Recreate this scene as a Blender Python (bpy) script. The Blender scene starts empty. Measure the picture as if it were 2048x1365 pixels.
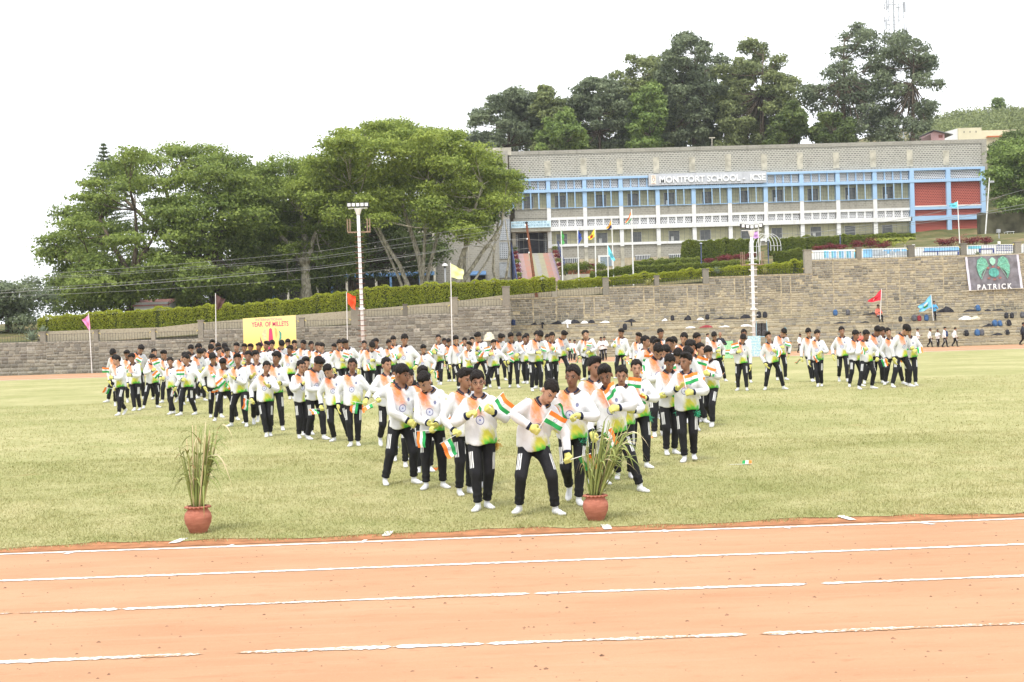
import bpy, bmesh, math, random
import numpy as np
from mathutils import Vector, Matrix, Quaternion
sc = bpy.context.scene
COL = sc.collection
RND = random.Random(11)
NP = np.random.default_rng(5)
rad = math.radians
# ------------------------------------------------------------------ camera
CAM = Vector((0, 0, 1.65)); FPX = 2560.0; YAW, PITCH, ROLL = rad(1.7), rad(0.257), rad(1.75)
F0 = Vector((math.sin(YAW) * math.cos(PITCH), math.cos(YAW) * math.cos(PITCH), -math.sin(PITCH)))
R0 = Vector((math.cos(YAW), -math.sin(YAW), 0)); U0 = R0.cross(F0)
RC = R0 * math.cos(ROLL) - U0 * math.sin(ROLL); UC = U0 * math.cos(ROLL) + R0 * math.sin(ROLL)
cd = bpy.data.cameras.new('camera'); cam = bpy.data.objects.new('camera', cd); COL.objects.link(cam)
cd.lens = FPX / 2048 * 36; cd.sensor_width = 36; cd.clip_start = 0.1; cd.clip_end = 3000
m = Matrix((RC, UC, -F0)).transposed().to_4x4(); m.translation = CAM; cam.matrix_world = m
sc.camera = cam
# ------------------------------------------------------------------ sky, sun, exposure
SUN_EL, SUN_AZ = rad(62), rad(200)          # high, behind the camera's left shoulder
w = bpy.data.worlds.new('World'); sc.world = w; w.use_nodes = True
nt = w.node_tree; nt.nodes.clear()
out = nt.nodes.new('ShaderNodeOutputWorld'); bg = nt.nodes.new('ShaderNodeBackground')
sky = nt.nodes.new('ShaderNodeTexSky'); sky.sky_type = 'NISHITA'; sky.sun_disc = False
sky.sun_elevation = SUN_EL; sky.sun_rotation = SUN_AZ; sky.air_density = 1.0; sky.dust_density = 2.5
bg.inputs['Strength'].default_value = 0.12
# overcast: an even veil of bright cloud over the blue sky, a little uneven
tc = nt.nodes.new('ShaderNodeTexCoord'); nz = nt.nodes.new('ShaderNodeTexNoise')
nz.inputs['Scale'].default_value = 1.6; nz.inputs['Detail'].default_value = 5
cr = nt.nodes.new('ShaderNodeValToRGB')
cr.color_ramp.elements[0].color = (8.2, 8.5, 8.9, 1); cr.color_ramp.elements[1].color = (9.6, 9.7, 9.8, 1)
cr.color_ramp.elements[0].position = .3; cr.color_ramp.elements[1].position = .7
mx = nt.nodes.new('ShaderNodeMix'); mx.data_type = 'RGBA'; mx.inputs[0].default_value = 0.9
nt.links.new(tc.outputs['Generated'], nz.inputs['Vector']); nt.links.new(nz.outputs['Fac'], cr.inputs['Fac'])
nt.links.new(sky.outputs[0], mx.inputs[6]); nt.links.new(cr.outputs[0], mx.inputs[7])
nt.links.new(mx.outputs[2], bg.inputs['Color']); nt.links.new(bg.outputs[0], out.inputs['Surface'])
sl = bpy.data.lights.new('sun', 'SUN'); sl.energy = 1.5; sl.angle = rad(12); sl.color = (1, .96, .9)
so = bpy.data.objects.new('sun', sl); COL.objects.link(so)
sd = Vector((math.sin(SUN_AZ) * math.cos(SUN_EL), math.cos(SUN_AZ) * math.cos(SUN_EL), math.sin(SUN_EL)))
so.rotation_euler = sd.to_track_quat('Z', 'Y').to_euler()
sc.view_settings.view_transform = 'Standard'; sc.view_settings.look = 'None'
sc.view_settings.exposure = 0.82; sc.view_settings.gamma = 1.0; sc.view_settings.use_curve_mapping = False
sc.cycles.max_bounces = 5; sc.cycles.diffuse_bounces = 3; sc.cycles.glossy_bounces = 2
sc.cycles.transmission_bounces = 3; sc.cycles.transparent_max_bounces = 6; sc.cycles.use_denoising = True

# ------------------------------------------------------------------ pixel helpers (photo 2048 x 1365)
def ray(px, py):
    return (F0 + RC * ((px - 1024) / FPX) - UC * ((py - 682.5) / FPX))
def G(px, py, z=0.0):
    d = ray(px, py); t = (z - CAM.z) / d.z
    return CAM + d * t
def AT(px, py, Y):
    d = ray(px, py); return CAM + d * ((Y - CAM.y) / d.y)
def pix(p):
    v = Vector(p) - CAM; dd = v.dot(F0)
    return 1024 + FPX * v.dot(RC) / dd, 682.5 - FPX * v.dot(UC) / dd
def horiz(px):
    return 671 - (px - 1024) * math.tan(ROLL)

# ------------------------------------------------------------------ node material helpers
class N:
    def __init__(s, name, rough=.8, spec=.25):
        s.m = bpy.data.materials.new(name); s.m.use_nodes = True; s.t = s.m.node_tree
        s.b = s.t.nodes['Principled BSDF']; s.b.inputs['Roughness'].default_value = rough
        s.b.inputs['Specular IOR Level'].default_value = spec
    def n(s, typ, **kw):
        x = s.t.nodes.new(typ)
        for k, v in kw.items(): setattr(x, k, v)
        return x
    def put(s, sock, v):
        if isinstance(v, bpy.types.NodeSocket): s.t.links.new(v, sock)
        elif isinstance(v, (tuple, list)) and len(v) == 3 and sock.type == 'RGBA': sock.default_value = (*v, 1)
        else: sock.default_value = v
    def ma(s, op, a, b=0.0, c=None):
        x = s.n('ShaderNodeMath', operation=op); s.put(x.inputs[0], a); s.put(x.inputs[1], b)
        if c is not None: s.put(x.inputs[2], c)
        return x.outputs[0]
    def step(s, v, a, b):       # smooth 0..1 as v goes a -> b
        x = s.n('ShaderNodeMapRange', interpolation_type='SMOOTHSTEP'); s.put(x.inputs[0], v)
        x.inputs[1].default_value = a; x.inputs[2].default_value = b
        return x.outputs[0]
    def mix(s, f, a, b):
        x = s.n('ShaderNodeMix', data_type='RGBA'); s.put(x.inputs[0], f); s.put(x.inputs[6], a); s.put(x.inputs[7], b)
        return x.outputs[2]
    def attr(s, name):
        return s.n('ShaderNodeAttribute', attribute_name=name)
    def pos(s, obj=True):
        return s.n('ShaderNodeTexCoord').outputs['Object'] if obj else s.n('ShaderNodeNewGeometry').outputs['Position']
    def xyz(s, v):
        x = s.n('ShaderNodeSeparateXYZ'); s.put(x.inputs[0], v); return x.outputs
    def scale(s, v, f):
        x = s.n('ShaderNodeVectorMath', operation='MULTIPLY'); s.put(x.inputs[0], v); x.inputs[1].default_value = f
        return x.outputs[0]
    def noise(s, v, sc_, det=4, rough=.55, out='Fac'):
        x = s.n('ShaderNodeTexNoise'); s.put(x.inputs['Vector'], v); x.inputs['Scale'].default_value = sc_
        x.inputs['Detail'].default_value = det; x.inputs['Roughness'].default_value = rough
        return x.outputs[out]
    def ramp(s, f, stops):
        x = s.n('ShaderNodeValToRGB'); s.put(x.inputs[0], f); e = x.color_ramp.elements
        while len(e) < len(stops): e.new(.5)
        for i, (p, c) in enumerate(stops): e[i].position = p; e[i].color = (*c, 1)
        return x.outputs[0]
    def ell(s, x, z, cx, cz, rx, rz):   # normalised distance
        a = s.ma('DIVIDE', s.ma('SUBTRACT', x, cx), rx); b = s.ma('DIVIDE', s.ma('SUBTRACT', z, cz), rz)
        return s.ma('SQRT', s.ma('ADD', s.ma('MULTIPLY', a, a), s.ma('MULTIPLY', b, b)))
    def col(s, v): s.put(s.b.inputs['Base Color'], v); return s
    def bump(s, h, st=.3, dist=.02):
        x = s.n('ShaderNodeBump'); x.inputs['Strength'].default_value = st; x.inputs['Distance'].default_value = dist
        s.put(x.inputs['Height'], h); s.t.links.new(x.outputs[0], s.b.inputs['Normal']); return s

def plain(name, c, rough=.7, var=.18, scale=6.0, spec=.25, bump=0.0, metal=0.0, world=True):
    k = N(name, rough, spec); p = k.pos(not world)
    f = k.noise(p, scale, 5)
    lo = tuple(x * (1 - var) for x in c); hi = tuple(min(1, x * (1 + var)) for x in c)
    k.col(k.mix(k.step(f, .3, .7), lo, hi)); k.b.inputs['Metallic'].default_value = metal
    if bump: k.bump(k.noise(p, scale * 6, 4), bump)
    return k.m

# ------------------------------------------------------------------ mesh helpers
class MB:
    def __init__(s): s.v = []; s.f = []; s.mi = []
    def add(s, vs, fs, mi=0):
        o = len(s.v); s.v += [tuple(x) for x in vs]
        s.f += [tuple(i + o for i in f) for f in fs]; s.mi += [mi] * len(fs); return s
    def box(s, x0, x1, y0, y1, z0, z1, mi=0):
        if x0 > x1: x0, x1 = x1, x0
        if y0 > y1: y0, y1 = y1, y0
        if z0 > z1: z0, z1 = z1, z0
        return s.add([(x0, y0, z0), (x1, y0, z0), (x1, y1, z0), (x0, y1, z0), (x0, y0, z1), (x1, y0, z1), (x1, y1, z1), (x0, y1, z1)],
                     [(0, 3, 2, 1), (4, 5, 6, 7), (0, 1, 5, 4), (1, 2, 6, 5), (2, 3, 7, 6), (3, 0, 4, 7)], mi)
    def prism(s, poly, y0, y1, mi=0):      # polygon of (x, z), extruded along y
        n = len(poly)
        return s.add([(x, y0, z) for x, z in poly] + [(x, y1, z) for x, z in poly],
                     [tuple(range(n)), tuple(range(2 * n - 1, n - 1, -1))] + [(i, i + n, (i + 1) % n + n, (i + 1) % n) for i in range(n)], mi)
    def tube(s, pts, rs, n=8, mi=0, cap=True):
        pts = [Vector(p) for p in pts]; k = len(pts)
        if not hasattr(rs, '__len__'): rs = [rs] * k
        o = len(s.v); ref = None
        for i, p in enumerate(pts):
            d = (pts[min(i + 1, k - 1)] - pts[max(i - 1, 0)])
            d = d.normalized() if d.length > 1e-9 else Vector((0, 0, 1))
            if ref is None: ref = Vector((1, 0, 0)) if abs(d.x) < .9 else Vector((0, 1, 0))
            a = d.cross(ref).normalized(); b = d.cross(a).normalized(); ref = -b if False else ref
            for j in range(n):
                t = 2 * math.pi * j / n; q = p + (a * math.cos(t) + b * math.sin(t)) * rs[i]; s.v.append(tuple(q))
        for i in range(k - 1):
            for j in range(n):
                s.f.append((o + i * n + j, o + i * n + (j + 1) % n, o + (i + 1) * n + (j + 1) % n, o + (i + 1) * n + j)); s.mi.append(mi)
        if cap:
            s.f.append(tuple(o + j for j in range(n - 1, -1, -1))); s.f.append(tuple(o + (k - 1) * n + j for j in range(n))); s.mi += [mi, mi]
        return s
    def lathe(s, prof, c=(0, 0, 0), n=24, mi=0):   # prof of (r, z)
        o = len(s.v)
        for r, z in prof:
            for j in range(n):
                t = 2 * math.pi * j / n; s.v.append((c[0] + r * math.cos(t), c[1] + r * math.sin(t), c[2] + z))
        for i in range(len(prof) - 1):
            for j in range(n):
                s.f.append((o + i * n + j, o + i * n + (j + 1) % n, o + (i + 1) * n + (j + 1) % n, o + (i + 1) * n + j)); s.mi.append(mi)
        return s
    def build(s, name, mats, parent=None, smooth=False, loc=None):
        me = bpy.data.meshes.new(name); me.from_pydata(s.v, [], s.f)
        mats = mats if isinstance(mats, (list, tuple)) else [mats]
        for q in mats: me.materials.append(q)
        if len(mats) > 1: me.polygons.foreach_set('material_index', s.mi)
        if smooth: me.polygons.foreach_set('use_smooth', [True] * len(s.f))
        return link(name, me, parent, loc)
def link(name, me, parent=None, loc=None):
    o = bpy.data.objects.new(name, me); COL.objects.link(o)
    if parent is not None:
        o.parent = parent
        if loc is None: o.location = -Vector(parent.get('_w', (0, 0, 0)))
    if loc is not None: o.location = loc
    return o
def np_mesh(name, V, Q, mats, smooth=False, attrs=None):
    me = bpy.data.meshes.new(name); V = np.asarray(V, np.float32); Q = np.asarray(Q, np.int32); k = Q.shape[1]
    me.vertices.add(len(V)); me.vertices.foreach_set('co', V.ravel())
    me.loops.add(Q.size); me.loops.foreach_set('vertex_index', Q.ravel())
    me.polygons.add(len(Q)); me.polygons.foreach_set('loop_start', np.arange(0, Q.size, k, dtype=np.int32))
    me.polygons.foreach_set('loop_total', np.full(len(Q), k, np.int32))
    if smooth: me.polygons.foreach_set('use_smooth', np.ones(len(Q), bool))
    for nm, arr in (attrs or {}).items():
        arr = np.asarray(arr, np.float32)
        if arr.ndim == 2: a = me.attributes.new(nm, 'FLOAT_VECTOR', 'POINT'); a.data.foreach_set('vector', arr.ravel())
        else: a = me.attributes.new(nm, 'FLOAT', 'POINT'); a.data.foreach_set('value', arr)
    for q in (mats if isinstance(mats, (list, tuple)) else [mats]): me.materials.append(q)
    me.update(calc_edges=True); return me
def empty(name, loc=(0, 0, 0), rz=0.0):
    o = bpy.data.objects.new(name, None); COL.objects.link(o); o.location = loc; o.rotation_euler = (0, 0, rz)
    o['_w'] = tuple(loc); o.empty_display_size = .2; return o
def tag(o, label=None, cat=None, group=None, kind=None):
    if label: o['label'] = label
    if cat: o['category'] = cat
    if group: o['group'] = group
    if kind: o['kind'] = kind
    return o
def text_mesh(s, size, depth=.0, align='CENTER', bold=0.0, space=1.0):
    c = bpy.data.curves.new('lettering', 'FONT'); c.body = s; c.size = size; c.extrude = depth; c.align_x = align; c.offset = bold; c.space_character = space
    c.resolution_u = 3
    o = bpy.data.objects.new('lettering', c); COL.objects.link(o)
    bpy.context.view_layer.update()
    me = bpy.data.meshes.new_from_object(o.evaluated_get(bpy.context.evaluated_depsgraph_get()))
    bpy.data.objects.remove(o); bpy.data.curves.remove(c)
    return me
def fit_text(s, x0, x1, y0, y1, Y, mat_, parent, name='lettering', depth=.002, bold=.01, space=1.0, dy=0.0):
    """lettering fitted into a pixel box on the plane Y"""
    me = text_mesh(s, 1.0, depth, 'LEFT', bold, space); me.materials.clear(); me.materials.append(mat_)
    xv = [v.co.x for v in me.vertices]; zv = [v.co.y for v in me.vertices]; xm = (x0 + x1) / 2; a = AT(x0, (y0 + y1) / 2, Y); b = AT(x1, (y0 + y1) / 2, Y); zb = AT(xm, y1, Y).z; zt = AT(xm, y0, Y).z
    sx = (b.x - a.x) / (max(xv) - min(xv)); sz = (zt - zb) / (max(zv) - min(zv))
    o = link(name, me, parent, Vector((a.x - min(xv) * sx, Y + dy, zb - min(zv) * sz)) - Vector(parent['_w'])); o.rotation_euler = (math.pi / 2, 0, 0); o.scale = (sx, sz, 1); return o
def put_text(s, size, at, mat_, parent, name='lettering', depth=.01, bold=0.0, sx=1.0, align='CENTER'):
    me = text_mesh(s, size, depth, align, bold); me.materials.clear(); me.materials.append(mat_)
    o = link(name, me, parent, Vector(at) - (Vector(parent.get('_w', (0, 0, 0))) if parent else Vector()))
    o.rotation_euler = (math.pi / 2, 0, 0); o.scale = (sx, 1, 1); return o
ORD = ['first', 'second', 'third', 'fourth', 'fifth', 'sixth', 'seventh', 'eighth', 'ninth', 'tenth', 'eleventh', 'twelfth', 'thirteenth', 'fourteenth',
       'fifteenth', 'sixteenth', 'seventeenth', 'eighteenth', 'nineteenth', 'twentieth', 'twenty-first', 'twenty-second', 'twenty-third', 'twenty-fourth',
       'twenty-fifth', 'twenty-sixth', 'twenty-seventh', 'twenty-eighth', 'twenty-ninth', 'thirtieth', 'thirty-first', 'thirty-second', 'thirty-third', 'thirty-fourth', 'thirty-fifth',
       'thirty-sixth', 'thirty-seventh', 'thirty-eighth', 'thirty-ninth', 'fortieth']
# ------------------------------------------------------------------ ground materials
def mat_track():
    k = N('red_earth_track', .95, .1); p = k.pos(False)
    big = k.noise(k.scale(p, (.35, 1.2, 1)), 1.3, 6, .6); fine = k.noise(p, 34, 6, .7); mid = k.noise(k.scale(p, (.5, 1.6, 1)), 5, 4)
    c = k.ramp(big, [(.3, (.405, .222, .126)), (.52, (.445, .258, .151)), (.72, (.475, .288, .174))])
    c = k.mix(k.ma('MULTIPLY', k.step(mid, .55, .72), .45), c, (.385, .20, .11))
    c = k.mix(k.ma('MULTIPLY', k.step(fine, .58, .72), .22), c, (.29, .125, .06))
    c = k.mix(k.ma('MULTIPLY', k.step(k.noise(p, 60, 2), .66, .74), .35), c, (.52, .36, .24))
    sk = k.noise(k.scale(p, (.10, 2.4, 1)), 4, 5, .7); c = k.mix(k.ma('MULTIPLY', k.step(sk, .52, .66), .28), c, (.50, .31, .20)); sc2 = k.noise(k.scale(p, (1.2, 2.5, 1)), 3.1, 3, .8); c = k.mix(k.ma('MULTIPLY', k.step(sc2, .60, .70), .30), c, (.33, .16, .085))
    k.col(c); k.bump(k.ma('ADD', fine, k.ma('MULTIPLY', mid, 1.5)), .35, .02); return k.m, c
M_TRACK, _ = mat_track()
def mat_grass(name, blades=False):
    k = N(name, .9, .12); p = k.pos(False)
    big = k.noise(p, .28, 5, .6); mid = k.noise(p, 2.2, 5, .65); fine = k.noise(k.scale(p, (1, .45, 1)), 26, 6, .75)
    f = k.ma('ADD', k.ma('MULTIPLY', big, .75), k.ma('MULTIPLY', mid, .5))
    c = k.ramp(f, [(.48, (.275, .280, .108)), (.62, (.345, .330, .148)), (.76, (.43, .392, .20))])
    if blades:
        a = k.attr('rnd').outputs['Fac']
        c = k.mix(k.step(a, .25, .95), k.mix(.28, c, (.16, .19, .05)), k.mix(.4, c, (.50, .45, .22)))
    else:
        c = k.mix(k.ma('MULTIPLY', k.step(fine, .50, .68), .7), c, (.17, .18, .06))
        c = k.mix(k.ma('MULTIPLY', k.step(fine, .46, .30), .55), c, (.47, .41, .18))
        c = k.mix(k.ma('MULTIPLY', k.step(k.noise(p, .9, 6, .7), .58, .70), .4), c, (.42, .30, .15)); c = k.mix(k.ma('MULTIPLY', k.step(k.noise(k.scale(p, (.5, 1, 1)), .22, 4, .6), .54, .68), .35), c, (.20, .225, .065))
        k.bump(fine, .6, .03)
    k.col(c); return k.m
M_GRASS = mat_grass('dry_lawn'); M_BLADE = mat_grass('lawn_blades', True)
M_SOIL = plain('bare_red_soil', (.36, .165, .08), .95, .22, 7, .1, .4)
M_GROUND = plain('dusty_ground', (.36, .28, .15), .95, .25, .6, .1, .3)
def mat_chalk(name, wear):
    k = N(name, .9, .1); p = k.pos(False)
    f = k.noise(k.scale(p, (.55, 6, 1)), 2.2, 6, .75); g = k.noise(p, 45, 3, .7)
    h = k.ma('ADD', k.ma('MULTIPLY', f, 1.0), k.ma('MULTIPLY', g, .55))
    k.col(k.mix(k.step(h, wear, wear + .10), (.445, .258, .151), (.70, .68, .64))); return k.m
M_CHALK = mat_chalk('chalk_line', .58); M_CHALKW = mat_chalk('worn_chalk_line', .69)

def sheet(name, x0, x1, y0, y1, z, mat_, nx=1, ny=1, kind='structure', label=None, jit=None):
    xs = np.linspace(x0, x1, nx + 1); ys = np.linspace(y0, y1, ny + 1)
    V = []
    for j, y in enumerate(ys):
        for i, x in enumerate(xs):
            V.append((x, y + (jit(x, j, ny) if jit else 0), z))
    Q = [(j * (nx + 1) + i, j * (nx + 1) + i + 1, (j + 1) * (nx + 1) + i + 1, (j + 1) * (nx + 1) + i) for j in range(ny) for i in range(nx)]
    me = np_mesh(name, V, Q, mat_); o = link(name, me); return tag(o, label, None, None, kind)
YL = [10.5, 9.3, 8.15, 6.87]
def wob(x, s=1.0):
    return s * (.05 * math.sin(x * 2.1 + 1) + .035 * math.sin(x * 5.3) + .03 * math.sin(x * 11.7 + 2) + .02 * math.sin(x * 23.1))
sheet('ground', -400, 400, -60, 87, -.012, M_GROUND, label='dusty ground around the sports field')
sheet('running_track', -90, 90, -30, 10.62, -.004, M_TRACK, label='near straight of the red earth running track')
sheet('dirt_edge', -90, 90, 10.6, 11.05, 0.0, M_SOIL, 300, 1, label='strip of bare red soil between track and lawn')
sheet('lawn', -90, 90, 10.87, 71.6, .004, M_GRASS, 720, 1, label='dry mown grass of the sports field', jit=lambda x, j, n: wob(x, 1.3) if j == 0 else 0)
sheet('running_track', -90, 90, 71.5, 84.5, .008, M_TRACK, label='far straight of the red earth track below the wall')
for i, y in enumerate(YL):
    hw = .028 if i < 2 else .034
    V = []; Q = []
    n = 900; xs = np.linspace(-9, 9, n)
    j0 = NP.normal(0, .006, n); j1 = NP.normal(0, .006, n)
    wd_ = np.ones(n)
    if i > 1:
        cut = {2: [(-2.95, -2.92), (-2.28, -2.27), (.31, .33), (2.08, 2.18)], 3: [(-1.50, -1.32), (-.49, -.48), (.01, .02), (1.42, 1.50)]}[i]
        wd_ = np.clip(.8 + .2 * np.sin(xs * 3.1 + i) + .15 * np.sin(xs * 9.7) + NP.normal(0, .12, n), .4, 1.1)
        for a_, b_ in cut: wd_ = wd_ * np.clip(np.maximum(a_ - xs, xs - b_) / .035, 0, 1)
        j0 = j0 * wd_; j1 = j1 * wd_
    for x, a, b, hw in zip(xs, j0, j1, wd_ * hw): V += [(x, y - hw + a + .01 * math.sin(x * 1.3 + i), -.0002), (x, y + hw + b + .01 * math.sin(x * 1.3 + i), -.0002)]
    for q in range(n - 1): Q.append((2 * q, 2 * q + 2, 2 * q + 3, 2 * q + 1))
    o = link('track_line', np_mesh('track_line', V, Q, M_CHALK if i < 2 else M_CHALKW))
    tag(o, ['crisp white chalk line along the lawn edge', 'unbroken white chalk line between first and second lanes',
            'worn broken chalk line, third from the lawn', 'patchy chalk line nearest the bottom of the picture'][i], None, None, 'structure')
sheet('track_line', -80, 80, 71.7, 72.0, .0125, M_CHALK, label='white chalk line on the far side of the field', kind='structure')
sheet('track_line', -80, 80, 76.8, 76.95, .0125, M_CHALKW, label='faint chalk line on the far track below the wall', kind='structure')
# small chalk marks across the inner line
marks = [(357, 1083, .075, .26, .02), (775, 1069, .075, .26, .008), (1213, 1055, .075, .26, -.004), (1692, 1037, .075, .26, -.012),
         (143, 1105, .05, .16, .03), (460, 1091, .035, .12, .02), (728, 1082, .035, .12, .01), (1038, 1072, .035, .12, 0), (1330, 1062, .04, .12, 0), (1572, 1055, .035, .12, -.02), (1853, 1047, .05, .12, -.04)]
for k_, (px, py, wd, ln, sk) in enumerate(marks):
    c = G(px, py); V = []; n = 14
    for a in range(n):
        t = 2 * math.pi * a / n; u = max(-1, min(1, 1.3 * math.cos(t))); v = max(-1, min(1, 1.3 * math.sin(t)))
        r = 1 + RND.uniform(-.14, .14)
        V.append((c.x + u * wd / 2 * r + v * sk, c.y + v * ln / 2 * r, .0070 if k_ < 4 else -.0001))
    o = link('chalk_mark', np_mesh('chalk_mark', V, [list(range(n))], M_CHALK))
    tag(o, None, None, None, 'structure'); o['label'] = ('broad chalk lane mark across the lawn-side line, %s from the left' if k_ < 4 else 'small chalk tick under the lawn-side line, %s from the left') % ORD[k_ if k_ < 4 else k_ - 4]

# pebbles / clods on the track, one scatter
V = []; Q = []
for _ in range(800):
    x = RND.uniform(-4.5, 4.8); y = RND.uniform(5.8, 10.4)
    s = abs(RND.gauss(0, .0035)) + .002; o_ = len(V)
    for dx, dy, dz in ((-1, -1, 0), (1, -1, 0), (1, 1, 0), (-1, 1, 0), (0, 0, .9)):
        V.append((x + dx * s * RND.uniform(.6, 1.5), y + dy * s * RND.uniform(.5, 1.2), -.004 + dz * s))
    Q += [(o_, o_ + 1, o_ + 4), (o_ + 1, o_ + 2, o_ + 4), (o_ + 2, o_ + 3, o_ + 4), (o_ + 3, o_, o_ + 4)]
o = link('gravel', np_mesh('gravel', V, Q, plain('small_clods', (.22, .12, .075), .95, .5, 30)))
tag(o, 'tiny clods and pebbles scattered over the red track', 'gravel', None, 'stuff')

# grass blades, near zone dense
def blades(n, y0, y1, hmin, hmax, wdt, pw):
    u = NP.random(n); Y = y0 + (y1 - y0) * u ** pw
    X = (NP.random(n) * 2 - 1) * (Y * .43 + .3) + Y * .035
    keep = Y > 10.83 + .10 * np.sin(X * 2.1 + 1) + .05 * np.sin(X * 11.7) + NP.normal(0, .06, n)
    X = X[keep]; Y = Y[keep]; n = len(X)
    dens = np.sin(X * 3.1 + 2 * np.sin(Y * 2.3)) * np.sin(Y * 4.7 + X) 
    h = NP.uniform(hmin, hmax, n) * (1 + .35 * dens); a = NP.random(n) * 6.283; ln = NP.normal(0, .8, n) * h
    dx = np.cos(a) * wdt; dy = np.sin(a) * wdt; la = NP.random(n) * 6.283
    z0 = np.full(n, .002)
    V = np.stack([np.stack([X - dx, Y - dy, z0], 1), np.stack([X + dx, Y + dy, z0], 1),
                  np.stack([X + np.cos(la) * ln, Y + np.sin(la) * ln, h], 1)], 1).reshape(-1, 3)
    rnd = np.repeat(np.clip(NP.random(n) * .8 + .2 * (dens * .5 + .5), 0, 1), 3)
    return V, np.arange(3 * n).reshape(-1, 3), rnd
V1, T1, r1 = blades(190000, 10.6, 19, .012, .032, .0035, 1.25); V2, T2, r2 = blades(90000, 17, 38, .015, .04, .006, 1.0)
o = link('grass', np_mesh('grass', np.concatenate([V1, V2]), np.concatenate([T1, T2 + len(V1)]), M_BLADE, False, {'rnd': np.concatenate([r1, r2])}))
tag(o, 'short dry grass blades covering the lawn', 'grass', None, 'stuff')

# ------------------------------------------------------------------ terrain behind the wall
YW = 86.0; YWR = 90.2          # wall face: left stretch / right stretch behind the stepped seats
XS0 = AT(1015, 620, YW).x
TX = [-400, -85, -32, 2, 22, 37, 64, 115, 500]; TYv = [86.7, 92, 118, 146, 156, 182, 235, 300, 900]
TZ = [[1.4, 1.5, 1.8, 3.1, 4.7, 5.8, 6.0, 6.3, 6.3], [1.7, 2.0, 2.6, 4.1, 5.5, 6.4, 6.8, 7.6, 7.6], [2.3, 3.2, 4.4, 6.0, 7.9, 9.3, 10.2, 14, 17], [2.5, 3.4, 5.0, 6.6, 9.2, 10.8, 11.6, 18, 23],
      [2.5, 3.7, 5.4, 7.6, 11, 13, 15, 22, 26], [2.8, 4, 6, 13, 17, 19.5, 22, 29, 32], [2.8, 4, 6, 17, 21, 26, 31, 37, 41], [2.8, 4, 6, 17, 24, 31, 40, 50, 56], [2.8, 4, 6, 14, 18, 22, 28, 36, 40]]
def terr(x, y):
    j = max(0, min(len(TYv) - 2, sum(1 for t in TYv if t <= y) - 1)); i = max(0, min(len(TX) - 2, sum(1 for t in TX if t <= x) - 1))
    u = min(1, max(0, (x - TX[i]) / (TX[i + 1] - TX[i]))); v = min(1, max(0, (y - TYv[j]) / (TYv[j + 1] - TYv[j])))
    return (TZ[j][i] * (1 - u) + TZ[j][i + 1] * u) * (1 - v) + (TZ[j + 1][i] * (1 - u) + TZ[j + 1][i + 1] * u) * v
xs = [-400, -200, -130, -90] + list(np.arange(-84, 140, 4.0)) + [150, 180, 250, 400]
ys = [86.7, 88.5, 90.6, 92, 96, 101, 106, 112, 118, 124, 130, 136, 141, 146, 151, 156, 164, 172, 182, 195, 210, 235, 260, 280, 300, 360, 460, 620, 900]
xs = sorted(xs + [XS0 - .1, XS0 + .1])
V = [(x, max(y, 90.68) if x > XS0 else y, terr(x, max(y, 90.68) if x > XS0 else y) + (0 if y < 93 else .12 * math.sin(x * .7 + y) + .1 * math.sin(x * 1.9 - y * .8))) for y in ys for x in xs]
nx = len(xs); Q = [(j * nx + i, j * nx + i + 1, (j + 1) * nx + i + 1, (j + 1) * nx + i) for j in range(len(ys) - 1) for i in range(nx - 1)]
k = N('hillside_ground', .95, .1); p = k.pos(False)
k.col(k.ramp(k.noise(p, .35, 6, .65), [(.38, (.07, .085, .03)), (.52, (.14, .13, .055)), (.68, (.25, .18, .10))])); k.bump(k.noise(p, 3, 5), .5, .2)
o = link('terrain', np_mesh('terrain', V, Q, k.m, True)); tag(o, 'earthy slope rising behind the stone wall', None, None, 'structure')

# ------------------------------------------------------------------ stone walls
def mat_stone(name, cols, lo=.55):
    k = N(name, .92, .15); p = k.pos(False)
    r = k.ma('FRACT', k.ma('ADD', k.attr('rnd').outputs['Fac'], k.n('ShaderNodeObjectInfo').outputs['Random']))
    c = k.ramp(r, [(i / (len(cols) - 1) * .9 + .05, q) for i, q in enumerate(cols)])
    f = k.noise(p, 9, 6, .7); g = k.noise(p, .55, 4)
    c = k.mix(k.ma('MULTIPLY', k.step(f, .50, .72), .5), c, (.12, .11, .09))
    c = k.mix(k.ma('MULTIPLY', k.step(f, .45, .28), .45), c, (.42, .40, .34))
    c = k.mix(k.ma('MULTIPLY', k.step(g, .5, .75), .35), c, (.13, .12, .09))
    k.col(c); k.bump(k.noise(p, 40, 5, .7), .5, .02); return k.m
GREY = [(.16, .152, .128), (.25, .235, .195), (.30, .28, .228), (.215, .20, .17), (.345, .32, .262), (.26, .238, .19), (.195, .182, .158)]
SAND = [(.36, .315, .225), (.44, .385, .275), (.27, .25, .215), (.40, .35, .25), (.48, .42, .30), (.35, .315, .24), (.28, .26, .22)]
M_GSTONE = mat_stone('grey_granite', GREY); M_SSTONE = mat_stone('sandy_stone', SAND)
M_MORTG = plain('grey_mortar', (.34, .32, .275), .95, .35, 5, .1, .4); M_MORTS = plain('sandy_mortar', (.42, .36, .245), .95, .3, 5, .1, .4)
def unit_stone(seed):
    r = random.Random(seed); j = lambda a: r.uniform(-a, a)
    B = [(-.5, 0, -.5), (.5, 0, -.5), (.5, 0, .5), (-.5, 0, .5)]
    Fv = [(-.43 + j(.06), -1 + j(.3), -.38 + j(.09)), (.43 + j(.06), -1 + j(.3), -.38 + j(.09)), (.43 + j(.06), -1 + j(.3), .38 + j(.09)), (-.43 + j(.06), -1 + j(.3), .38 + j(.09))]
    return B + Fv, [(4, 5, 6, 7), (0, 1, 5, 4), (1, 2, 6, 5), (2, 3, 7, 6), (3, 0, 4, 7)]
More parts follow.
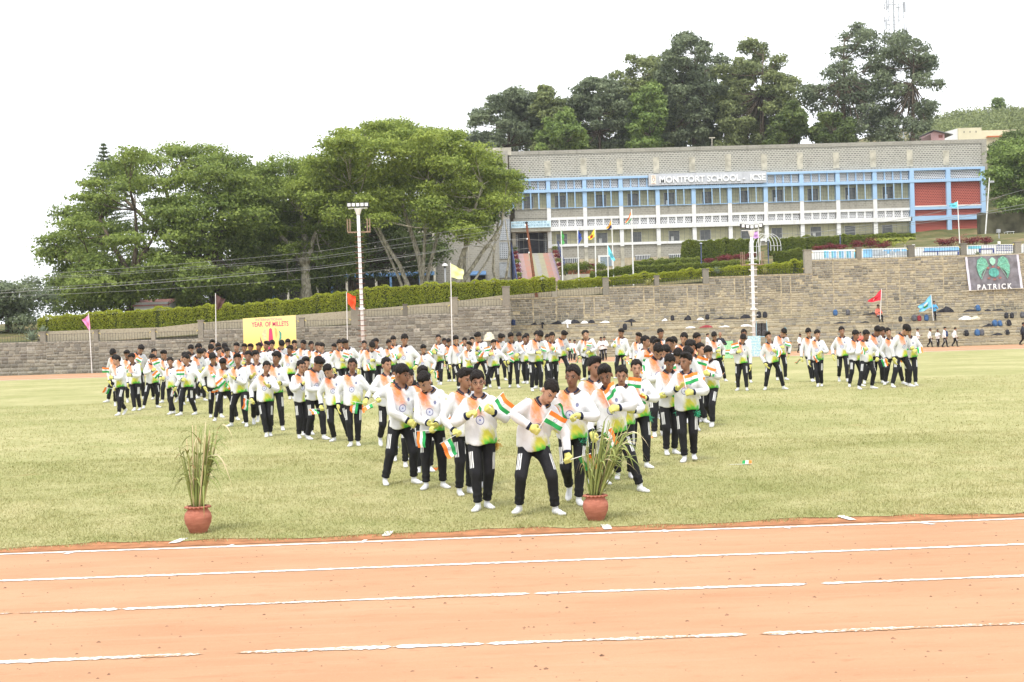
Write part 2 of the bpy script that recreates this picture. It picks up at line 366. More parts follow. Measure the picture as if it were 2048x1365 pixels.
USTONE = [unit_stone(i) for i in range(6)]
def stone_face(root, rects, Y, sw, sh, mats, depth=.035, gaps=(), nmax=300, zsel=1.3, matfn=None):
    """courses of separate stones over rects (x0, x1, z0, z1) on the plane Y; the largest nmax are parts, the rest one part"""
    stones = []
    for (x0, x1, z0, z1) in rects:
        z = z0
        while z < z1 - .04:
            h = min(sh * RND.uniform(.7, 1.3), z1 - z)
            if z1 - z - h < .05: h = z1 - z
            x = x0 + RND.uniform(-.0, .0)
            while x < x1 - .03:
                w_ = min(sw * RND.uniform(.55, 1.55), x1 - x)
                if x1 - x - w_ < .08: w_ = x1 - x
                gg_ = [g for g in gaps if x - .03 < g < x + w_]
                if gg_:
                    if gg_[0] - .03 - x > .07: w_ = gg_[0] - .03 - x
                    else: x = gg_[0] + .03; continue
                if RND.random() > .012:
                    stones.append((x + w_ / 2, z + h / 2, w_ - .02 - RND.random() * .012, h - .018 - RND.random() * .01, RND.randrange(6), matfn(x + w_ / 2, z + h / 2) if matfn else 0))
                x += w_
            z += h
    stones.sort(key=lambda s: -(s[2] * s[3] + (1 if s[1] > zsel else 0)))
    mm = {}
    def data(v, mi):
        if (v, mi) not in mm:
            me = bpy.data.meshes.new('stone'); me.from_pydata(*[USTONE[v][0], [], USTONE[v][1]]); me.materials.append(mats[mi]); mm[(v, mi)] = me
        return mm[(v, mi)]
    W = Vector(root['_w'])
    for (x, z, w_, h, v, mi_) in stones[:nmax]:
        o = link('stone', data(v, mi_), root, Vector((x, Y, z)) - W); o.scale = (w_, depth * RND.uniform(.6, 1.3), h)
    rest = stones[nmax:]
    for mi in range(len(mats)):
        V = []; Q = []; r = []
        for (x, z, w_, h, v, mi_) in rest:
            if mi_ != mi: continue
            o_ = len(V); d = depth * RND.uniform(.6, 1.3); q = RND.random()
            V += [(x + a * w_, Y + b * d, z + c * h) for a, b, c in USTONE[v][0]]; r += [q] * 8
            Q += [tuple(i + o_ for i in f) for f in USTONE[v][1]]
        if V:
            o = link('stones', np_mesh('stones', V, Q, mats[mi], False, {'rnd': r}), root); o['kind'] = 'stuff'
# wall bays in photo pixels: x0, x1, wall top y, rail top y
BAYS = [(-160, -60, 691, 675), (-52, 80, 688, 671), (92, 188, 685, 666), (197, 302, 684, 664), (311, 396, 681, 661), (407, 492, 661, 643), (500, 598, 658, 641), (609, 702, 655, 638),
        (720, 806, 636, 618), (815, 900, 631, 611), (916, 1005, 616, 597), (1017, 1104, 598, 580), (1115, 1206, 594, 576), (1218, 1309, 575, 558), (1319, 1406, 571, 554),
        (1418, 1504, 555, 540), (1514, 1609, 551, 536), (1624, 1713, 521, 502), (1724, 1817, 518, 497), (1830, 1922, 514, 493), (1934, 2030, 511, 489), (2043, 2140, 508, 486), (2150, 2260, 505, 483)]
XS = AT(1015, 620, YW).x      # where the stepped seats begin
def bay_world(b):
    x0, x1, wt, rt = b; Y = YW if x1 < 1010 else YWR
    a = AT(x0, wt, Y); c = AT(x1, wt, Y); r = AT((x0 + x1) / 2, rt, Y)
    return a.x, c.x, (a.z + c.z) / 2, r.z, Y
BW = [bay_world(b) for b in BAYS]
M_RAILY = plain('yellow_rail_paint', (.72, .60, .20), .6, .15, 3); M_IRON = plain('dark_iron', (.05, .05, .05), .6, .3, 9); M_PIER = mat_stone('pier_stone', GREY)
fence = tag(empty('iron_railing', (BW[1][0], YW + .12, BW[1][2])), 'iron bar railing with yellow zigzag top running along the stone wall', 'railing')
wl = tag(empty('stone_wall', (BW[1][0], YW, 0)), 'low grey granite boundary wall on the left, behind the lawn', 'wall')
wr = tag(empty('stone_wall', (20, YWR, 0)), 'tall sandy stone retaining wall above the stepped seats', 'wall')
rl, rr = [], []; cl = MB(); crr = MB()
for i, (x0, x1, zt, zr, Y) in enumerate(BW):
    xe = (BW[i + 1][0] if i + 1 < len(BW) and BW[i + 1][4] == Y else x1 + .25); left = Y == YW
    if left and i + 1 < len(BW) and BW[i + 1][4] != Y: xe = XS + .2
    xb = x0 if not (not left and BW[i - 1][4] == YW) else XS - .3
    (cl if left else crr).box(xb, xe, Y, Y + .55, 0, zt)
    (rl if left else rr).append((xb, xe, 0.02 if left else 2.29, zt - .03))
    # coping
    (cl if left else crr).box(xb, xe - .002, Y - .03, Y + .5, zt + .001, zt + .07)
    # pier between bays
    if i + 1 < len(BW):
        pz = max(zr, BW[i + 1][3]) + .08; m_ = MB()
        m_.box(x1 + .02, xe - .02, Y - .05, Y + .36, zt + .06, pz); m_.box(x1 - .02, xe + .02, Y - .08, Y + .4, pz + .001, pz + .06)
        m_.build('pier', M_PIER, wl if left else wr)
    pm = MB(); n = int((x1 - x0) / .18)
    for q in range(n + 1):
        x = x0 + .02 + (x1 - x0 - .04) * q / n; pm.box(x - .008, x + .008, Y + .12, Y + .136, zt + .05, zr - .05)
    pm.box(x0, x1, Y + .118, Y + .14, zt + .10, zt + .12); pm.box(x0, x1, Y + .118, Y + .14, zr - .1, zr - .085); pm.build('bar_panel', M_IRON, fence)
    zm = MB(); n = int((x1 - x0) / .155); pts = [(x0 + (x1 - x0) * q / n, Y + .12, zr - .02 - (.12 if q % 2 else 0)) for q in range(n + 1)]
    zm.tube(pts, .045, 5); zm.build('zigzag_rail', M_RAILY, fence)
cl.build('core', M_MORTG, wl); crr.build('core', M_MORTS, wr)
stone_face(wl, rl, YW, .37, .22, [M_GSTONE], .04)
gaps = [AT(x, 600, YWR).x for x in (1066, 1112, 1168, 1188, 1288, 1308, 1375, 1395, 1470, 1490, 1563, 1582, 1668, 1774, 1800, 1888, 1990)]
def rmat(x, z):
    if x < AT(1172, 620, YWR).x: return 0
    zt = max(b[2] for b in BW if b[0] - .3 <= x <= b[1] + .6) if any(b[0] - .3 <= x <= b[1] + .6 for b in BW) else 4
    if x < AT(1668, 600, YWR).x and z > zt - 1.05 + .3 * math.sin(x * 2.2): return 0
    if math.sin(x * .9 + 2) * math.sin(z * 2.3 + x * .3) > .5 and RND.random() < .6: return 0
    return 1
stone_face(wr, rr, YWR, .31, .165, [M_GSTONE, M_SSTONE], .03, gaps, 300, 2.4, rmat)
# stepped seats
st = tag(empty('stepped_seats', (20, YW, 0)), 'four sandy stone seating steps at the foot of the tall wall', 'steps')
SZ = [.60, 1.20, 1.73, 2.29]; SD = (YWR - YW) / 4; XE = AT(2260, 600, YWR).x
sm = MB(); rects = []
for i, z in enumerate(SZ):
    y = YW + SD * i; sm.box(XS, XE, y, YWR + .02, 0 if i == 0 else SZ[i - 1] + .001, z)
sm.build('core', M_MORTS, st)
for i, z in enumerate(SZ):
    stone_face(st, [(XS + .02, XE, 0.02 if i == 0 else SZ[i - 1] + .01, z - .04)], YW + SD * i, .42, .18, [M_SSTONE], .025, (), 75, 0)
    e = MB(); e.box(XS, XE, YW + SD * i - .03, YW + SD * i + .3, z + .002, z + .03); e.build('step_edge', M_MORTS, st)
# beige plastered bank wall behind the left railing
pr = [(75, 664), (320, 655), (400, 646), (600, 630), (700, 622), (800, 613), (900, 604), (1012, 590)]
m_ = MB(); Yb = YW + 1.0
pts = [AT(x, y, Yb) for x, y in pr]; poly = [(q.x, q.z) for q in pts] + [(pts[-1].x, 1.5), (pts[0].x, .8)]
m_.prism(poly, Yb, Yb + .5)
k = N('beige_plaster', .95, .1); p = k.pos(False); f = k.noise(p, 6, 6, .7)
c = k.mix(k.step(f, .35, .65), (.33, .285, .205), (.43, .38, .28)); c = k.mix(k.ma('MULTIPLY', k.step(k.noise(p, 7, 3), .62, .70), .75), c, (.14, .12, .09))
k.col(c); k.bump(f, .4, .03)
o = m_.build('bank_wall', k.m); tag(o, 'sloping beige plastered bank wall behind the railing on the left', 'wall')
pts = [AT(x, y, YWR + .8) for x, y in ((1012, 588), (1100, 583), (1206, 574))]; m_ = MB(); m_.prism([(q.x, q.z) for q in pts] + [(pts[-1].x, 3.0), (pts[0].x, 3.0)], YWR + .8, YWR + 1.2)
o = m_.build('bank_wall', k.m); tag(o, 'low plastered kerb behind the railing at the foot of the painted stair', 'wall')
# ------------------------------------------------------------------ foliage
def mat_leaf(name, dark, light, trans=.33):
    k = N(name, .6, .2); t = k.t
    a = k.attr('rnd').outputs['Fac']; b = k.attr('tint').outputs['Fac']
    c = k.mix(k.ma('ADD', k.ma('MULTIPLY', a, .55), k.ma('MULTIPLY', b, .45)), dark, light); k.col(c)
    tr = k.n('ShaderNodeBsdfTranslucent'); k.put(tr.inputs['Color'], c); ms = k.n('ShaderNodeMixShader'); ms.inputs[0].default_value = trans
    o = t.nodes['Material Output']; t.links.new(k.b.outputs[0], ms.inputs[1]); t.links.new(tr.outputs[0], ms.inputs[2]); t.links.new(ms.outputs[0], o.inputs['Surface'])
    return k.m
def bark(name, c):
    k = N(name, .95, .1); p = k.pos(False); f = k.noise(k.scale(p, (1, 1, .35)), 7, 6, .7)
    k.col(k.mix(k.step(f, .38, .62), tuple(x * .55 for x in c), tuple(min(1, x * 1.35) for x in c))); k.bump(f, .6, .05); return k.m
M_BARKP = bark('pale_bark', (.40, .365, .28)); M_BARKD = bark('dark_bark', (.12, .095, .065))
ML = dict(yg=mat_leaf('rain_tree_leaves', (.125, .185, .038), (.43, .50, .10)), mid=mat_leaf('mid_green_leaves', (.095, .15, .035), (.36, .435, .10)),
          dk=mat_leaf('dark_leaves', (.06, .10, .033), (.22, .275, .085)), gg=mat_leaf('grey_green_leaves', (.105, .14, .085), (.29, .335, .185)),
          ol=mat_leaf('olive_leaves', (.12, .155, .07), (.34, .38, .145)), br=mat_leaf('bright_leaves', (.10, .165, .045), (.31, .40, .11)),
          hy=mat_leaf('yellow_hedge_leaves', (.13, .18, .02), (.44, .47, .045)), hg=mat_leaf('green_hedge_leaves', (.06, .10, .018), (.26, .30, .05)),
          rd=mat_leaf('red_croton_leaves', (.10, .022, .03), (.36, .09, .09)), gl=mat_leaf('garden_leaves', (.05, .10, .02), (.30, .34, .06)))
LEAFK = 1.02
def leaf_quads(C, Nr, smin, smax, asp=.55, wild=.8):
    n = len(C); L = NP.uniform(smin, smax, n) * LEAFK
    d = NP.normal(0, 1, (n, 3)); nn = Nr + NP.normal(0, wild, (n, 3)); nn /= np.linalg.norm(nn, axis=1, keepdims=True) + 1e-9
    u = np.cross(nn, d); u /= np.linalg.norm(u, axis=1, keepdims=True) + 1e-9; v = np.cross(nn, u)
    u = u * L[:, None]; v = v * (L * asp)[:, None]; fold = nn * (L * .12)[:, None]
    V = np.stack([C - u * .5, C + v * .5 + fold - u * .05, C + u * .5, C - v * .5 + fold - u * .05], 1).reshape(-1, 3)
    return V, np.arange(4 * n).reshape(-1, 4)
def inpoly(x, y, poly):
    c = False; n = len(poly)
    for i in range(n):
        x0, y0 = poly[i]; x1, y1 = poly[(i + 1) % n]
        if (y0 > y) != (y1 > y) and x < (x1 - x0) * (y - y0) / (y1 - y0) + x0: c = not c
    return c
def edged(x, y, poly):
    best = 1e9; n = len(poly)
    for i in range(n):
        a = Vector(poly[i]); b = Vector(poly[(i + 1) % n]); p = Vector((x, y)); t = max(0, min(1, (p - a).dot(b - a) / (b - a).length_squared))
        best = min(best, (p - (a + (b - a) * t)).length)
    return best
def crown_clumps(poly, Y, n, rpx, dep, flat=.6, rnd=None):
    """clump centres filling an outline seen at distance Y: real centres with their own depth"""
    rnd = rnd or RND; xs = [p[0] for p in poly]; ys = [p[1] for p in poly]; out = []; tries = 0
    cx = sum(xs) / len(xs); hw = (max(xs) - min(xs)) / 2
    while len(out) < n and tries < n * 80:
        tries += 1
        x = rnd.uniform(min(xs), max(xs)); y = rnd.uniform(min(ys), max(ys)); r = rpx * rnd.uniform(.7, 1.3)
        if not inpoly(x, y, poly) or edged(x, y, poly) < r * .38: continue
        if any((x - o[0]) ** 2 + ((y - o[1]) * 1.3) ** 2 < (rpx * .55) ** 2 for o in out) and tries < n * 40: continue
        k = math.sqrt(max(0, 1 - ((x - cx) / hw) ** 2)); out.append((x, y, r, Y + rnd.uniform(-dep, dep) * (.35 + .65 * k)))
    res = []
    for x, y, r, yy in out:
        c = AT(x, y, yy); R_ = r * yy / FPX; res.append((c, R_ * 1.1, R_ * 1.1, R_ * flat))
    return res
def crown_mesh(name, clumps, nleaf, smin, smax, mat_, up=.55, inner=.2):
    vol = np.array([c[1] * c[1] for c in clumps]); cnt = (vol / vol.sum() * nleaf).astype(int); Cs, Ns, tint = [], [], []
    for (c, rx, ry, rz), n in zip(clumps, cnt):
        d = NP.normal(0, 1, (n, 3)); d[:, 2] = np.where(NP.random(n) < up, np.abs(d[:, 2]), d[:, 2]); d /= np.linalg.norm(d, axis=1, keepdims=True)
        r = np.where(NP.random(n) < inner, NP.uniform(.2, .8, n), NP.uniform(.72, 1.08, n) + NP.normal(0, .07, n))
        # lumpy outline: a few sub-lobes per clump
        lob = 1 + .30 * np.sin(d[:, 0] * 5 + c[0]) * np.sin(d[:, 1] * 5 + c[1] * 3) + .15 * np.sin(d[:, 2] * 7 + c[2] * 5)
        P = d * (r * lob)[:, None] * np.array([rx, ry, rz]) + np.array(c); Cs.append(P); Ns.append(d + np.array([0, 0, .5]))
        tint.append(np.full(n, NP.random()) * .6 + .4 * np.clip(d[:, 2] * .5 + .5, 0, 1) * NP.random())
    C = np.concatenate(Cs); Nn = np.concatenate(Ns); tn = np.concatenate(tint)
    V, Q = leaf_quads(C, Nn, smin, smax); rn = np.repeat(NP.random(len(C)), 4)
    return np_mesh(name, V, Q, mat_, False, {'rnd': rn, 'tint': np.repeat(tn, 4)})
def curve_pts(a, b, sag, n=5):
    a = Vector(a); b = Vector(b); mid = (a + b) / 2 + Vector(sag); return [a * (1 - t) ** 2 + mid * 2 * t * (1 - t) + b * t * t for t in [i / n for i in range(n + 1)]]
def tree(name, label, stems, clumps, nleaf, smin, smax, leafm, barkm, group=None, cat='tree', up=.55, inner=.2, limb=.12, every=1, nseg=7):
    """stems: list of (list of points, r0, r1); limbs reach from the nearest stem end into every clump"""
    b0 = Vector(stems[0][0][0]); root = tag(empty(name, b0), label, cat, group); m_ = MB(); ends = []
    limb *= 1.3
    for pts, r0, r1 in stems:
        r0 *= 1.3; r1 *= 1.3; k = len(pts); pts = [Vector(p) for p in pts]
        fine = []
        for i in range(k - 1):
            for t in (0, .5): 
                q = pts[i].lerp(pts[i + 1], t); fine.append(q + (Vector((RND.uniform(-.1, .1), RND.uniform(-.1, .1), 0)) if (i or t) else Vector()))
        fine.append(pts[-1]); L_ = len(fine)
        m_.tube(fine, [r0 * (1.35 if i == 0 else 1) + (r1 - r0) * i / (L_ - 1) for i in range(L_)], nseg)
        ends += [(q, r1 + (r0 - r1) * (1 - i / (L_ - 1)) * .5) for i, q in enumerate(fine) if i >= L_ * .55]
    m_.build('trunk', barkm, root, True)
    lm = MB()
    for q, (c, rx, ry, rz) in enumerate(clumps):
        if q % every: continue
        cand = [e for e in ends if e[0].z < c.z + .3] or ends; e, er = min(cand, key=lambda e: (e[0] - c).length + RND.uniform(0, .8))
        r = min(limb, er * .8); d = (c - e).length
        pts = curve_pts(e, c + Vector((0, 0, rz * .1)), (RND.uniform(-.1, .1) * d, RND.uniform(-.1, .1) * d, -.12 * d), 5); lm.tube(pts, [r * (1 - .8 * i / 5) for i in range(6)], 5, cap=False)
        for _ in range(3):
            s_ = pts[3]; t_ = c + Vector((RND.uniform(-.8, .8) * rx, RND.uniform(-.8, .8) * ry, RND.uniform(0, .7) * rz)); lm.tube(curve_pts(s_, t_, (0, 0, 0), 3), [r * .35, r * .25, r * .15, r * .08], 4, cap=False)
    lm.build('branches', barkm, root, True)
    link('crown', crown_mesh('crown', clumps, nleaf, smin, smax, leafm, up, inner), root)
    return root
def poly_stems(base, fork, heads, Y, r0, r1):
    """base, fork, heads in pixels; first stem is trunk to fork, others start at the fork"""
    B = AT(*base, Y); B.z = terr(B.x, Y) - .1; Fk = AT(*fork, Y); st_ = []
    for i, h in enumerate(heads):
        hd = AT(h[0], h[1], Y + RND.uniform(-1.5, 1.5)); mid = Fk.lerp(hd, .5) + Vector((RND.uniform(-.3, .3), RND.uniform(-.4, .4), RND.uniform(-.1, .3)))
        if i == 0: st_.append(([B, Fk, mid, hd], r0, r1))
        else: st_.append(([Fk, mid, hd], r0 * .62, r1))
    return st_
# --- three broad trees left
YT = 111
P1 = [(72, 500), (110, 438), (150, 392), (168, 340), (240, 298), (330, 288), (430, 296), (480, 312), (525, 340), (535, 420), (520, 560), (470, 625), (300, 634), (160, 630), (88, 620), (104, 548)]
c1 = crown_clumps(P1, YT - 1, 95, 36, 7.5, .55)
c1a = [q for q in c1 if pix(q[0])[0] < 285]; c1 = [q for q in c1 if pix(q[0])[0] >= 285]
st1 = poly_stems((392, 606), (392, 540), [(330, 380), (420, 360), (250, 400), (460, 440), (360, 470), (420, 470)], YT - 1, .42, .10)
st1a = poly_stems((262, 612), (265, 560), [(200, 440), (270, 420), (160, 520), (310, 470)], YT - 2, .3, .08)
tree('broad_tree', 'broad spreading tree forming the far left end of the crowns', st1a, c1a, 42000, .16, .36, ML['mid'], M_BARKD)
tree('broad_tree', 'broad spreading green tree rising left of the darker tree', st1, c1, 58000, .16, .36, ML['mid'], M_BARKD)
P2 = [(440, 345), (500, 330), (560, 318), (640, 312), (700, 400), (712, 480), (700, 560), (600, 590), (490, 620), (470, 470)]
c2 = crown_clumps(P2, YT + 6, 66, 34, 5, .6); c2b = [q for q in c2 if pix(q[0])[0] >= 545]; c2 = [q for q in c2 if pix(q[0])[0] < 545]
st2 = poly_stems((435, 615), (432, 560), [(418, 470), (452, 455), (440, 420)], YT + 1, .5, .1)
st2b = poly_stems((612, 600), (610, 530), [(600, 420), (640, 440), (560, 470)], YT + 4, .4, .1)
tree('broad_tree', 'darker green tree with pale fluted trunk left of the floodlight mast', st2b, c2b, 38000, .16, .36, ML['mid'], M_BARKP)
tree('broad_tree', 'narrow darker green tree right of the broad left trees', st2, c2, 28000, .16, .36, ML['mid'], M_BARKD)
P3 = [(596, 372), (612, 318), (650, 278), (700, 252), (790, 240), (880, 246), (940, 270), (985, 315), (1046, 362), (1038, 408), (990, 432), (962, 478), (925, 500), (880, 462), (820, 425), (762, 462), (700, 430), (650, 468), (606, 430)]
c3 = crown_clumps(P3, YT, 135, 29, 7.5, .62)
def stem_px(lst, Y, r0, r1, dY=0.0):
    pts = []
    for i, (x, y) in enumerate(lst): pts.append(AT(x, y, Y + dY * i / max(1, len(lst) - 1)))
    pts[0].z = min(pts[0].z, terr(pts[0].x, Y)) - .1; return (pts, r0, r1)
st3 = [stem_px([(852, 588), (838, 520), (812, 440), (790, 360), (770, 300)], YT, 0.216, 0.049, 1.5), stem_px([(826, 586), (800, 530), (762, 470), (735, 420), (700, 370)], YT, 0.173, 0.042, -1.5),
       stem_px([(846, 560), (875, 470), (905, 400), (925, 330)], YT, 0.144, 0.042, 2), stem_px([(892, 588), (915, 540), (935, 480), (950, 420), (965, 370)], YT - 1, 0.245, 0.049, -2),
       stem_px([(905, 550), (965, 505), (1005, 450), (1010, 400)], YT - 1, 0.158, 0.042, -1), stem_px([(930, 540), (975, 520), (1000, 470)], YT - 1, 0.101, 0.035, 2), stem_px([(838, 540), (852, 470), (850, 400), (860, 320)], YT, 0.130, 0.042, -2),
       stem_px([(812, 560), (775, 505), (740, 440), (690, 330)], YT, 0.108, 0.035, 2), stem_px([(925, 510), (930, 440), (890, 370), (880, 300)], YT - 1, 0.115, 0.035, 1)]
tree('broad_tree', 'umbrella-crowned tree with pale forking stems beside the school building', st3, c3, 112000, .15, .34, ML['yg'], M_BARKP, limb=.10)
PU = [(640, 400), (760, 390), (905, 395), (905, 500), (870, 545), (760, 560), (690, 585), (560, 600), (520, 560), (600, 480)]
cu = crown_clumps(PU, YT + 16, 48, 30, 3.5, .7)
tree('understory_tree', 'dark shaded tree filling the gap behind the pale stems', [stem_px([(700, 605), (705, 560), (700, 480)], YT + 16, .25, .08)], cu, 36000, .18, .4, ML['dk'], M_BARKD)
P3b = [(985, 360), (1020, 350), (1048, 372), (1035, 412), (1000, 440), (985, 470), (955, 480), (960, 420)]
c3b = crown_clumps(P3b, YT + 10, 9, 24, 2, .6)
tree('slender_tree', 'slender dark tree leaning against the corner of the stone building', [stem_px([(1000, 590), (985, 540), (990, 480), (1000, 420)], YT + 10, .13, .05), stem_px([(1008, 575), (1020, 500), (1010, 440)], YT + 10, .1, .04)], c3b, 9000, .16, .34, ML['dk'], M_BARKP)
P0 = [(-90, 600), (-30, 572), (20, 566), (60, 556), (98, 590), (104, 640), (62, 668), (-90, 680)]
c0 = crown_clumps(P0, 99, 16, 28, 3, .7)
tree('bushy_tree', 'low olive bushy tree cut off by the left picture edge', [stem_px([(20, 690), (20, 640), (40, 600)], 99, .3, .08)], c0, 15000, .14, .3, ML['gg'], M_BARKD)
# Norfolk pine tip behind the left tree
Yp = 139; b0 = AT(205, 600, Yp); b0.z = terr(b0.x, Yp); tp = AT(207, 288, Yp)
rt = tag(empty('pine_tree', b0), 'dark tiered pine whose tip rises behind the far left tree', 'tree'); m_ = MB(); m_.tube([b0, tp], [.3, .03], 7); m_.build('trunk', M_BARKD, rt)
Cs = []; bm_ = MB()
for i in range(30):
    z = tp.z - .15 - i * .42; R_ = .25 + i * .17
    for j in range(7):
        a = j * .9 + i * .5; e = Vector((tp.x + math.cos(a) * R_, Yp + math.sin(a) * R_, z + .15 * R_)); s_ = Vector((tp.x, Yp, z)); bm_.tube([s_, e], [.03, .01], 4, cap=False)
        for t in np.linspace(.15, 1, int(5 + R_ * 6)): Cs.append(s_.lerp(e, float(t)))
bm_.build('branches', M_BARKD, rt); C = np.array([tuple(c) for c in Cs]); C = np.repeat(C, 5, 0) + NP.normal(0, .07, (len(C) * 5, 3)); V, Q = leaf_quads(C, np.tile([0, 0, 1.], (len(C), 1)), .16, .3, .25)
link('crown', np_mesh('crown', V, Q, ML['dk'], False, {'rnd': np.repeat(NP.random(len(C)), 4), 'tint': np.zeros(len(V))}), rt)
Pv = [(92, 566), (200, 545), (330, 548), (480, 540), (500, 600), (470, 632), (300, 640), (100, 640)]
cv = crown_clumps(Pv, YT + 9, 46, 26, 3, .75)
tree('understory_tree', 'dark shrubby growth below the far left tree', [stem_px([(180, 640), (182, 600), (185, 570)], YT + 9, .15, .06)], cv, 26000, .16, .34, ML['dk'], M_BARKD)
# --- trees on the rise behind the building
BT = [('dark grey-green tree behind the left end of the school roof', [(925, 262), (960, 212), (1010, 182), (1062, 178), (1090, 200), (1098, 305), (935, 305)], 178, 'gg', 14, 24),
      ('olive tree behind the roof next to a rounded pale bush', [(1058, 190), (1096, 168), (1128, 192), (1142, 240), (1134, 305), (1060, 305)], 175, 'ol', 11, 20),
      ('rounded pale yellow-green bush rising just over the roof line', [(1066, 275), (1088, 236), (1135, 218), (1168, 252), (1178, 303), (1066, 305)], 169, 'br', 10, 18),
      ('grey-green conifer-like tree right of the rounded pale bush', [(1138, 205), (1172, 158), (1204, 152), (1252, 185), (1262, 305), (1140, 305)], 178, 'gg', 13, 24),
      ('tall olive tree left of the bare branching trunk', [(1205, 175), (1250, 112), (1300, 110), (1342, 138), (1352, 305), (1236, 305)], 184, 'ol', 16, 26),
      ('tallest tree behind the middle of the roof, bare branches showing', [(1315, 118), (1340, 76), (1385, 68), (1424, 86), (1450, 120), (1450, 305), (1328, 305)], 182, 'gg', 18, 26),
      ('tall dark tree with a pointed top at the right of the tree row', [(1430, 132), (1478, 104), (1500, 70), (1522, 84), (1562, 112), (1592, 168), (1602, 212), (1575, 305), (1430, 305)], 180, 'ol', 19, 26),
      ('low tree ending the row just before the gap of sky', [(1540, 245), (1588, 198), (1614, 243), (1594, 296), (1530, 305)], 172, 'dk', 8, 18),
      ('leafy bright green tree in the middle of the tree row', [(1258, 200), (1308, 165), (1332, 205), (1326, 300), (1255, 300)], 174, 'br', 10, 20),
      ('big airy tree with spreading boughs left of the radio tower', [(1598, 185), (1650, 148), (1682, 76), (1722, 40), (1752, 58), (1764, 120), (1770, 290), (1640, 292), (1650, 240), (1610, 215)], 180, 'gg', 19, 25),
      ('big airy tree in front of the radio tower', [(1752, 96), (1788, 58), (1852, 78), (1882, 148), (1878, 195), (1852, 290), (1748, 290)], 178, 'gg', 18, 24),
      ('dark low tree under the boughs left of the radio tower', [(1615, 262), (1655, 222), (1702, 238), (1712, 292), (1615, 292)], 169, 'dk', 8, 18)]
BT += [('shaded tree belt filling in behind the left end of the roof', [(950, 248), (1040, 222), (1150, 218), (1160, 310), (940, 310)], 196, 'gg', 12, 24),
       ('shaded tree filling the row behind the school name sign', [(1170, 228), (1260, 180), (1420, 160), (1430, 310), (1170, 310)], 198, 'ol', 15, 26), ('shaded tree filling the row behind the roof post', [(1390, 185), (1480, 160), (1590, 210), (1592, 310), (1400, 310)], 196, 'gg', 13, 26)]
for i, (lab, poly, Y, lm_, nc, rp) in enumerate(BT):
    cl_ = crown_clumps(poly, Y, int(nc * 4.2), rp * .60, 6, .8); cx = sum(p[0] for p in poly) / len(poly); top = min(p[1] for p in poly)
    b = AT(cx, 300, Y); b.z = terr(b.x, Y) - .2; t = AT(cx + 5, top + 40, Y); airy = i in (9, 10)
    tree('hill_tree', lab, [([b, b.lerp(t, .4), b.lerp(t, .75), t], .34, .06)], cl_, 16000 if airy else nc * 1650, .26, .58, ML[lm_], M_BARKD, 'trees on the rise behind the school', up=.5, inner=.15, limb=.12)
# right slope trees
for lab, poly, Y, lm_, nc, rp in [('bright feathery tree on the slope right of the building', [(1972, 330), (2000, 288), (2060, 268), (2110, 290), (2110, 430), (2050, 445), (1990, 420)], 137, 'br', 40, 22),
                                  ('dark shrubby tree behind the right corner of the building', [(1978, 300), (2010, 268), (2080, 262), (2100, 300), (2040, 330), (1985, 345)], 159, 'dk', 20, 18)]:
    cl_ = crown_clumps(poly, Y, nc, rp, 3, .6); b = AT(2055, 470, Y); b.z = terr(b.x, Y); t = AT(2060, 350, Y)
    tree('slope_tree', lab, [([b, b.lerp(t, .5) + Vector((.2, 0, 0)), t], .2, .06)], cl_, 16000, .2, .42, ML[lm_], M_BARKD)
b = AT(1995, 240, 280); b.z = terr(b.x, 280); c = AT(1996, 207, 280)
tree('small_tree', 'small lone tree on the skyline of the right hill', [([b, c], .12, .05)], [(c, 1.2, 1.2, 1.3), (c + Vector((.5, 0, -.8)), 1, 1, .8)], 1500, .3, .6, ML['br'], M_BARKD)
# brush on the hillside
Cs = []; n = 0
while n < 900:
    px = RND.uniform(1850, 2140); Y = RND.uniform(228, 292); x = AT(px, 250, Y).x; z = terr(x, Y); r = RND.uniform(.9, 2.3); Cs.append((Vector((x, Y, z + r * .3)), r * 1.2, r * 1.2, r)); n += 1
o = link('hillside_brush', crown_mesh('hillside_brush', Cs, 40000, .35, .8, ML['ol'], .8, .1)); tag(o, 'dry brush covering the hill at the upper right', 'brush', None, 'stuff')

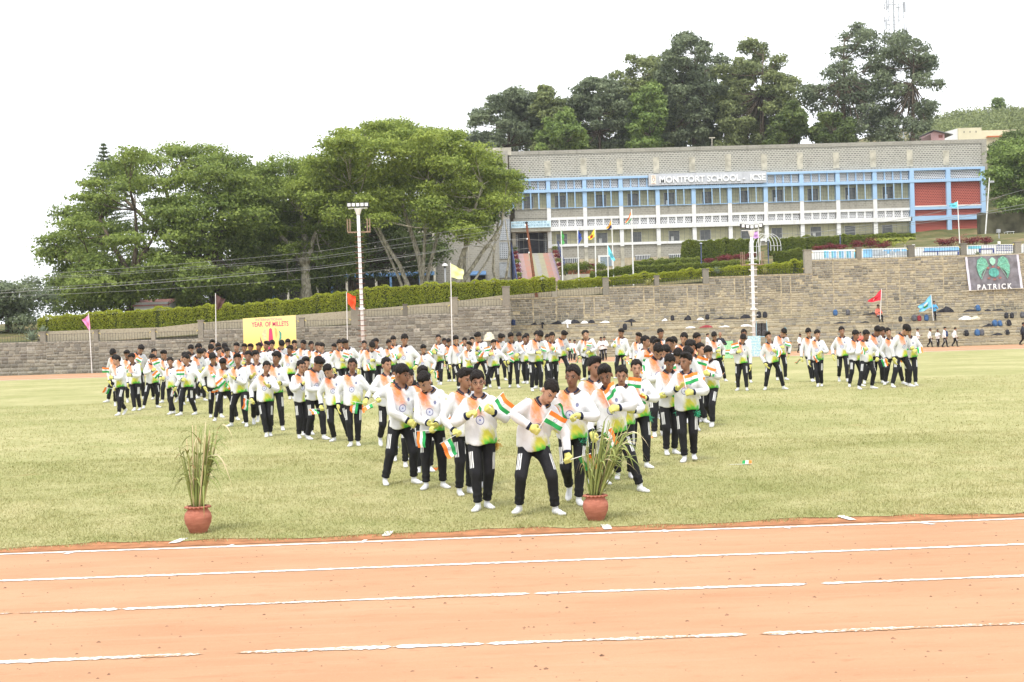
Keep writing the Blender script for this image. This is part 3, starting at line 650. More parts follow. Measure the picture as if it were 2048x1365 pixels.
# ------------------------------------------------------------------ hedges and garden plants
def hedge(name, label, prof, Y, th, n, s, lm_, group=None, rough=.06, cat='hedge'):
    """prof: (px, top y, bottom y) along the hedge; a clipped volume of leaves over an inner core of twigs"""
    W_ = [(AT(x, a, Y), AT(x, b, Y)) for x, a, b in prof]; root = tag(empty(name, (W_[0][0].x, Y, W_[0][1].z)), label, cat, group)
    L_ = [(q[0].x, q[0].z, q[1].z) for q in W_]; xs = np.array([l[0] for l in L_]); zt = np.array([l[1] for l in L_]); zb = np.array([l[2] for l in L_])
    m_ = MB(); poly = [(l[0], l[2]) for l in L_] + [(l[0], l[1] - .10) for l in reversed(L_)]; m_.prism(poly, Y + .10, Y + th - .08); m_.build('twig_core', M_TWIG, root)
    X = NP.uniform(xs[0], xs[-1], n); face = NP.random(n); X = np.where(face >= .96, np.where(NP.random(n) < .5, xs[0], xs[-1]), X); T = np.interp(X, xs, zt) ; B = np.interp(X, xs, zb)
    lump = .08 * np.sin(X * 1.7) + .06 * np.sin(X * 4.1 + 1) + .05 * np.sin(X * 9.3) + NP.normal(0, rough * .6, n)
    front = face < .62; topf = (face >= .62) & (face < .96)
    v = NP.random(n); Yc = np.where(front, Y + lump * .8, Y + v * th); Z = np.where(front, B + (T - B) * v, np.where(topf, T + lump, B + (T - B) * v)); Yc = np.where(~front & ~topf, Y + NP.random(n) * th, Yc)
    Nn = np.where(front[:, None], [[0, -1., .4]], [[0, -.2, 1.]]); C = np.stack([X, Yc, Z], 1)
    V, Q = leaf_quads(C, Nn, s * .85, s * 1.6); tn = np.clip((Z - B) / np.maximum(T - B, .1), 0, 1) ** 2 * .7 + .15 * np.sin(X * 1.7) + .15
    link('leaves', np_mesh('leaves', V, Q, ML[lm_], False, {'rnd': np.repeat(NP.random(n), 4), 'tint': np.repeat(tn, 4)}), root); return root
M_TWIG = plain('hedge_twigs', (.035, .045, .015), .95, .4, 9, .05)
hedge('hedge', 'long clipped yellow-green hedge on the bank wall under the trees', [(75, 639, 668), (130, 632, 664), (200, 626, 661), (350, 617, 655), (500, 608, 646), (600, 598, 637), (735, 578, 620), (900, 567, 604), (1000, 562, 592), (1110, 556, 582)], YW + 1.55, 1.0, 46000, .085, 'hy')
hedge('hedge', 'yellow clipped hedge right behind the railing right of the stairs', [(1117, 563, 578), (1210, 556, 572), (1320, 546, 564), (1410, 539, 556), (1500, 532, 552), (1612, 523, 548)], 91.1, .8, 20000, .085, 'hy')
hedge('hedge', 'green clipped hedge one tier above the yellow hedge', [(1182, 546, 558), (1260, 533, 548), (1400, 527, 542), (1528, 522, 536)], 96.2, .9, 12000, .09, 'hg')
hedge('hedge', 'low green hedge in front of the basement windows', [(1270, 523, 533), (1400, 517, 530)], 111.3, .9, 5000, .10, 'gl')
hedge('hedge', 'tall dark hedge below the ground floor windows left of the arch', [(1366, 500, 524), (1368, 484, 524), (1440, 481, 522), (1520, 478, 522)], 115.6, 1.2, 15000, .12, 'hg')
hedge('hedge', 'tall dark hedge below the ground floor windows right of the arch', [(1540, 478, 512), (1640, 474, 508), (1740, 471, 503), (1830, 468, 500)], 115.6, 1.2, 19000, .12, 'hg')
hedge('hedge', 'square green hedge between the arch and the stone pier', [(1551, 504, 532), (1612, 500, 528)], 102.7, 1.0, 6000, .09, 'hg')
def bush(label, px, py, w_, h_, Y, lm_, n=500, s=.12, name='croton_bush', group=None, cat='bush'):
    c = AT(px, py, Y); k = Y / FPX; cl_ = [(c + Vector((RND.uniform(-.3, .3) * w_ * k, RND.uniform(-.2, .2), RND.uniform(-.2, .25) * h_ * k)), w_ * k * .33, .35, h_ * k * .38) for _ in range(4)]
    g = c.copy(); g.z -= h_ * k * .55; root = tag(empty(name, g), label, cat, group); m_ = MB()
    for q in cl_: m_.tube([g, q[0]], [.025, .01], 5)
    m_.build('stems', M_BARKD, root); link('leaves', crown_mesh('leaves', cl_, n, s * .7, s * 1.3, ML[lm_], .6, .2), root)
for i, (px, py) in enumerate([(1418, 521), (1440, 519), (1462, 517), (1484, 516), (1506, 514)]): bush('dark red croton bush, %s from the left below the tall hedge' % ORD[i], px, py, 30, 14, 107, 'rd', 420, .11, group='red bushes below the tall hedge')
for i, (px, py, s_) in enumerate([(1640, 500, 22), (1662, 497, 26), (1684, 495, 18), (1716, 492, 24), (1738, 489, 34), (1768, 491, 20), (1880, 487, 24), (1900, 486, 30), (1932, 484, 34), (1950, 483, 26), (1968, 483, 24)]):
    bush('dark red bush behind the mural wall, %s from the left' % ORD[i], px, py, s_ + 6, s_ * .7, 97, 'rd', 500, .11, group='red bushes behind the mural wall')
for i, (px, py) in enumerate([(1130, 540), (1150, 536), (1170, 535), (1195, 538), (1330, 526), (1352, 522)]): bush('leafy green garden shrub beside the flagpoles, %s from the left' % ORD[i], px, py, 32, 22, 120, 'gl', 600, .14, 'garden_shrub', 'shrubs beside the flagpoles', 'shrub')
for i, (px, py, w_) in enumerate([(862, 574, 46), (905, 572, 30)]): bush(['low brown-green shrub at the foot of the pale stems', 'low shrub beside the garden lamp'][i], px, py, w_, 20, 98, 'gg', 900, .10, 'garden_shrub', None, 'shrub')
M_AGAVE = plain('agave_grey_green', (.22, .27, .18), .6, .3, 12); M_AGAVY = plain('agave_yellow', (.42, .42, .16), .6, .3, 14); M_PALM = plain('palm_yellow_green', (.33, .36, .07), .6, .35, 6)
def agave(label, px, py, Y, r, mat_, n=26):
    c = AT(px, py, Y); root = tag(empty('agave_plant', c), label, 'plant')
    for i in range(n):
        a = i * 2.4; el = rad(15 + 70 * (i / n)); d = Vector((math.cos(a) * math.cos(el), math.sin(a) * math.cos(el), math.sin(el))); s_ = Vector((-math.sin(a), math.cos(a), 0)); L_ = r * RND.uniform(.8, 1.1); w_ = r * .09
        nrm = d.cross(s_); V = [-s_ * w_ * .6, s_ * w_ * .6, d * L_ * .5 + s_ * w_, d * L_ * .5 - s_ * w_, d * L_ + Vector((0, 0, -.06 * L_)), d * L_ * .5 - nrm * w_ * .5]
        MB().add(V, [(0, 1, 5), (1, 2, 5), (2, 4, 5), (4, 3, 5), (3, 0, 5)]).build('blade', mat_, root, loc=(0, 0, 0))
agave('spiky grey-green agave at the open railing on the left', 64, 682, 86.9, .9, M_AGAVE); agave('smaller grey-green agave beside the left stone pier', 86, 670, 87.2, .75, M_AGAVE)
agave('yellow-striped agave on top of the stepped wall', 1297, 572, YWR + .4, .6, M_AGAVY); agave('broad grey agave behind the zigzag rail', 1434, 548, YWR + .8, .6, M_AGAVE)
agave('round spiky agave right of the white light mast', 1529, 549, YWR + .8, .65, M_AGAVY); agave('small plant over the corner of the banner', 1955, 514, YWR + .3, .5, M_AGAVE); agave('thin plant on the wall top at the right edge', 2030, 514, YWR + .3, .5, M_AGAVY)
for i, (px, py, h_) in enumerate([(1768, 500, 1.6), (1788, 500, 1.2), (1810, 498, 1.6)]):
    b = AT(px, py, 99); b.z -= .2; root = tag(empty('palm', b), 'yellow-green feathery palm in front of the hedge, %s from the left' % ORD[i], 'palm', 'palms in front of the hedge'); MB().tube([(0, 0, 0), (0, 0, h_ * .35)], [.07, .04], 7).build('trunk', M_BARKP, root, True, (0, 0, 0))
    for j in range(9):
        a = j * .7 + i; m_ = MB(); pts = [Vector((math.cos(a) * t * .55 * h_, math.sin(a) * t * .3, h_ * (.35 + t * .85 - .62 * t * t))) for t in np.linspace(0, 1, 8)]; m_.tube(pts, [.014] * 8, 4, cap=False)
        for q in range(1, 8):
            for s_ in (-1, 1):
                e = pts[q] + Vector((s_ * .13 * math.sin(a) + .04 * math.cos(a), s_ * .13 * math.cos(a), .08)) * h_; w_ = Vector((.022, 0, .022)); m_.add([pts[q] - w_, pts[q] + w_, e], [(0, 1, 2)])
        m_.build('frond', M_PALM, root, loc=(0, 0, 0))
# ------------------------------------------------------------------ school building
YB = 150.0
def brickmat(name, bw, bh, c1, c2, mort, msize, off=.5, rough=.9, noise_amt=.35, bump=.4, smooth=.1, stain=.5):
    k = N(name, rough, .12); p = k.pos(False); s = k.xyz(p); cv = k.n('ShaderNodeCombineXYZ'); k.put(cv.inputs[0], s[0]); k.put(cv.inputs[1], s[2])
    nz_ = k.noise(p, 1.6, 3, .5, 'Color'); ad = k.n('ShaderNodeVectorMath', operation='MULTIPLY_ADD'); k.put(ad.inputs[0], nz_); ad.inputs[1].default_value = (.06, .06, 0); k.put(ad.inputs[2], cv.outputs[0])
    b = k.n('ShaderNodeTexBrick', offset=off); k.put(b.inputs['Vector'], ad.outputs[0]); b.inputs['Scale'].default_value = 1; b.inputs['Brick Width'].default_value = bw; b.inputs['Row Height'].default_value = bh
    b.inputs['Mortar Size'].default_value = msize; b.inputs['Mortar Smooth'].default_value = smooth; b.inputs['Bias'].default_value = 0
    k.put(b.inputs['Color1'], c1); k.put(b.inputs['Color2'], c2); k.put(b.inputs['Mortar'], mort)
    f = k.noise(p, .45, 6, .7); c = k.mix(k.ma('MULTIPLY', k.step(f, .45, .72), noise_amt), b.outputs['Color'], tuple(x * .6 for x in mort)); g = k.noise(p, 6, 4)
    c = k.mix(k.ma('MULTIPLY', k.step(g, .5, .75), .25), c, mort); sk = k.noise(k.scale(p, (1.5, 1, .10)), 1.6, 5, .75); c = k.mix(k.ma('MULTIPLY', k.step(sk, .54, .70), stain), c, tuple(x * .45 for x in mort)); k.col(c); k.bump(b.outputs['Fac'], -bump, .03); return k.m
M_BST = brickmat('coursed_building_stone', .38, .225, (.15, .148, .132), (.27, .26, .23), (.49, .47, .41), .05, noise_amt=.2)
M_RUB = brickmat('weathered_rubble_stone', .42, .22, (.27, .255, .22), (.345, .325, .28), (.385, .365, .31), .035, noise_amt=.35)
M_BASE = plain('tan_plaster_base', (.44, .37, .26), .9, .25, 1.2, .1, .2)
M_PIL = plain('stained_pilaster_plaster', (.46, .43, .35), .92, .25, 1.5, .1, .2)
def painted(name, c, amt, dirt):
    k = N(name, .6, .2); p = k.pos(False); sk = k.noise(k.scale(p, (2.0, 1, .18)), 2.4, 5, .75); f = k.noise(p, 1.3, 5, .7)
    q = k.mix(k.ma('MULTIPLY', k.step(sk, .52, .72), amt), c, dirt); q = k.mix(k.ma('MULTIPLY', k.step(f, .5, .75), amt * .6), q, dirt); k.col(q); return k.m
M_BLUE = painted('sky_blue_paint', (.36, .53, .74), .45, (.24, .33, .44)); M_WHITE = painted('white_wall_paint', (.76, .76, .75), .5, (.45, .43, .38)); M_DBLUE = plain('deep_blue_paint', (.11, .21, .38), .5, .12, 2)
M_CREAM = plain('cream_corridor_wall', (.64, .61, .38), .8, .08, 1.5); M_DARK = plain('dark_opening', (.035, .035, .045), .5, .3, 2); M_GREYB = plain('grey_grille_paint', (.20, .20, .18), .6, .1, 3)
def holemat(name, hole, web, bw=.20, bh=.15, ms=.032): return brickmat(name, bw, bh, hole, tuple(x * 1.4 for x in hole), web, ms, noise_amt=.1, bump=.3)
M_JALI = holemat('perforated_screen', (.045, .045, .05), (.62, .62, .62), .26, .19, .045); M_RJALI = holemat('red_perforated_screen', (.10, .02, .02), (.46, .135, .105), .28, .19, .05); M_GJALI = brickmat('grey_grid_block', .22, .22, (.06, .065, .07), (.12, .13, .14), (.40, .42, .44), .06, 0.0, noise_amt=.1)
M_PANE = plain('dim_window_pane', (.08, .09, .10), .15, .3, 2, .6)
PX = [1025, 1097.4, 1169.7, 1242, 1315.4, 1387.4, 1459.6, 1531.6, 1603.6, 1676, 1750, 1823.7, 1896.6, 1965.6]
XP = [AT(x, 410, YB).x for x in PX]; zl = lambda y, x=1243: AT(x, y, YB).z
ZT, ZC, ZB0, ZB1, ZJ1, ZB2, ZW1, ZSP, ZWB0, ZWB1, ZJL, ZBM, ZW2, ZSL = [zl(v) for v in (297, 304.5, 353.4, 358, 376, 382, 412.5, 414, 432, 437, 450.6, 459, 485.5, 490.5)]
XR = AT(1977, 400, YB).x; XL = XP[0] - .25; ZG = 5.0
sb = tag(empty('school_building', (XP[5], YB, ZG)), 'long two-storey stone school with sky blue and white window bands', 'building')
MB().box(XL, XR, YB + 1.6, YB + 14, ZG, ZC - .2).build('body', M_BASE, sb)
MB().box(XL, XR, YB + .3, YB + 1.6, ZB0 + .01, ZC).build('parapet', M_BST, sb)
MB().box(XL, XR + .05, YB + .22, YB + 1.8, ZC + .002, ZT).build('coping', M_RUB, sb)
m_ = MB(); x9 = AT(955, 292, YB).x; m_.box(x9, XL + .3, YB + .2, YB + 1.8, ZC + .003, zl(289)); m_.build('raised_coping', M_PIL, sb)
for i, x in enumerate(XP[1:-1]): MB().box(x - .35, x + .35, YB + .24, YB + .32, ZB0 + .3, ZC - .55 - .3 * RND.random()).build('pilaster', M_PIL, sb)
MB().box(XP[-1] + .12, XR, YB + .1, YB + 1.6, ZG, ZC - .01).build('corner_pier', M_RUB, sb)
E = XP[-1]
for nm, z0, z1, dy, mt, xa, xb in [('top_beam', ZB1, ZB0, -.25, M_BLUE, XL, E + .1), ('middle_beam', ZB2, ZJ1, -.35, M_BLUE, XL, E + .3), ('white_band', ZWB1, ZWB0, -.04, M_WHITE, XP[1], XP[11]), ('white_beam', ZBM, ZJL, -.30, M_WHITE, XP[1], XP[11] - .1), ('white_sill', ZSL, ZW2, -.12, M_WHITE, XP[1], XP[11]),
                               ('red_bay_band', zl(437), zl(431.5), -.2, M_BLUE, XP[11] + .2, E + .1), ('red_bay_ledge', zl(431.4), zl(429), -.22, M_WHITE, XP[11] + .2, E + .1), ('red_bay_beam', ZBM, ZJL + .05, -.32, M_BLUE, XP[11] + .2, E + .35)]:
    MB().box(xa, xb, YB + dy, YB + 1.6, z0, z1).build(nm, mt, sb)
for i, x in enumerate(XP):
    hw = .24 if i else .18
    if i >= 11: MB().box(x - .25, x + .25, YB - .3, YB + 1.6, ZG + 2, ZB0 - .003).build('pillar', M_BLUE, sb)
    else:
        MB().box(x - hw, x + hw, YB - .18, YB + 1.6, ZW1, ZB0 - .004).build('pillar', M_BLUE, sb)
        if i: MB().box(x - hw + .01, x + hw - .01, YB - .14, YB + 1.59, ZSL - .15, ZW1 - .002).build('pillar', M_WHITE, sb); MB().box(x - hw + .02, x + hw - .02, YB - .02, YB + 1.58, ZG, ZSL - .152).build('pillar_base', M_PIL, sb)
def window(xa, xb, z0, z1, bars, vert, seed):
    r = random.Random(seed); w_ = MB().box(xa, xb, YB + .45, YB + .6, z0, z1).build('window', M_CREAM, sb)
    m_ = MB(); n = 2 if (xb - xa) > 2 else 1; W_ = xb - xa
    dx = xa + W_ * r.uniform(.12, .3); dw = min(W_ * .35, 1.2); m_.box(dx, dx + dw, YB + .42, YB + .46, z0 + .02, z1 - .32); m_.build('pane', M_PANE, w_, loc=(0, 0, 0))
    f = MB(); f.box(dx - .05, dx - .005, YB + .39, YB + .47, z0, z1 - .3); f.box(dx + dw + .005, dx + dw + .05, YB + .39, YB + .47, z0, z1 - .3)
    if r.random() < .5: f.box(dx + .2, dx + .2 + .3 * r.random() + .15, YB + .36, YB + .41, z0 + .05, z0 + .55)
    f.build('frame', M_WHITE, w_, loc=(0, 0, 0))
    g = MB()
    for q in range(bars): z = z0 + (z1 - z0) * (q + .5) / bars; g.box(xa, xb, YB + .02, YB + .045, z - .018, z + .018)
    for q in range(vert): x = xa + W_ * (q + .5) / vert; g.box(x - .012, x + .012, YB + .05, YB + .07, z0, z1)
    g.build('grille', M_GREYB, w_, loc=(0, 0, 0))
for i in range(11):
    a, b = XP[i] + .24, XP[i + 1] - .24; n = 4; sw_ = (b - a) / n
    for j in range(n):        # upper perforated panels and slanting fins
        MB().box(a + sw_ * j + .07, a + sw_ * (j + 1) - .07, YB + .1, YB + .2, ZJ1 + .002, ZB1 - .002).build('screen_panel', M_JALI, sb)
        if j: 
            x = a + sw_ * j; MB().box(x - .055, x + .055, YB - .12, YB + .3, ZJ1 + .002, ZB1 - .003).build('mullion', M_BLUE, sb)
            MB().add([(x - .05, YB - .32, ZW1 - .12), (x + .05, YB - .32, ZW1 - .12), (x + .16, YB + .12, ZW1 - .12), (x + .06, YB + .12, ZW1 - .12), (x - .05, YB - .32, ZB2 - .004), (x + .05, YB - .32, ZB2 - .004), (x + .16, YB + .12, ZB2 - .004), (x + .06, YB + .12, ZB2 - .004)],
                     [(0, 3, 2, 1), (4, 5, 6, 7), (0, 1, 5, 4), (1, 2, 6, 5), (2, 3, 7, 6), (3, 0, 4, 7)]).build('fin', M_BLUE, sb)
    window(a, b, ZW1, ZB2 - .003, 11, 4, i)
    MB().box(a - .02, b + .02, YB - .06, YB + .5, ZW1 - .085, ZW1 - .002).build('sill', M_BLUE if i else M_PIL, sb)
    MB().box(a - .01, b + .01, YB + .05, YB + 1.3, ZWB0 + .003, ZW1 - .09).build('stone_panel', M_RUB, sb)
    if i:
        for j in range(n):
            MB().box(a + sw_ * j + .09, a + sw_ * (j + 1) - .09, YB + .1, YB + .2, ZJL + .002, ZWB1 - .002).build('screen_panel', M_JALI, sb)
            if j: x = a + sw_ * j; MB().box(x - .09, x + .09, YB - .02, YB + .3, ZJL + .002, ZWB1 - .003).build('mullion', M_WHITE, sb)
        window(a, b, ZW2 + .002, ZBM - .003, 10, 6, 50 + i)
        MB().box(a - .01, b + .01, YB + .05, YB + 1.6, ZSL - 1.5, ZSL - .003).build('stone_panel', M_RUB, sb)
        MB().box(a - .01, b + .01, YB + .03, YB + 1.6, ZG, ZSL - 1.503).build('base_panel', M_BASE, sb)
for i in (11, 12):
    a, b = XP[i] + .25, XP[i + 1] - (.25 if i == 11 else .05)
    MB().box(a, b, YB + .05, YB + .2, ZJ1 + .002, ZB1 - .002).build('screen_panel', M_JALI, sb)
    for z0, z1 in ((zl(429) + .004, ZB2 - .004), (ZJL + .06, zl(437) - .003), (ZG + 2, ZBM - .004)): MB().box(a, b, YB + .06, YB + .25, z0, z1).build('red_screen', M_RJALI, sb)
# basement windows
for i, (xa, xb, ya, yb) in enumerate([(1125, 1158, 517, 527), (1271, 1300, 511, 520), (1338, 1372, 509, 517)]):
    a = AT(xa, yb, YB); b = AT(xb, ya, YB); w_ = MB().box(a.x, b.x, YB - .02, YB + .02, a.z, b.z).build('basement_window', M_PANE, sb); g = MB()
    for q in range(9): x = a.x + (b.x - a.x) * (q + .5) / 9; g.box(x - .02, x + .02, YB - .06, YB - .03, a.z, b.z)
    g.box(a.x - .06, b.x + .06, YB - .07, YB - .021, b.z + .002, b.z + .07); g.build('grille', M_WHITE, w_, loc=(0, 0, 0))
a = AT(1201, 533, YB); b = AT(1223, 514, YB); d_ = MB().box(a.x, b.x, YB - .03, YB + .02, a.z, b.z).build('door', plain('grey_blue_door', (.25, .30, .34), .6), sb)
f = MB(); f.box(a.x - .25, a.x - .005, YB - .06, YB + .02, a.z, b.z + .2); f.box(b.x + .005, b.x + .25, YB - .06, YB + .02, a.z, b.z + .2); f.box(a.x - .004, b.x + .004, YB - .06, YB + .02, b.z + .005, b.z + .2); f.build('frame', M_WHITE, d_, loc=(0, 0, 0))
# entrance bay (first bay, ground floor)
a, b = XP[0] + .15, XP[1] - .15; zE0 = AT(1065, 508, YB).z; zE1 = AT(1065, 463, YB).z
MB().box(a, b, YB + 1.2, YB + 1.5, zE0, zE1).build('entrance_opening', M_DARK, sb)
m_ = MB()
for x in (a + .55, (a + b) / 2 - .9, (a + b) / 2 + .9, b - .5): m_.box(x - .03, x + .03, YB + 1.1, YB + 1.19, zE0, zE1)
m_.build('door_mullions', M_GREYB, sb)
for x0, x1 in ((a - .3, a + .1), (b - .1, b + .25)): MB().box(x0, x1, YB - .1, YB + 1.4, ZG, zE1).build('entrance_pillar', M_PIL, sb)
for x0 in (a + .12, b - .42): MB().box(x0, x0 + .3, YB + .9, YB + 1.1, zE0, zE1 - .2).build('entrance_grid', M_GJALI, sb)
c0 = AT(1022, 457, YB - 1.4); c1_ = AT(1101, 441.5, YB - 1.4)
MB().prism([(c0.x, c0.z - .42), (c1_.x, c0.z - .42), (c1_.x, c0.z - .003), (c0.x, c0.z - .003)], YB - 1.2, YB + 1.0).build('canopy', M_PIL, sb)
MB().box(a - .1, b + .1, YB + .1, YB + 1.6, c0.z, ZWB0).build('stone_panel', M_RUB, sb)
es = tag(empty('sign_board', (c0.x, YB - 1.4, c0.z)), 'pale blue motto board above the entrance of the school', 'sign'); MB().box(c0.x, c1_.x, YB - 1.45, YB - 1.22, c0.z, c1_.z).build('board', plain('pale_blue_board', (.55, .72, .80), .6, .05), es)
M_TXB = plain('faded_blue_lettering', (.22, .38, .48), .7); xm = (c0.x + c1_.x) / 2; hz = c1_.z - c0.z
fit_text('THIS IS MY SCHOOL! I MUST BE', 1031, 1093, 443, 447.6, YB - 1.455, M_TXB, es, bold=.02); fit_text('PROUD OF IT! IT MUST BE PROUD OF ME', 1024, 1099, 449, 453.6, YB - 1.455, M_TXB, es, bold=.02)
# name sign
n0 = AT(1297.5, 372, YB - .5); n1 = AT(1533, 343.5, YB - .5); z0 = AT(1415, 368.7, YB - .5).z; z1 = AT(1415, 345.6, YB - .5).z
ns = tag(empty('school_sign', (n0.x, YB - .5, z0)), 'silver school name sign with white raised letters and crest', 'sign'); M_SILV = plain('brushed_silver_panel', (.50, .51, .54), .4, .06, 2, .4); xs_ = np.linspace(n0.x, n1.x, 6)
for q in range(5): MB().box(xs_[q] + .008, xs_[q + 1] - .008, YB - .5, YB - .42, z0, z1).build('panel', M_SILV, ns)
MB().box(n0.x, n1.x, YB - .42, YB - .26, z0 + .05, z1 - .05).build('backing', M_GREYB, ns)
M_LET = plain('white_sign_letters', (.85, .85, .85), .4, .03); tx0 = AT(1319, 360, YB - .5).x; tx1 = AT(1531, 355, YB - .5).x; H_ = (z1 - z0)
me = text_mesh('MONTFORT SCHOOL -  ICSE', 1.0, .03, 'LEFT', .02); xv = [v.co.x for v in me.vertices]; zv = [v.co.y for v in me.vertices]; sx = (tx1 - tx0) / (max(xv) - min(xv)); sz = H_ * .56 / (max(zv) - min(zv))
me.materials.clear(); me.materials.append(M_LET); o = link('letters', me, ns, Vector((tx0 - min(xv) * sx, YB - .56, z0 + H_ * .22)) - Vector(ns['_w'])); o.rotation_euler = (math.pi / 2, 0, 0); o.scale = (sx, sz, 1.5)
cx = AT(1307, 360, YB - .5).x; cr_ = MB().box(cx - .28, cx + .28, YB - .53, YB - .505, z0 + H_ * .12, z1 - H_ * .1).build('crest', plain('cream_crest', (.80, .72, .62), .6), ns)
m_ = MB(); sh_ = [(-.17, .25), (.17, .25), (.17, -.02), (0, -.25), (-.17, -.02)]; zc = (z0 + z1) / 2; m_.prism([(cx + u, zc + v) for u, v in reversed(sh_)], YB - .545, YB - .531); m_.build('shield', plain('brown_shield', (.42, .28, .18), .6), cr_, loc=(0, 0, 0))
MB().prism([(cx + u * .6, zc + v * .6) for u, v in reversed(sh_)], YB - .552, YB - .546).build('shield_field', M_LET, cr_, loc=(0, 0, 0)); m_ = MB().box(cx - .2, cx + .2, YB - .545, YB - .531, z1 - H_ * .2, z1 - H_ * .16); m_.box(cx - .2, cx + .2, YB - .545, YB - .531, z0 + H_ * .15, z0 + H_ * .19); m_.build('crest_band', plain('brown_band', (.5, .3, .2), .6), cr_, loc=(0, 0, 0))
# stair tower left of the entrance and the left wing behind the trees
YS = YB - 2.5; xa = AT(868, 500, YS).x; xb = AT(1021, 500, YS).x; zt = AT(960, 303, YS).z
tw = tag(empty('stair_tower', (xa, YS, 5)), 'rubble stone stair tower with tall grid windows left of the entrance', 'building')
MB().box(xa, xb, YS, YB + 6, 4.0, zt).build('wall', M_RUB, tw)
for i, (y0, y1) in enumerate([(398, 431), (440, 481), (486, 518), (526, 556)]):
    p = AT(1000.5, y1, YS); q = AT(1018.5, y0, YS); w_ = MB().box(p.x, q.x, YS - .08, YS + .05, p.z, q.z).build('grid_window', M_GJALI if i < 3 else plain('pale_panel', (.36, .38, .40), .6), tw)
    f = MB(); f.box(p.x - .07, p.x - .002, YS - .12, YS, p.z - .06, q.z + .06); f.box(q.x + .002, q.x + .07, YS - .12, YS, p.z - .06, q.z + .06); f.box(p.x, q.x, YS - .12, YS, q.z + .004, q.z + .07); f.build('frame', plain('grey_frame', (.33, .35, .37), .6), w_, loc=(0, 0, 0))
p = AT(939, 552, YS); q = AT(972, 542, YS); MB().add([(p.x, YS, q.z), (q.x, YS, q.z), (q.x, YS - .7, p.z + .12), (p.x, YS - .7, p.z + .12), (p.x, YS - .7, p.z), (q.x, YS - .7, p.z), (q.x, YS, q.z - .1), (p.x, YS, q.z - .1)], [(0, 1, 2, 3), (3, 2, 5, 4), (4, 5, 6, 7), (0, 3, 4, 7), (1, 6, 5, 2)]).build('awning', M_DBLUE, tw)
MB().box(p.x + .1, q.x - .1, YS - .02, YS + .1, p.z - 2.2, p.z - .02).build('doorway', M_DARK, tw)
MB().box(AT(939, 560, YS).x - .05, AT(939, 560, YS).x + .03, YS - .12, YS - .04, 4.0, AT(939, 486, YS).z).build('downpipe', M_PIL, tw)
YV = 142; xa = AT(455, 500, YV).x; xb = AT(868, 500, YV).x - .02; zg = 4.0; zv_ = AT(700, 555, YV).z
M_SHADED = brickmat('shade_darkened_stone', .46, .27, (.07, .065, .055), (.10, .095, .08), (.12, .11, .09), .03)  # shade of the trees is put into this darker stone colour
lw = tag(empty('left_wing', (xa, YV, zg)), 'shaded wing with blue veranda posts behind the broad trees', 'building')
MB().box(xa, xb, YV + 2.2, YV + 12, zg, AT(700, 405, YV).z).build('wall', M_SHADED, lw)
MB().box(xa, xb, YV, YV + 2.2, zv_, zv_ + .38).build('blue_beam', M_DBLUE, lw); MB().box(xa, xb, YV + .2, YV + .4, zv_ + .39, zv_ + 1.15).build('screen_panel', holemat('tan_screen', (.06, .05, .04), (.42, .38, .30)), lw)
MB().box(xa, xb, YV + .1, YV + 2.2, zv_ + 1.16, zv_ + 1.7).build('white_band', M_PIL, lw)
MB().box(xa, xb, YV + .1, YV + 2.2, AT(700, 470, YV).z, AT(700, 462, YV).z).build('upper_slab', M_PIL, lw)
for i in range(15): x = xa + (xb - xa) * i / 14; MB().box(x - .12, x + .12, YV + .02, YV + .3, zg, zv_ - .003 if i % 2 else AT(700, 470, YV).z - .01).build('veranda_post', M_DBLUE if i % 2 else M_PIL, lw)
YO = 107; oa = AT(268, 618, YO); ob = AT(330, 598, YO); ob.x += .2
o_ = tag(empty('small_house', (oa.x, YO, oa.z)), 'small pink-roofed shed half hidden behind the hedge and left tree', 'house'); MB().box(oa.x, ob.x, YO, YO + 3, oa.z - .8, ob.z - .25).build('wall', M_WHITE, o_); MB().add([(oa.x - .2, YO - .3, ob.z - .5), (ob.x + .2, YO - .3, ob.z - .5), (ob.x + .2, YO + 3, ob.z + .1), (oa.x - .2, YO + 3, ob.z + .1), (oa.x - .2, YO - .3, ob.z - .58), (ob.x + .2, YO - .3, ob.z - .58)], [(0, 1, 2, 3), (0, 4, 5, 1)]).build('roof', plain('pink_roof', (.55, .28, .25), .8), o_)
# entrance stair, painted in upright colour bands
def mat_stairs():
    k = N('painted_stair', .85, .15); p = k.pos(False); s = k.xyz(p); u = k.n('ShaderNodeMapRange'); k.put(u.inputs[0], s[0]); u.inputs[1].default_value = sx0; u.inputs[2].default_value = sx1
    x = k.n('ShaderNodeValToRGB'); x.color_ramp.interpolation = 'CONSTANT'; e = x.color_ramp.elements; cs = [(0, (.40, .33, .44)), (.05, (.50, .36, .36)), (.17, (.52, .30, .24)), (.32, (.44, .43, .30)), (.46, (.42, .42, .40)), (.58, (.44, .43, .30)), (.72, (.52, .30, .24)), (.86, (.50, .36, .36)), (.95, (.40, .33, .44))]
    while len(e) < len(cs): e.new(.5)
    for i, (q, c) in enumerate(cs): e[i].position = q; e[i].color = (*c, 1)
    k.put(x.inputs[0], u.outputs[0]); f = k.noise(k.scale(p, (1, 1, 1.6)), 2.2, 6, .75); c = k.mix(k.ma('MULTIPLY', k.step(f, .46, .62), .8), x.outputs[0], (.40, .35, .29)); k.col(c); return k.m
sx0, sx1 = XP[0] + .3, XP[1] + .25; st_ = tag(empty('entrance_stairs', (sx0, 137, 6)), 'wide outdoor stair painted in pastel colour bands below the entrance', 'stairs'); M_STR = mat_stairs(); NS = 24; YE, ZE = 133.0, AT(1065, 585, 133).z
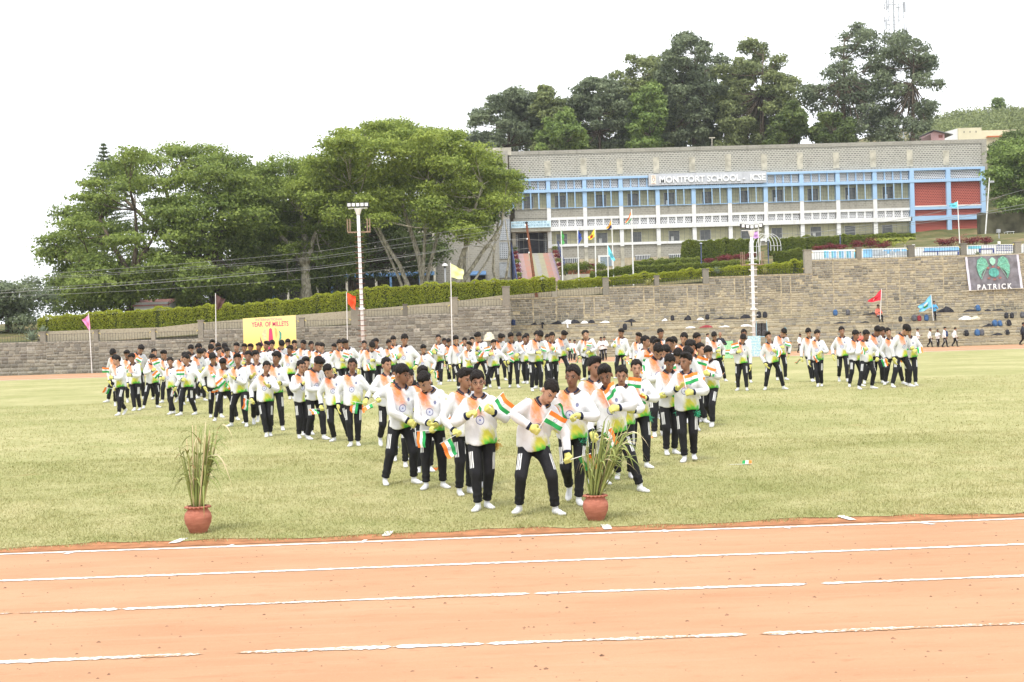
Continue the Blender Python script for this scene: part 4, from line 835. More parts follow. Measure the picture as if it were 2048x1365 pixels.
for i in range(NS):
    t0 = i / NS; z1 = zE0 - (zE0 - ZE) * t0 - .005; y1 = YB - .2 - (YB - .2 - YE) * t0; y0 = YB - .2 - (YB - .2 - YE) * (i + 1) / NS
    MB().box(sx0, sx1, y0, y1 - .002, ZE - .6, z1).build('step', M_STR, st_)
for x in (sx0 - .45, sx1 + .05): MB().add([(x, YB - .3, ZE - .6), (x + .4, YB - .3, ZE - .6), (x + .4, YE - .3, ZE - .6), (x, YE - .3, ZE - .6), (x, YB - .3, zE0 + .15), (x + .4, YB - .3, zE0 + .15), (x + .4, YE - .3, ZE + .1), (x, YE - .3, ZE + .1)], [(0, 3, 2, 1), (4, 5, 6, 7), (0, 1, 5, 4), (1, 2, 6, 5), (2, 3, 7, 6), (3, 0, 4, 7)]).build('side_wall', M_BASE, st_)
M_NAVY = plain('navy_rail_paint', (.05, .07, .16), .5)
for x in (sx0 - .6, sx1 + .65): m_ = MB(); m_.tube([(x, YB - .5, zE0 + 1.3), (x, YE - .3, ZE + 1.2)], .06, 6); m_.tube([(x, YB - .5, zE0 + .8), (x, YE - .3, ZE + .7)], .05, 6); [m_.tube([(x, y, ZE - .4), (x, y, ZE + 1.2 + (zE0 - ZE) * (y - YE) / (YB - YE))], .05, 6) for y in np.linspace(YE, YB - .6, 6)]; m_.build('handrail', M_NAVY, st_)
def flowerpot(label, P, s, lm_, group):
    root = tag(empty('flower_pot', P), label, 'flower pot', group); MB().lathe([(0, 0), (.16 * s, 0), (.22 * s, .3 * s), (.25 * s, .3 * s), (.25 * s, .34 * s), (.2 * s, .34 * s), (0, .3 * s)], n=12).build('pot', M_TERRA, root, True, (0, 0, 0))
    link('leaves', crown_mesh('leaves', [(Vector((0, 0, .55 * s)), .33 * s, .33 * s, .3 * s)], 160, .1 * s, .22 * s, ML[lm_], .6, .2), root, (0, 0, 0))
M_TERRA = plain('terracotta', (.42, .17, .11), .85, .15, 8, .15, .15)
for side, x in (('left', sx0 - .25), ('right', sx1 + .25)):
    for i in range(8):
        y = YB - .8 - i * 2.0; flowerpot('potted red and green plant on the stair\'s %s edge, %s from the top' % (side, ORD[i]), (x, y, ZE + .12 + (zE0 - ZE) * (y - YE) / (YB - YE)), 1.05, 'rd' if i % 3 else 'gl', 'plants along the stair')
for i, px in enumerate([1140, 1150, 1160, 1169, 1178, 1188]): flowerpot('terracotta flower pot in a row by the flagpoles, %s from the left' % ORD[i], AT(px, 549, 124), 1.2, 'gl' if i < 4 else 'rd', 'pots by the flagpoles')
MB_ = tag(MB().box(AT(1125, 552, 124).x, AT(1200, 552, 124).x, 123.3, 127, 4.5, AT(1160, 549.3, 124).z).build('planter_ledge', M_PIL), 'low plaster ledge carrying the row of flower pots', 'ledge')
# ------------------------------------------------------------------ far right: cream building, pink house, radio tower, slope wall
YC = 206; p = AT(1893, 290, YC); q = AT(1963, 255, YC); r_ = AT(2042, 259, YC); cb = tag(empty('cream_building', (p.x, YC, p.z)), 'long cream building with flat roof on the upper right slope', 'building'); M_CRM = plain('cream_plaster', (.68, .62, .44), .8, .06, .6)
MB().box(AT(1917, 270, YC).x, q.x, YC, YC + 10, p.z - 3, AT(1940, 256, YC).z).build('wall', M_CRM, cb); MB().box(q.x + .01, r_.x, YC + .6, YC + 10, p.z - 3, AT(2000, 259.5, YC).z).build('wall', M_CRM, cb); s0 = AT(1884, 266, YC); e0 = AT(1917, 256.5, YC)
MB().prism([(s0.x, p.z - 3), (e0.x - .01, p.z - 3), (e0.x - .01, e0.z), (s0.x, s0.z)], YC + .3, YC + 9).build('lean_to', M_WHITE, cb); MB().box(AT(1975, 272, YC).x, AT(2025, 272, YC).x, YC - .2, YC + .5, AT(2000, 274, YC).z, AT(2000, 272, YC).z).build('painted_band', plain('orange_band', (.6, .2, .08), .7), cb)
for i in range(3): x = AT(1928 + i * 12, 266, YC).x; MB().box(x - .05, x + .05, YC - .05, YC + .7, AT(1940, 266, YC).z, AT(1940, 262.5, YC).z).build('vent_slot', M_DARK, cb)
YK = 182; p = AT(1862, 285, YK); q = AT(1889, 268, YK); pk = tag(empty('pink_house', (p.x, YK, p.z)), 'small pink house with grey sloping roof behind the school roof', 'house'); M_PINK = plain('pink_plaster', (.62, .38, .38), .8, .06)
MB().prism([(p.x, p.z - 3), (q.x, p.z - 3), (q.x, q.z), (AT(1868, 262, YK).x, AT(1868, 263, YK).z), (p.x, q.z)], YK, YK + 6).build('wall', M_PINK, pk); MB().box(AT(1877, 270, YK).x, AT(1885, 270, YK).x, YK - .05, YK + .1, AT(1880, 276, YK).z, AT(1880, 270, YK).z).build('window', plain('brown_frame', (.3, .12, .1), .7), pk)
rz0, rz1 = AT(1866, 262, YK), AT(1904, 271, YK); MB().add([(rz0.x, YK - .4, rz0.z), (rz1.x, YK - .4, rz1.z), (rz1.x, YK + 6, rz1.z), (rz0.x, YK + 6, rz0.z), (rz0.x, YK - .4, rz0.z + .12), (rz1.x, YK - .4, rz1.z + .12), (rz1.x, YK + 6, rz1.z + .12), (rz0.x, YK + 6, rz0.z + .12)], [(0, 3, 2, 1), (4, 5, 6, 7), (0, 1, 5, 4), (1, 2, 6, 5), (2, 3, 7, 6), (3, 0, 4, 7)]).build('roof', plain('grey_sheet_roof', (.2, .2, .2), .6), pk)
YR = 225; tb = AT(1794, 250, YR); tb.z = terr(tb.x, YR); ttop = AT(1794, -90, YR).z; tw_ = tag(empty('radio_tower', tb), 'lattice radio tower rising behind the airy right-hand trees', 'tower'); M_STEEL = plain('galvanised_steel', (.42, .43, .45), .5, .1, 2, .4, 0, .4)
hw = 1.15
for sx_ in (-1, 1):
    for sy in (-1, 1): MB().tube([(tb.x + sx_ * hw * 1.5, YR + sy * hw * 1.5, tb.z), (tb.x + sx_ * hw, YR + sy * hw, ttop)], .09, 6).build('leg', M_STEEL, tw_)
n = 16; br = MB(); H_ = ttop - tb.z
for i in range(n):
    z0, z1 = tb.z + H_ * i / n, tb.z + H_ * (i + 1) / n; k0 = hw * (1.5 - .5 * i / n); k1 = hw * (1.5 - .5 * (i + 1) / n)
    for (ax, ay), (bx, by) in [((-1, -1), (1, -1)), ((1, -1), (1, 1)), ((1, 1), (-1, 1)), ((-1, 1), (-1, -1))]:
        br.tube([(tb.x + ax * k0, YR + ay * k0, z0), (tb.x + bx * k1, YR + by * k1, z1)], .04, 4); br.tube([(tb.x + ax * k1, YR + ay * k1, z1), (tb.x + bx * k1, YR + by * k1, z1)], .04, 4)
br.build('bracing', M_STEEL, tw_); MB().tube([tb, (tb.x, YR, ttop)], .16, 8).build('cable_ladder', M_STEEL, tw_)
for i, (dx, dz) in enumerate([(-1.9, -2), (1.7, -3.5), (-1.6, -6), (1.9, -8), (-1.7, 1.5), (1.5, 1.0)]):
    z = AT(1794, 30, YR).z + dz; MB().box(tb.x + dx - .14, tb.x + dx + .14, YR - 1.6, YR - 1.35, z - .9, z + .9).box(tb.x + min(dx, 0), tb.x + max(dx, 0), YR - 1.36, YR - 1.2, z - .05, z + .05).build('antenna', M_STEEL, tw_)
rp = AT(1424, 292, YB + .8); r2 = AT(1424, 275, YB + .8); o_ = MB(); o_.tube([rp, r2], .05, 6); o_.box(r2.x - .35, r2.x + .35, YB + .75, YB + .85, r2.z - .12, r2.z); tag(o_.build('roof_post', M_PIL), 'short T-shaped post on the school roof edge', 'post')
YG = 133; a = AT(1985, 480, YG); b = AT(2080, 400, YG); o_ = MB().box(a.x, b.x + 6, YG + 3, YG + 4, 7, AT(2010, 420, YG).z).build('slope_wall', plain('mossy_dark_wall', (.10, .095, .06), .95, .4, .8, .1, .4)); tag(o_, 'dark mossy retaining wall on the slope right of the school', 'wall')
YQ = 118; q0 = AT(1956, 487, YQ); q1 = AT(2008, 471, YQ); q2 = AT(2075, 466, YQ); q3 = AT(2075, 481, YQ); q4 = AT(2010, 484, YQ); rr_ = tag(empty('red_parapet', (q0.x, YQ, q0.z)), 'sloping red parapet wall at the right end of the garden', 'wall'); MB().prism([(q0.x, q0.z), (q4.x, q4.z), (q3.x, q3.z), (q2.x, q2.z), (q1.x, q1.z)], YQ, YQ + .3).build('wall', plain('red_oxide_paint', (.42, .10, .065), .7, .1, 2), rr_)
for i in range(6): x = q4.x + (q3.x - q4.x) * (i + .5) / 6; MB().box(x - .03, x + .03, YQ - .03, YQ - .002, q3.z + .05, q2.z - .15).build('rib', plain('red_rib', (.36, .08, .05), .7), rr_)
MB().prism([(q0.x + 1.5, q0.z - .35), (q3.x, q3.z - .4), (q3.x, q3.z - .02), (q4.x, q4.z - .02)], YQ - .1, YQ - .02).build('white_base', M_WHITE, rr_)
tt = AT(2018, 464, YQ + 4); tb_ = tag(empty('table', (tt.x, YQ + 4, tt.z - .75)), 'small white table standing above the red parapet', 'table'); MB().box(tt.x - .36, tt.x + .36, YQ + 3.6, YQ + 4.4, tt.z - .04, tt.z).build('top', M_WHITE, tb_)
for dx in (-.3, .3):
    for dy in (-.33, .33): MB().tube([(tt.x + dx, YQ + 4 + dy, tt.z - .9), (tt.x + dx, YQ + 4 + dy, tt.z - .04)], .025, 6).build('leg', M_WHITE, tb_)
lp = AT(1999, 484, 111); l2 = AT(1997, 459, 111); ll = tag(empty('lamp_post', lp), 'short grey lamp post beside the red parapet', 'lamp'); MB().tube([lp, l2], .05, 8).build('post', M_STEEL, ll); MB().box(l2.x - .14, l2.x + .14, 110.9, 111.15, l2.z - .3, l2.z - .0).build('lamp_head', M_STEEL, ll); MB().box(lp.x - .25, lp.x + .25, 110.8, 111.2, lp.z - .3, lp.z).build('base', M_WHITE, ll)
# mural wall behind the right railing
YM = YWR + 3.0; mu = tag(empty('mural_wall', (AT(1640, 515, YM).x, YM, 4)), 'low garden wall painted with blue and white mural panels', 'wall'); p = AT(1628, 500, YM); q = AT(2150, 500, YM)
CY = plain('mural_cyan', (.20, .55, .68), .7, .25, 3); SKY = plain('mural_sky', (.28, .55, .82), .7, .2, 2); GR = plain('mural_grey', (.42, .46, .50), .7, .15, 3); NV = plain('mural_navy', (.06, .08, .28), .7)
def mpanel(x0, x1, y0, y1, mt, dy=0.0, nm='mural_panel'):
    xm_ = (x0 + x1) / 2; a = AT(x0, y1, YM); b = AT(x1, y0, YM); MB().box(a.x, b.x, YM - .02 - dy, YM + .2, AT(xm_, y1, YM).z, AT(xm_, y0, YM).z).build(nm, mt, mu)
for x0, x1, y0, y1 in [(1624, 1716, 500, 521), (1716, 1822, 497, 518), (1822, 1926, 494, 515), (1926, 2034, 490, 512), (2034, 2150, 487, 509)]: mpanel(x0 + .1, x1 - .1, y0, y1, M_WHITE, 0, 'wall_panel')
for i in range(13): mpanel(1648 + i * 5, 1651.8 + i * 5, 502.5, 516, [CY, SKY, M_WHITE][i % 3], .02 + .003 * (i % 2), 'stripe')
mpanel(1726, 1744, 499, 515, SKY, .02); mpanel(1745, 1764, 499.5, 512, GR, .022); mpanel(1767, 1783, 500, 508, SKY, .02); mpanel(1786, 1800, 499, 505, SKY, .024); mpanel(1803, 1814, 499, 505, SKY, .02); mpanel(1766, 1816, 508.5, 514, M_WHITE, .02)
for x in (1768, 1784, 1797, 1808): mpanel(x - 5, x + 5, 503, 511, GR, .035, 'painted_pot')
mpanel(1848, 1918, 496, 502, SKY, .02); mpanel(1846, 1918, 502.2, 503.6, NV, .026); mpanel(1874, 1876, 503.7, 510.5, NV, .026); mpanel(1915, 1917.5, 503.7, 510.5, NV, .026); mpanel(1936, 1962, 493, 498, CY, .02); mpanel(1958, 1988, 497.5, 499.5, NV, .026); mpanel(1958, 1961, 499.6, 506, NV, .026); mpanel(1985, 1988, 499.6, 506, NV, .026)
for j in range(3):
    for i in range(9): mpanel(1993 + i * 4, 1995.4 + i * 4, 491 + j * 4.5, 493 + j * 4.5, NV, .02, 'painted_motif')
for i, px in enumerate((1827, 1998)): pass
# ------------------------------------------------------------------ street furniture of the garden
M_WPAINT = plain('white_metal_paint', (.75, .75, .73), .5, .06, 4); M_RUST = plain('rusty_iron', (.20, .085, .05), .85, .35, 12, .1, .3); M_BPOST = plain('blue_grey_post', (.10, .12, .20), .5)
ar = AT(1490, 520, 104); pg_ = tag(empty('arch_trellis', AT(1517, 545, 100)), 'white tubular arch trellis in front of the tall hedge', 'trellis')
for i in range(4):
    Y = 100 + i * 1.2; c = AT(1520 + i * 7, 490, Y); r_ = .85; pts = [(c.x - r_, Y, c.z - 2.4 if i == 0 else c.z - 1.5)] + [(c.x - r_ * math.cos(t), Y, c.z - .1 + 1.0 * math.sin(t)) for t in np.linspace(0, math.pi, 13)] + [(c.x + r_, Y, c.z - .5)]; MB().tube(pts, .025, 6).build('arch', M_WPAINT, pg_)
m_ = MB(); [m_.tube([Vector((AT(1520, 490, 100).x + dx, 100, AT(1520, 490, 100).z - .1)), Vector((AT(1541, 490, 103.6).x + dx, 103.6, AT(1541, 490, 103.6).z - .1))], .02, 5) for dx in (-.85, .85)]; m_.build('side_rails', M_WPAINT, pg_)
for lab, px, y0, y1, Y in [('thin dark garden post in front of the hedge left of the light mast', 1403, 488, 541, 99), ('thin dark garden post under the arch trellis', 1537, 482, 528, 99), ('thin dark garden post behind the mural wall', 1681, 470, 498, 97)]:
    a = AT(px, y1, Y); b = AT(px - 1, y0, Y); o_ = tag(empty('garden_post', a), lab, 'post'); MB().tube([a, b], .045, 7).build('post', M_BPOST, o_); MB().lathe([(0, .0), (.12, .0), (.1, .06), (0, .09)], b, 10).build('lamp_head', M_STEEL, o_)
a = AT(891, 578, 95); b = AT(890, 534, 95); o_ = tag(empty('garden_lamp', a), 'garden lamp with white domed shade left of the stair tower', 'lamp'); MB().tube([a, b], .07, 8).build('post', M_STEEL, o_); MB().lathe([(0, .25), (.10, .24), (.2, .14), (.23, .05), (.22, .04), (0, .04)], b, 16).build('lamp_shade', M_WPAINT, o_, True); MB().lathe([(0, -.12), (.09, -.1), (.1, .03), (0, .03)], b, 12).build('lantern', M_PANE, o_)
for i, (px, py) in enumerate([(1827, 492), (1998, 486)]):
    c = AT(px, py, YWR + .2); o_ = tag(empty('wall_lamp', c - Vector((0, 0, .15))), ['square white lamp on the pier left of the blue flag', 'square white lamp on the rail by the red parapet'][i], 'lamp'); MB().box(c.x - .08, c.x + .08, c.y - .08, c.y + .08, c.z - .1, c.z + .1).build('shade', M_WPAINT, o_); MB().box(c.x - .05, c.x + .05, c.y - .05, c.y + .05, c.z - .2, c.z - .1).build('base', M_STEEL, o_)
# ------------------------------------------------------------------ flags on poles
def cloth_mat(name, c): return plain(name, c, .75, .06, 5, .15)
def flag_cloth(corners, Y, mats, name='flag_cloth', root=None, amp=.10, nx=12, ny=9, bands=None):
    """corners in pixels: hoist top, hoist bottom, fly bottom, fly top"""
    h0, h1, f1, f0 = [AT(*c, Y) for c in corners]; V = []; Q = []; mi = []
    for j in range(ny + 1):
        for i in range(nx + 1):
            u, v = i / nx, j / ny; p = (h0 * (1 - u) + f0 * u) * (1 - v) + (h1 * (1 - u) + f1 * u) * v
            a = amp * u ** .6; p = p + Vector((.25 * a * math.sin(v * 9 + u * 4), a * math.sin(u * 9 + v * 4) + .5 * a * math.sin(v * 11), .35 * a * math.sin(u * 7 + 1))); V.append(p)
    for j in range(ny):
        for i in range(nx):
            Q.append((j * (nx + 1) + i, j * (nx + 1) + i + 1, (j + 1) * (nx + 1) + i + 1, (j + 1) * (nx + 1) + i)); mi.append(bands(i / nx, j / ny) if bands else 0)
    me = np_mesh(name, [tuple(v) for v in V], Q, mats, True); me.polygons.foreach_set('material_index', mi); return link(name, me, root)
SAF = cloth_mat('saffron_cloth', (.80, .22, .05)); WCL = cloth_mat('white_cloth', (.80, .80, .78)); GCL = cloth_mat('green_cloth', (.03, .30, .09)); NAVYC = cloth_mat('navy_cloth', (.05, .06, .16)); BROWN = cloth_mat('brown_cloth', (.10, .055, .05)); PINKC = cloth_mat('pink_cloth', (.80, .28, .50))
REDC = cloth_mat('orange_red_cloth', (.80, .10, .03)); LEMC = cloth_mat('pale_lemon_cloth', (.78, .82, .40)); LGRN = cloth_mat('bright_green_cloth', (.15, .55, .16)); BLUC = cloth_mat('royal_blue_cloth', (.08, .14, .48)); YELC = cloth_mat('yellow_cloth', (.80, .62, .08)); CYAC = cloth_mat('cyan_cloth', (.18, .62, .75)); LILC = cloth_mat('lilac_cloth', (.58, .36, .68)); CRIM = cloth_mat('crimson_cloth', (.70, .035, .06)); LBLU = cloth_mat('light_blue_cloth', (.18, .48, .70)); GOLD = cloth_mat('orange_cloth', (.75, .38, .04))
def flagpole(label, base, top, Y, r, corners, mats, bands=None, amp=.1, ground=None, name='flagpole'):
    a = AT(*base, Y); b = AT(*top, Y)
    if ground is not None: a.z = ground
    o_ = tag(empty(name, a), label, 'flag'); MB().tube([a, b], [r, r * .8], 8).build('pole', M_WPAINT, o_); flag_cloth(corners, Y - .02, mats, 'flag_cloth', o_, amp, bands=bands); return o_
tri = lambda u, v: 0 if v < .34 else 1 if v < .67 else 2
flagpole('pink flag hanging from a thin pole at the far left', (184, 745), (177, 627), 84.6, .03, [(178, 629), (181, 658), (179, 662), (164, 641)], [PINKC], ground=0.0)
flagpole('dark brown flag on a thin pole left of the billboard', (433, 745), (431, 587), 84.6, .03, [(432, 590), (433, 620), (443, 617), (451, 600)], [BROWN], ground=0.0)
flagpole('orange-red flag on a thin pole beside the floodlight mast', (696, 735), (693, 584), 84.6, .03, [(694, 586), (696, 608), (711, 622), (712, 594)], [REDC], ground=0.0)
flagpole('pale lemon flag on a thin pole left of the stair tower', (905, 720), (901, 526), 84.6, .035, [(902, 528), (903, 555), (926, 560), (928, 541)], [LEMC], ground=0.0)
flagpole('narrow green flag hanging on the leftmost garden flagpole', (1126, 575), (1122, 455), 96.2, .05, [(1122, 460), (1124, 490), (1129, 488), (1126, 464)], [LGRN], amp=.15)
flagpole('blue flag hanging on the second garden flagpole', (1158, 577), (1155, 456), 96.2, .05, [(1155, 460), (1157, 490), (1164, 478), (1160, 466)], [BLUC], amp=.15)
flagpole('yellow and red flag on the third garden flagpole', (1192, 577), (1190, 455), 96.2, .05, [(1190, 456), (1190, 474), (1178, 482), (1176, 476)], [YELC, CRIM], lambda u, v: 1 if (u - .6) ** 2 + (v - .5) ** 2 < .05 else 0, amp=.12)
flagpole('orange and navy flag on the fourth garden flagpole', (1228, 577), (1223, 435), 96.2, .05, [(1223, 438), (1224, 456), (1215, 462), (1213, 458)], [GOLD, NAVYC], lambda u, v: 0 if v < .5 else 1, amp=.12)
flagpole('national tricolour flag hanging on the tallest garden flagpole', (1267, 572), (1263, 419), 96.2, .060, [(1263, 421), (1264, 438), (1253, 450), (1251, 446)], [SAF, WCL, GCL], tri, amp=.10)
flagpole('cyan pennant on a shorter pole behind the zigzag rail', (1217, 574), (1215, 487), 91.9, .04, [(1215, 489), (1217, 510), (1229, 526), (1230, 518)], [CYAC], amp=.12)
flagpole('turquoise flag on a leaning white pole over the mural wall', (1920, 500), (1915, 402), 93.0, .04, [(1915, 404), (1916, 416), (1899, 415), (1898, 408)], [CYAC], amp=.10)
flagpole('lilac flag behind the right floodlight mast', (1520, 545), (1516, 448), 91.9, .04, [(1517, 463), (1518, 476), (1506, 478), (1507, 464)], [LILC], amp=.10)
a = AT(1970, 480, 128); b = AT(1979, 356, 128); o_ = tag(empty('white_pole', a), 'plain white leaning pole at the right corner of the school', 'pole'); MB().tube([a, b], [.07, .05], 8).build('shaft', M_WPAINT, o_); MB().box(b.x - .1, b.x + .45, 127.95, 128.05, b.z - .5, b.z - .3).build('bracket', M_STEEL, o_)
# ------------------------------------------------------------------ floodlight masts
M_LAMP = plain('floodlight_glass', (.75, .76, .76), .2, .05, 3, .5)
def mast(label, base, top, Y, nl, arm, rungs, cage, rungm, fan):
    a = AT(*base, Y); a.z = 0; b = AT(*top, Y); o_ = tag(empty('floodlight_mast', a), label, 'floodlight mast')
    MB().tube([a, a.lerp(b, .35), b], [.125, .11, .10], 12).build('shaft', M_WPAINT, o_, True); z3 = a.lerp(b, .36); MB().tube([z3 - Vector((0, 0, .07)), z3 + Vector((0, 0, .07))], .2, 12).build('collar', M_WPAINT, o_)
    MB().lathe([(.115, -.4), (.24, -.02), (.24, 0), (0, 0)], b, 12).build('capital', M_WPAINT, o_); MB().box(b.x - arm, b.x + arm, Y - .04, Y + .04, b.z + .002, b.z + .06).build('cross_arm', M_WPAINT, o_)
    for i in range(nl):
        t = (i - (nl - 1) / 2) / ((nl - 1) / 2); x = b.x + t * arm * .92; ang = t * fan; zz = b.z + .10 + (abs(t) * .08 if fan > .3 else 0); c, s = math.cos(ang), math.sin(ang); h_, w_ = .15, .125
        def R_(x_, y_, z_): return (x + x_ * c + y_ * s, Y - .12 - x_ * s * 0 + y_ * c - abs(x_) * 0, zz + z_)
        L_ = MB().add([R_(-w_, .12, 0), R_(w_, .12, 0), R_(w_, .12, h_ * 2), R_(-w_, .12, h_ * 2), R_(-w_, -.05, .03), R_(w_, -.05, .03), R_(w_, -.05, h_ * 2 - .03), R_(-w_, -.05, h_ * 2 - .03)], [(0, 1, 5, 4), (1, 2, 6, 5), (2, 3, 7, 6), (3, 0, 4, 7), (4, 5, 6, 7), (3, 2, 1, 0)]).build('floodlight', M_IRON, o_)
        MB().add([R_(-w_ + .02, -.055, .05), R_(w_ - .02, -.055, .05), R_(w_ - .02, -.055, h_ * 2 - .05), R_(-w_ + .02, -.055, h_ * 2 - .05)], [(0, 1, 2, 3)]).build('lens', M_LAMP, L_, loc=(0, 0, 0))
    n = rungs
    for i in range(n):
        p = a.lerp(b, .12 + .70 * i / (n - 1)); MB().tube([p - Vector((.27, .15, 0)), p + Vector((.27, -.15, 0))], .022, 5).build('rung', rungm, o_)
    if cage:
        p = a.lerp(b, cage); m_ = MB(); w_ = .72
        for dy in (-.25, .25): m_.tube([p + Vector((-w_, dy, 0)), p + Vector((w_, dy, 0))], .025, 5)
        for sx_ in (-w_, -w_ + .16, w_ - .16, w_): m_.tube([p + Vector((sx_, -.25, 0)), p + Vector((sx_, -.25, .88))], .02, 5); m_.tube([p + Vector((sx_, .25, 0)), p + Vector((sx_, .25, .88))], .02, 5)
        m_.build('platform_cage', plain('weathered_steel', (.30, .21, .15), .8, .2, 8), o_)
mast('tall white floodlight mast with rusty rungs in front of the umbrella tree', (728, 740), (716, 418), 83.5, 5, .62, 22, .85, M_RUST, .25)
mast('shorter white floodlight mast with fanned lamps before the right wall', (1509, 705), (1503, 462), 84.5, 5, .66, 16, .72, M_WPAINT, .5)
# ------------------------------------------------------------------ utility pole and overhead wires
YU = YWR + .45; a = AT(1074, 600, YU); b = AT(1053, 448, YU); up_ = tag(empty('utility_pole', a), 'thin leaning rusty utility pole before the painted stair', 'pole'); MB().tube([a, a.lerp(b, .5), b], [.11, .10, .075], 8).build('shaft', M_RUST, up_)
for i, t in enumerate((.62, .80, .98)):
    p = a.lerp(b, t); MB().lathe([(0, -.05), (.05, -.05), (.06, 0), (.04, .05), (0, .07)], p - Vector((.1, .05, 0)), 10).build('insulator', M_WPAINT, up_)
MB().lathe([(0, 0), (.10, .02), (.12, .1), (.05, .16), (0, .17)], b, 10).build('lamp_head', M_IRON, up_)
M_WIRE = plain('grey_cable', (.26, .26, .25), .6, .1, 1)
def wire(label, pts, Y0, Y1, r):
    P = []; n = len(pts)
    for i in range(n - 1):
        for t in np.linspace(0, 1, 9)[:-1]:
            x = pts[i][0] + (pts[i + 1][0] - pts[i][0]) * t; pm, p0, p1, pn = pts[max(0, i - 1)][1], pts[i][1], pts[i + 1][1], pts[min(n - 1, i + 2)][1]
            y = .5 * ((2 * p0) + (-pm + p1) * t + (2 * pm - 5 * p0 + 4 * p1 - pn) * t * t + (-pm + 3 * p0 - 3 * p1 + pn) * t ** 3); f = (i + t) / (n - 1); P.append(AT(x, y, Y0 + (Y1 - Y0) * f))
    P.append(AT(*pts[-1], Y1)); tag(MB().tube(P, r, 5).build('overhead_wire', M_WIRE), label, 'wire', 'overhead wires')
wire('topmost overhead wire crossing the dark trees', [(-40, 556), (60, 549), (350, 529), (640, 503), (850, 470), (1052, 446)], 88, YU, .010); wire('second overhead wire crossing the dark trees', [(-40, 562), (60, 556), (350, 537), (640, 514), (850, 482), (1052, 456)], 88, YU, .010); wire('thin overhead wire just below the second wire', [(-40, 565), (60, 559), (350, 541), (640, 518), (850, 488), (1054, 462)], 88, YU, .008)
wire('thick twisted overhead cable ending at the rusty pole', [(-40, 588), (60, 582), (350, 563), (640, 537), (850, 508), (1056, 477)], 88, YU, .018); wire('thin overhead wire under the thick cable', [(-40, 583), (60, 577), (350, 558), (640, 533), (850, 505), (1056, 480)], 88, YU, .009); wire('lowest overhead wire passing above the hedge', [(-40, 596), (60, 591), (350, 577), (640, 556), (850, 529), (1058, 497)], 88, YU, .010)
wire('wire from the upper right picture edge across the red screens', [(1590, 470), (1700, 455), (1830, 434), (1960, 405), (2080, 374)], 117, 107, .018); wire('wire sloping over the white beam at the right', [(1560, 468), (1700, 459), (1830, 445), (1960, 426), (2080, 405)], 117, 107, .018); wire('lower wire over the ground floor windows at the right', [(1600, 476), (1720, 462), (1850, 446), (1980, 427), (2080, 413)], 115, 107, .018)
wire('short wire leaving the rusty pole to the right', [(1058, 480), (1100, 481), (1160, 479)], YU, 96, .014)
# ------------------------------------------------------------------ billboard
YBB = 82.5; p00 = AT(489, 722, YBB); p10 = AT(597, 718, YBB); p11 = AT(591, 630.5, YBB); p01 = AT(485.5, 637.5, YBB); bb = tag(empty('billboard', (p00.x, YBB, 0)), 'yellow International Year of Millets billboard standing behind the boys', 'billboard')
k = N('yellow_print', .5, .2); pz = k.xyz(k.pos(False)); k.col(k.mix(k.step(pz[2], .6, 3.0), (.82, .60, .14), (.80, .70, .30)))
zb_, zt_ = .6, (p11.z + p01.z) / 2; xl_, xr_ = p01.x, p11.x; MB().prism([(xl_, zb_), (xr_, zb_), (xr_, p11.z), (xl_, p01.z)], YBB, YBB + .05).build('panel', k.m, bb)
for x in (xl_ + .15, xr_ - .15): MB().box(x - .03, x + .03, YBB + .051, YBB + .11, 0, zt_ - .05).build('post', M_IRON, bb)
M_MAG = plain('magenta_print', (.62, .06, .16), .6, .05); M_PNK2 = plain('rose_print', (.60, .22, .30), .6, .05); xm_ = (xl_ + xr_) / 2; px_m = YBB / FPX
fit_text('INTERNATIONAL', 511, 566, 637, 642, YBB, M_PNK2, bb, bold=.012, dy=-.004); fit_text('YEAR  OF MILLETS', 503, 577, 643.8, 653.5, YBB, M_MAG, bb, bold=.02, dy=-.004)
def blob(pts, mt, nm):
    q = [AT(x, y, YBB) for x, y in pts]; MB().prism([(v.x, v.z) for v in q], YBB - .006, YBB - .001).build(nm, mt, bb)
blob([(537, 699), (547, 699), (546, 676), (544, 659), (541, 656), (538, 659)], M_MAG, 'millet_ear'); blob([(526, 680), (533, 682), (533, 656), (528, 659), (524, 668)], plain('cream_print', (.78, .60, .34), .6), 'millet_ear'); blob([(552, 678), (555, 670), (554, 659), (549, 655), (550, 668)], plain('peach_print', (.80, .46, .16), .6), 'millet_ear'); blob([(557, 683), (563, 678), (563, 666), (557, 660), (559, 668), (559, 676)], plain('teal_print', (.10, .34, .25), .6), 'millet_ear'); blob([(528, 692), (524, 684), (520, 673), (521, 683), (524, 692)], plain('plum_print', (.14, .04, .10), .6), 'millet_ear')
# ------------------------------------------------------------------ house banner on the wall
YN = YWR - .14; cs = [(1930, 514), (2037, 508.5), (2046, 577), (1938, 582)]; bn = tag(empty('house_banner', AT(1930, 582, YN)), 'dark grey banner with green winged emblem hung on the tall wall', 'banner')
def bil(u, v, dy=0.0):
    q = [AT(*c, YN + dy) for c in cs]; p = (q[0] * (1 - u) + q[1] * u) * (1 - v) + (q[3] * (1 - u) + q[2] * u) * v; p.y += .02 * math.sin(u * 12 + v * 5) + .015 * math.sin((u - v) * 16); return p
V = []; Q = []; nx_, ny_ = 24, 16; mi = []
for j in range(ny_ + 1):
    for i in range(nx_ + 1): V.append(tuple(bil(i / nx_, j / ny_)))
for j in range(ny_):
    for i in range(nx_): Q.append((j * (nx_ + 1) + i, (j + 1) * (nx_ + 1) + i, (j + 1) * (nx_ + 1) + i + 1, j * (nx_ + 1) + i + 1)); mi.append(1 if i < 1 or i >= nx_ - 1 else 0)
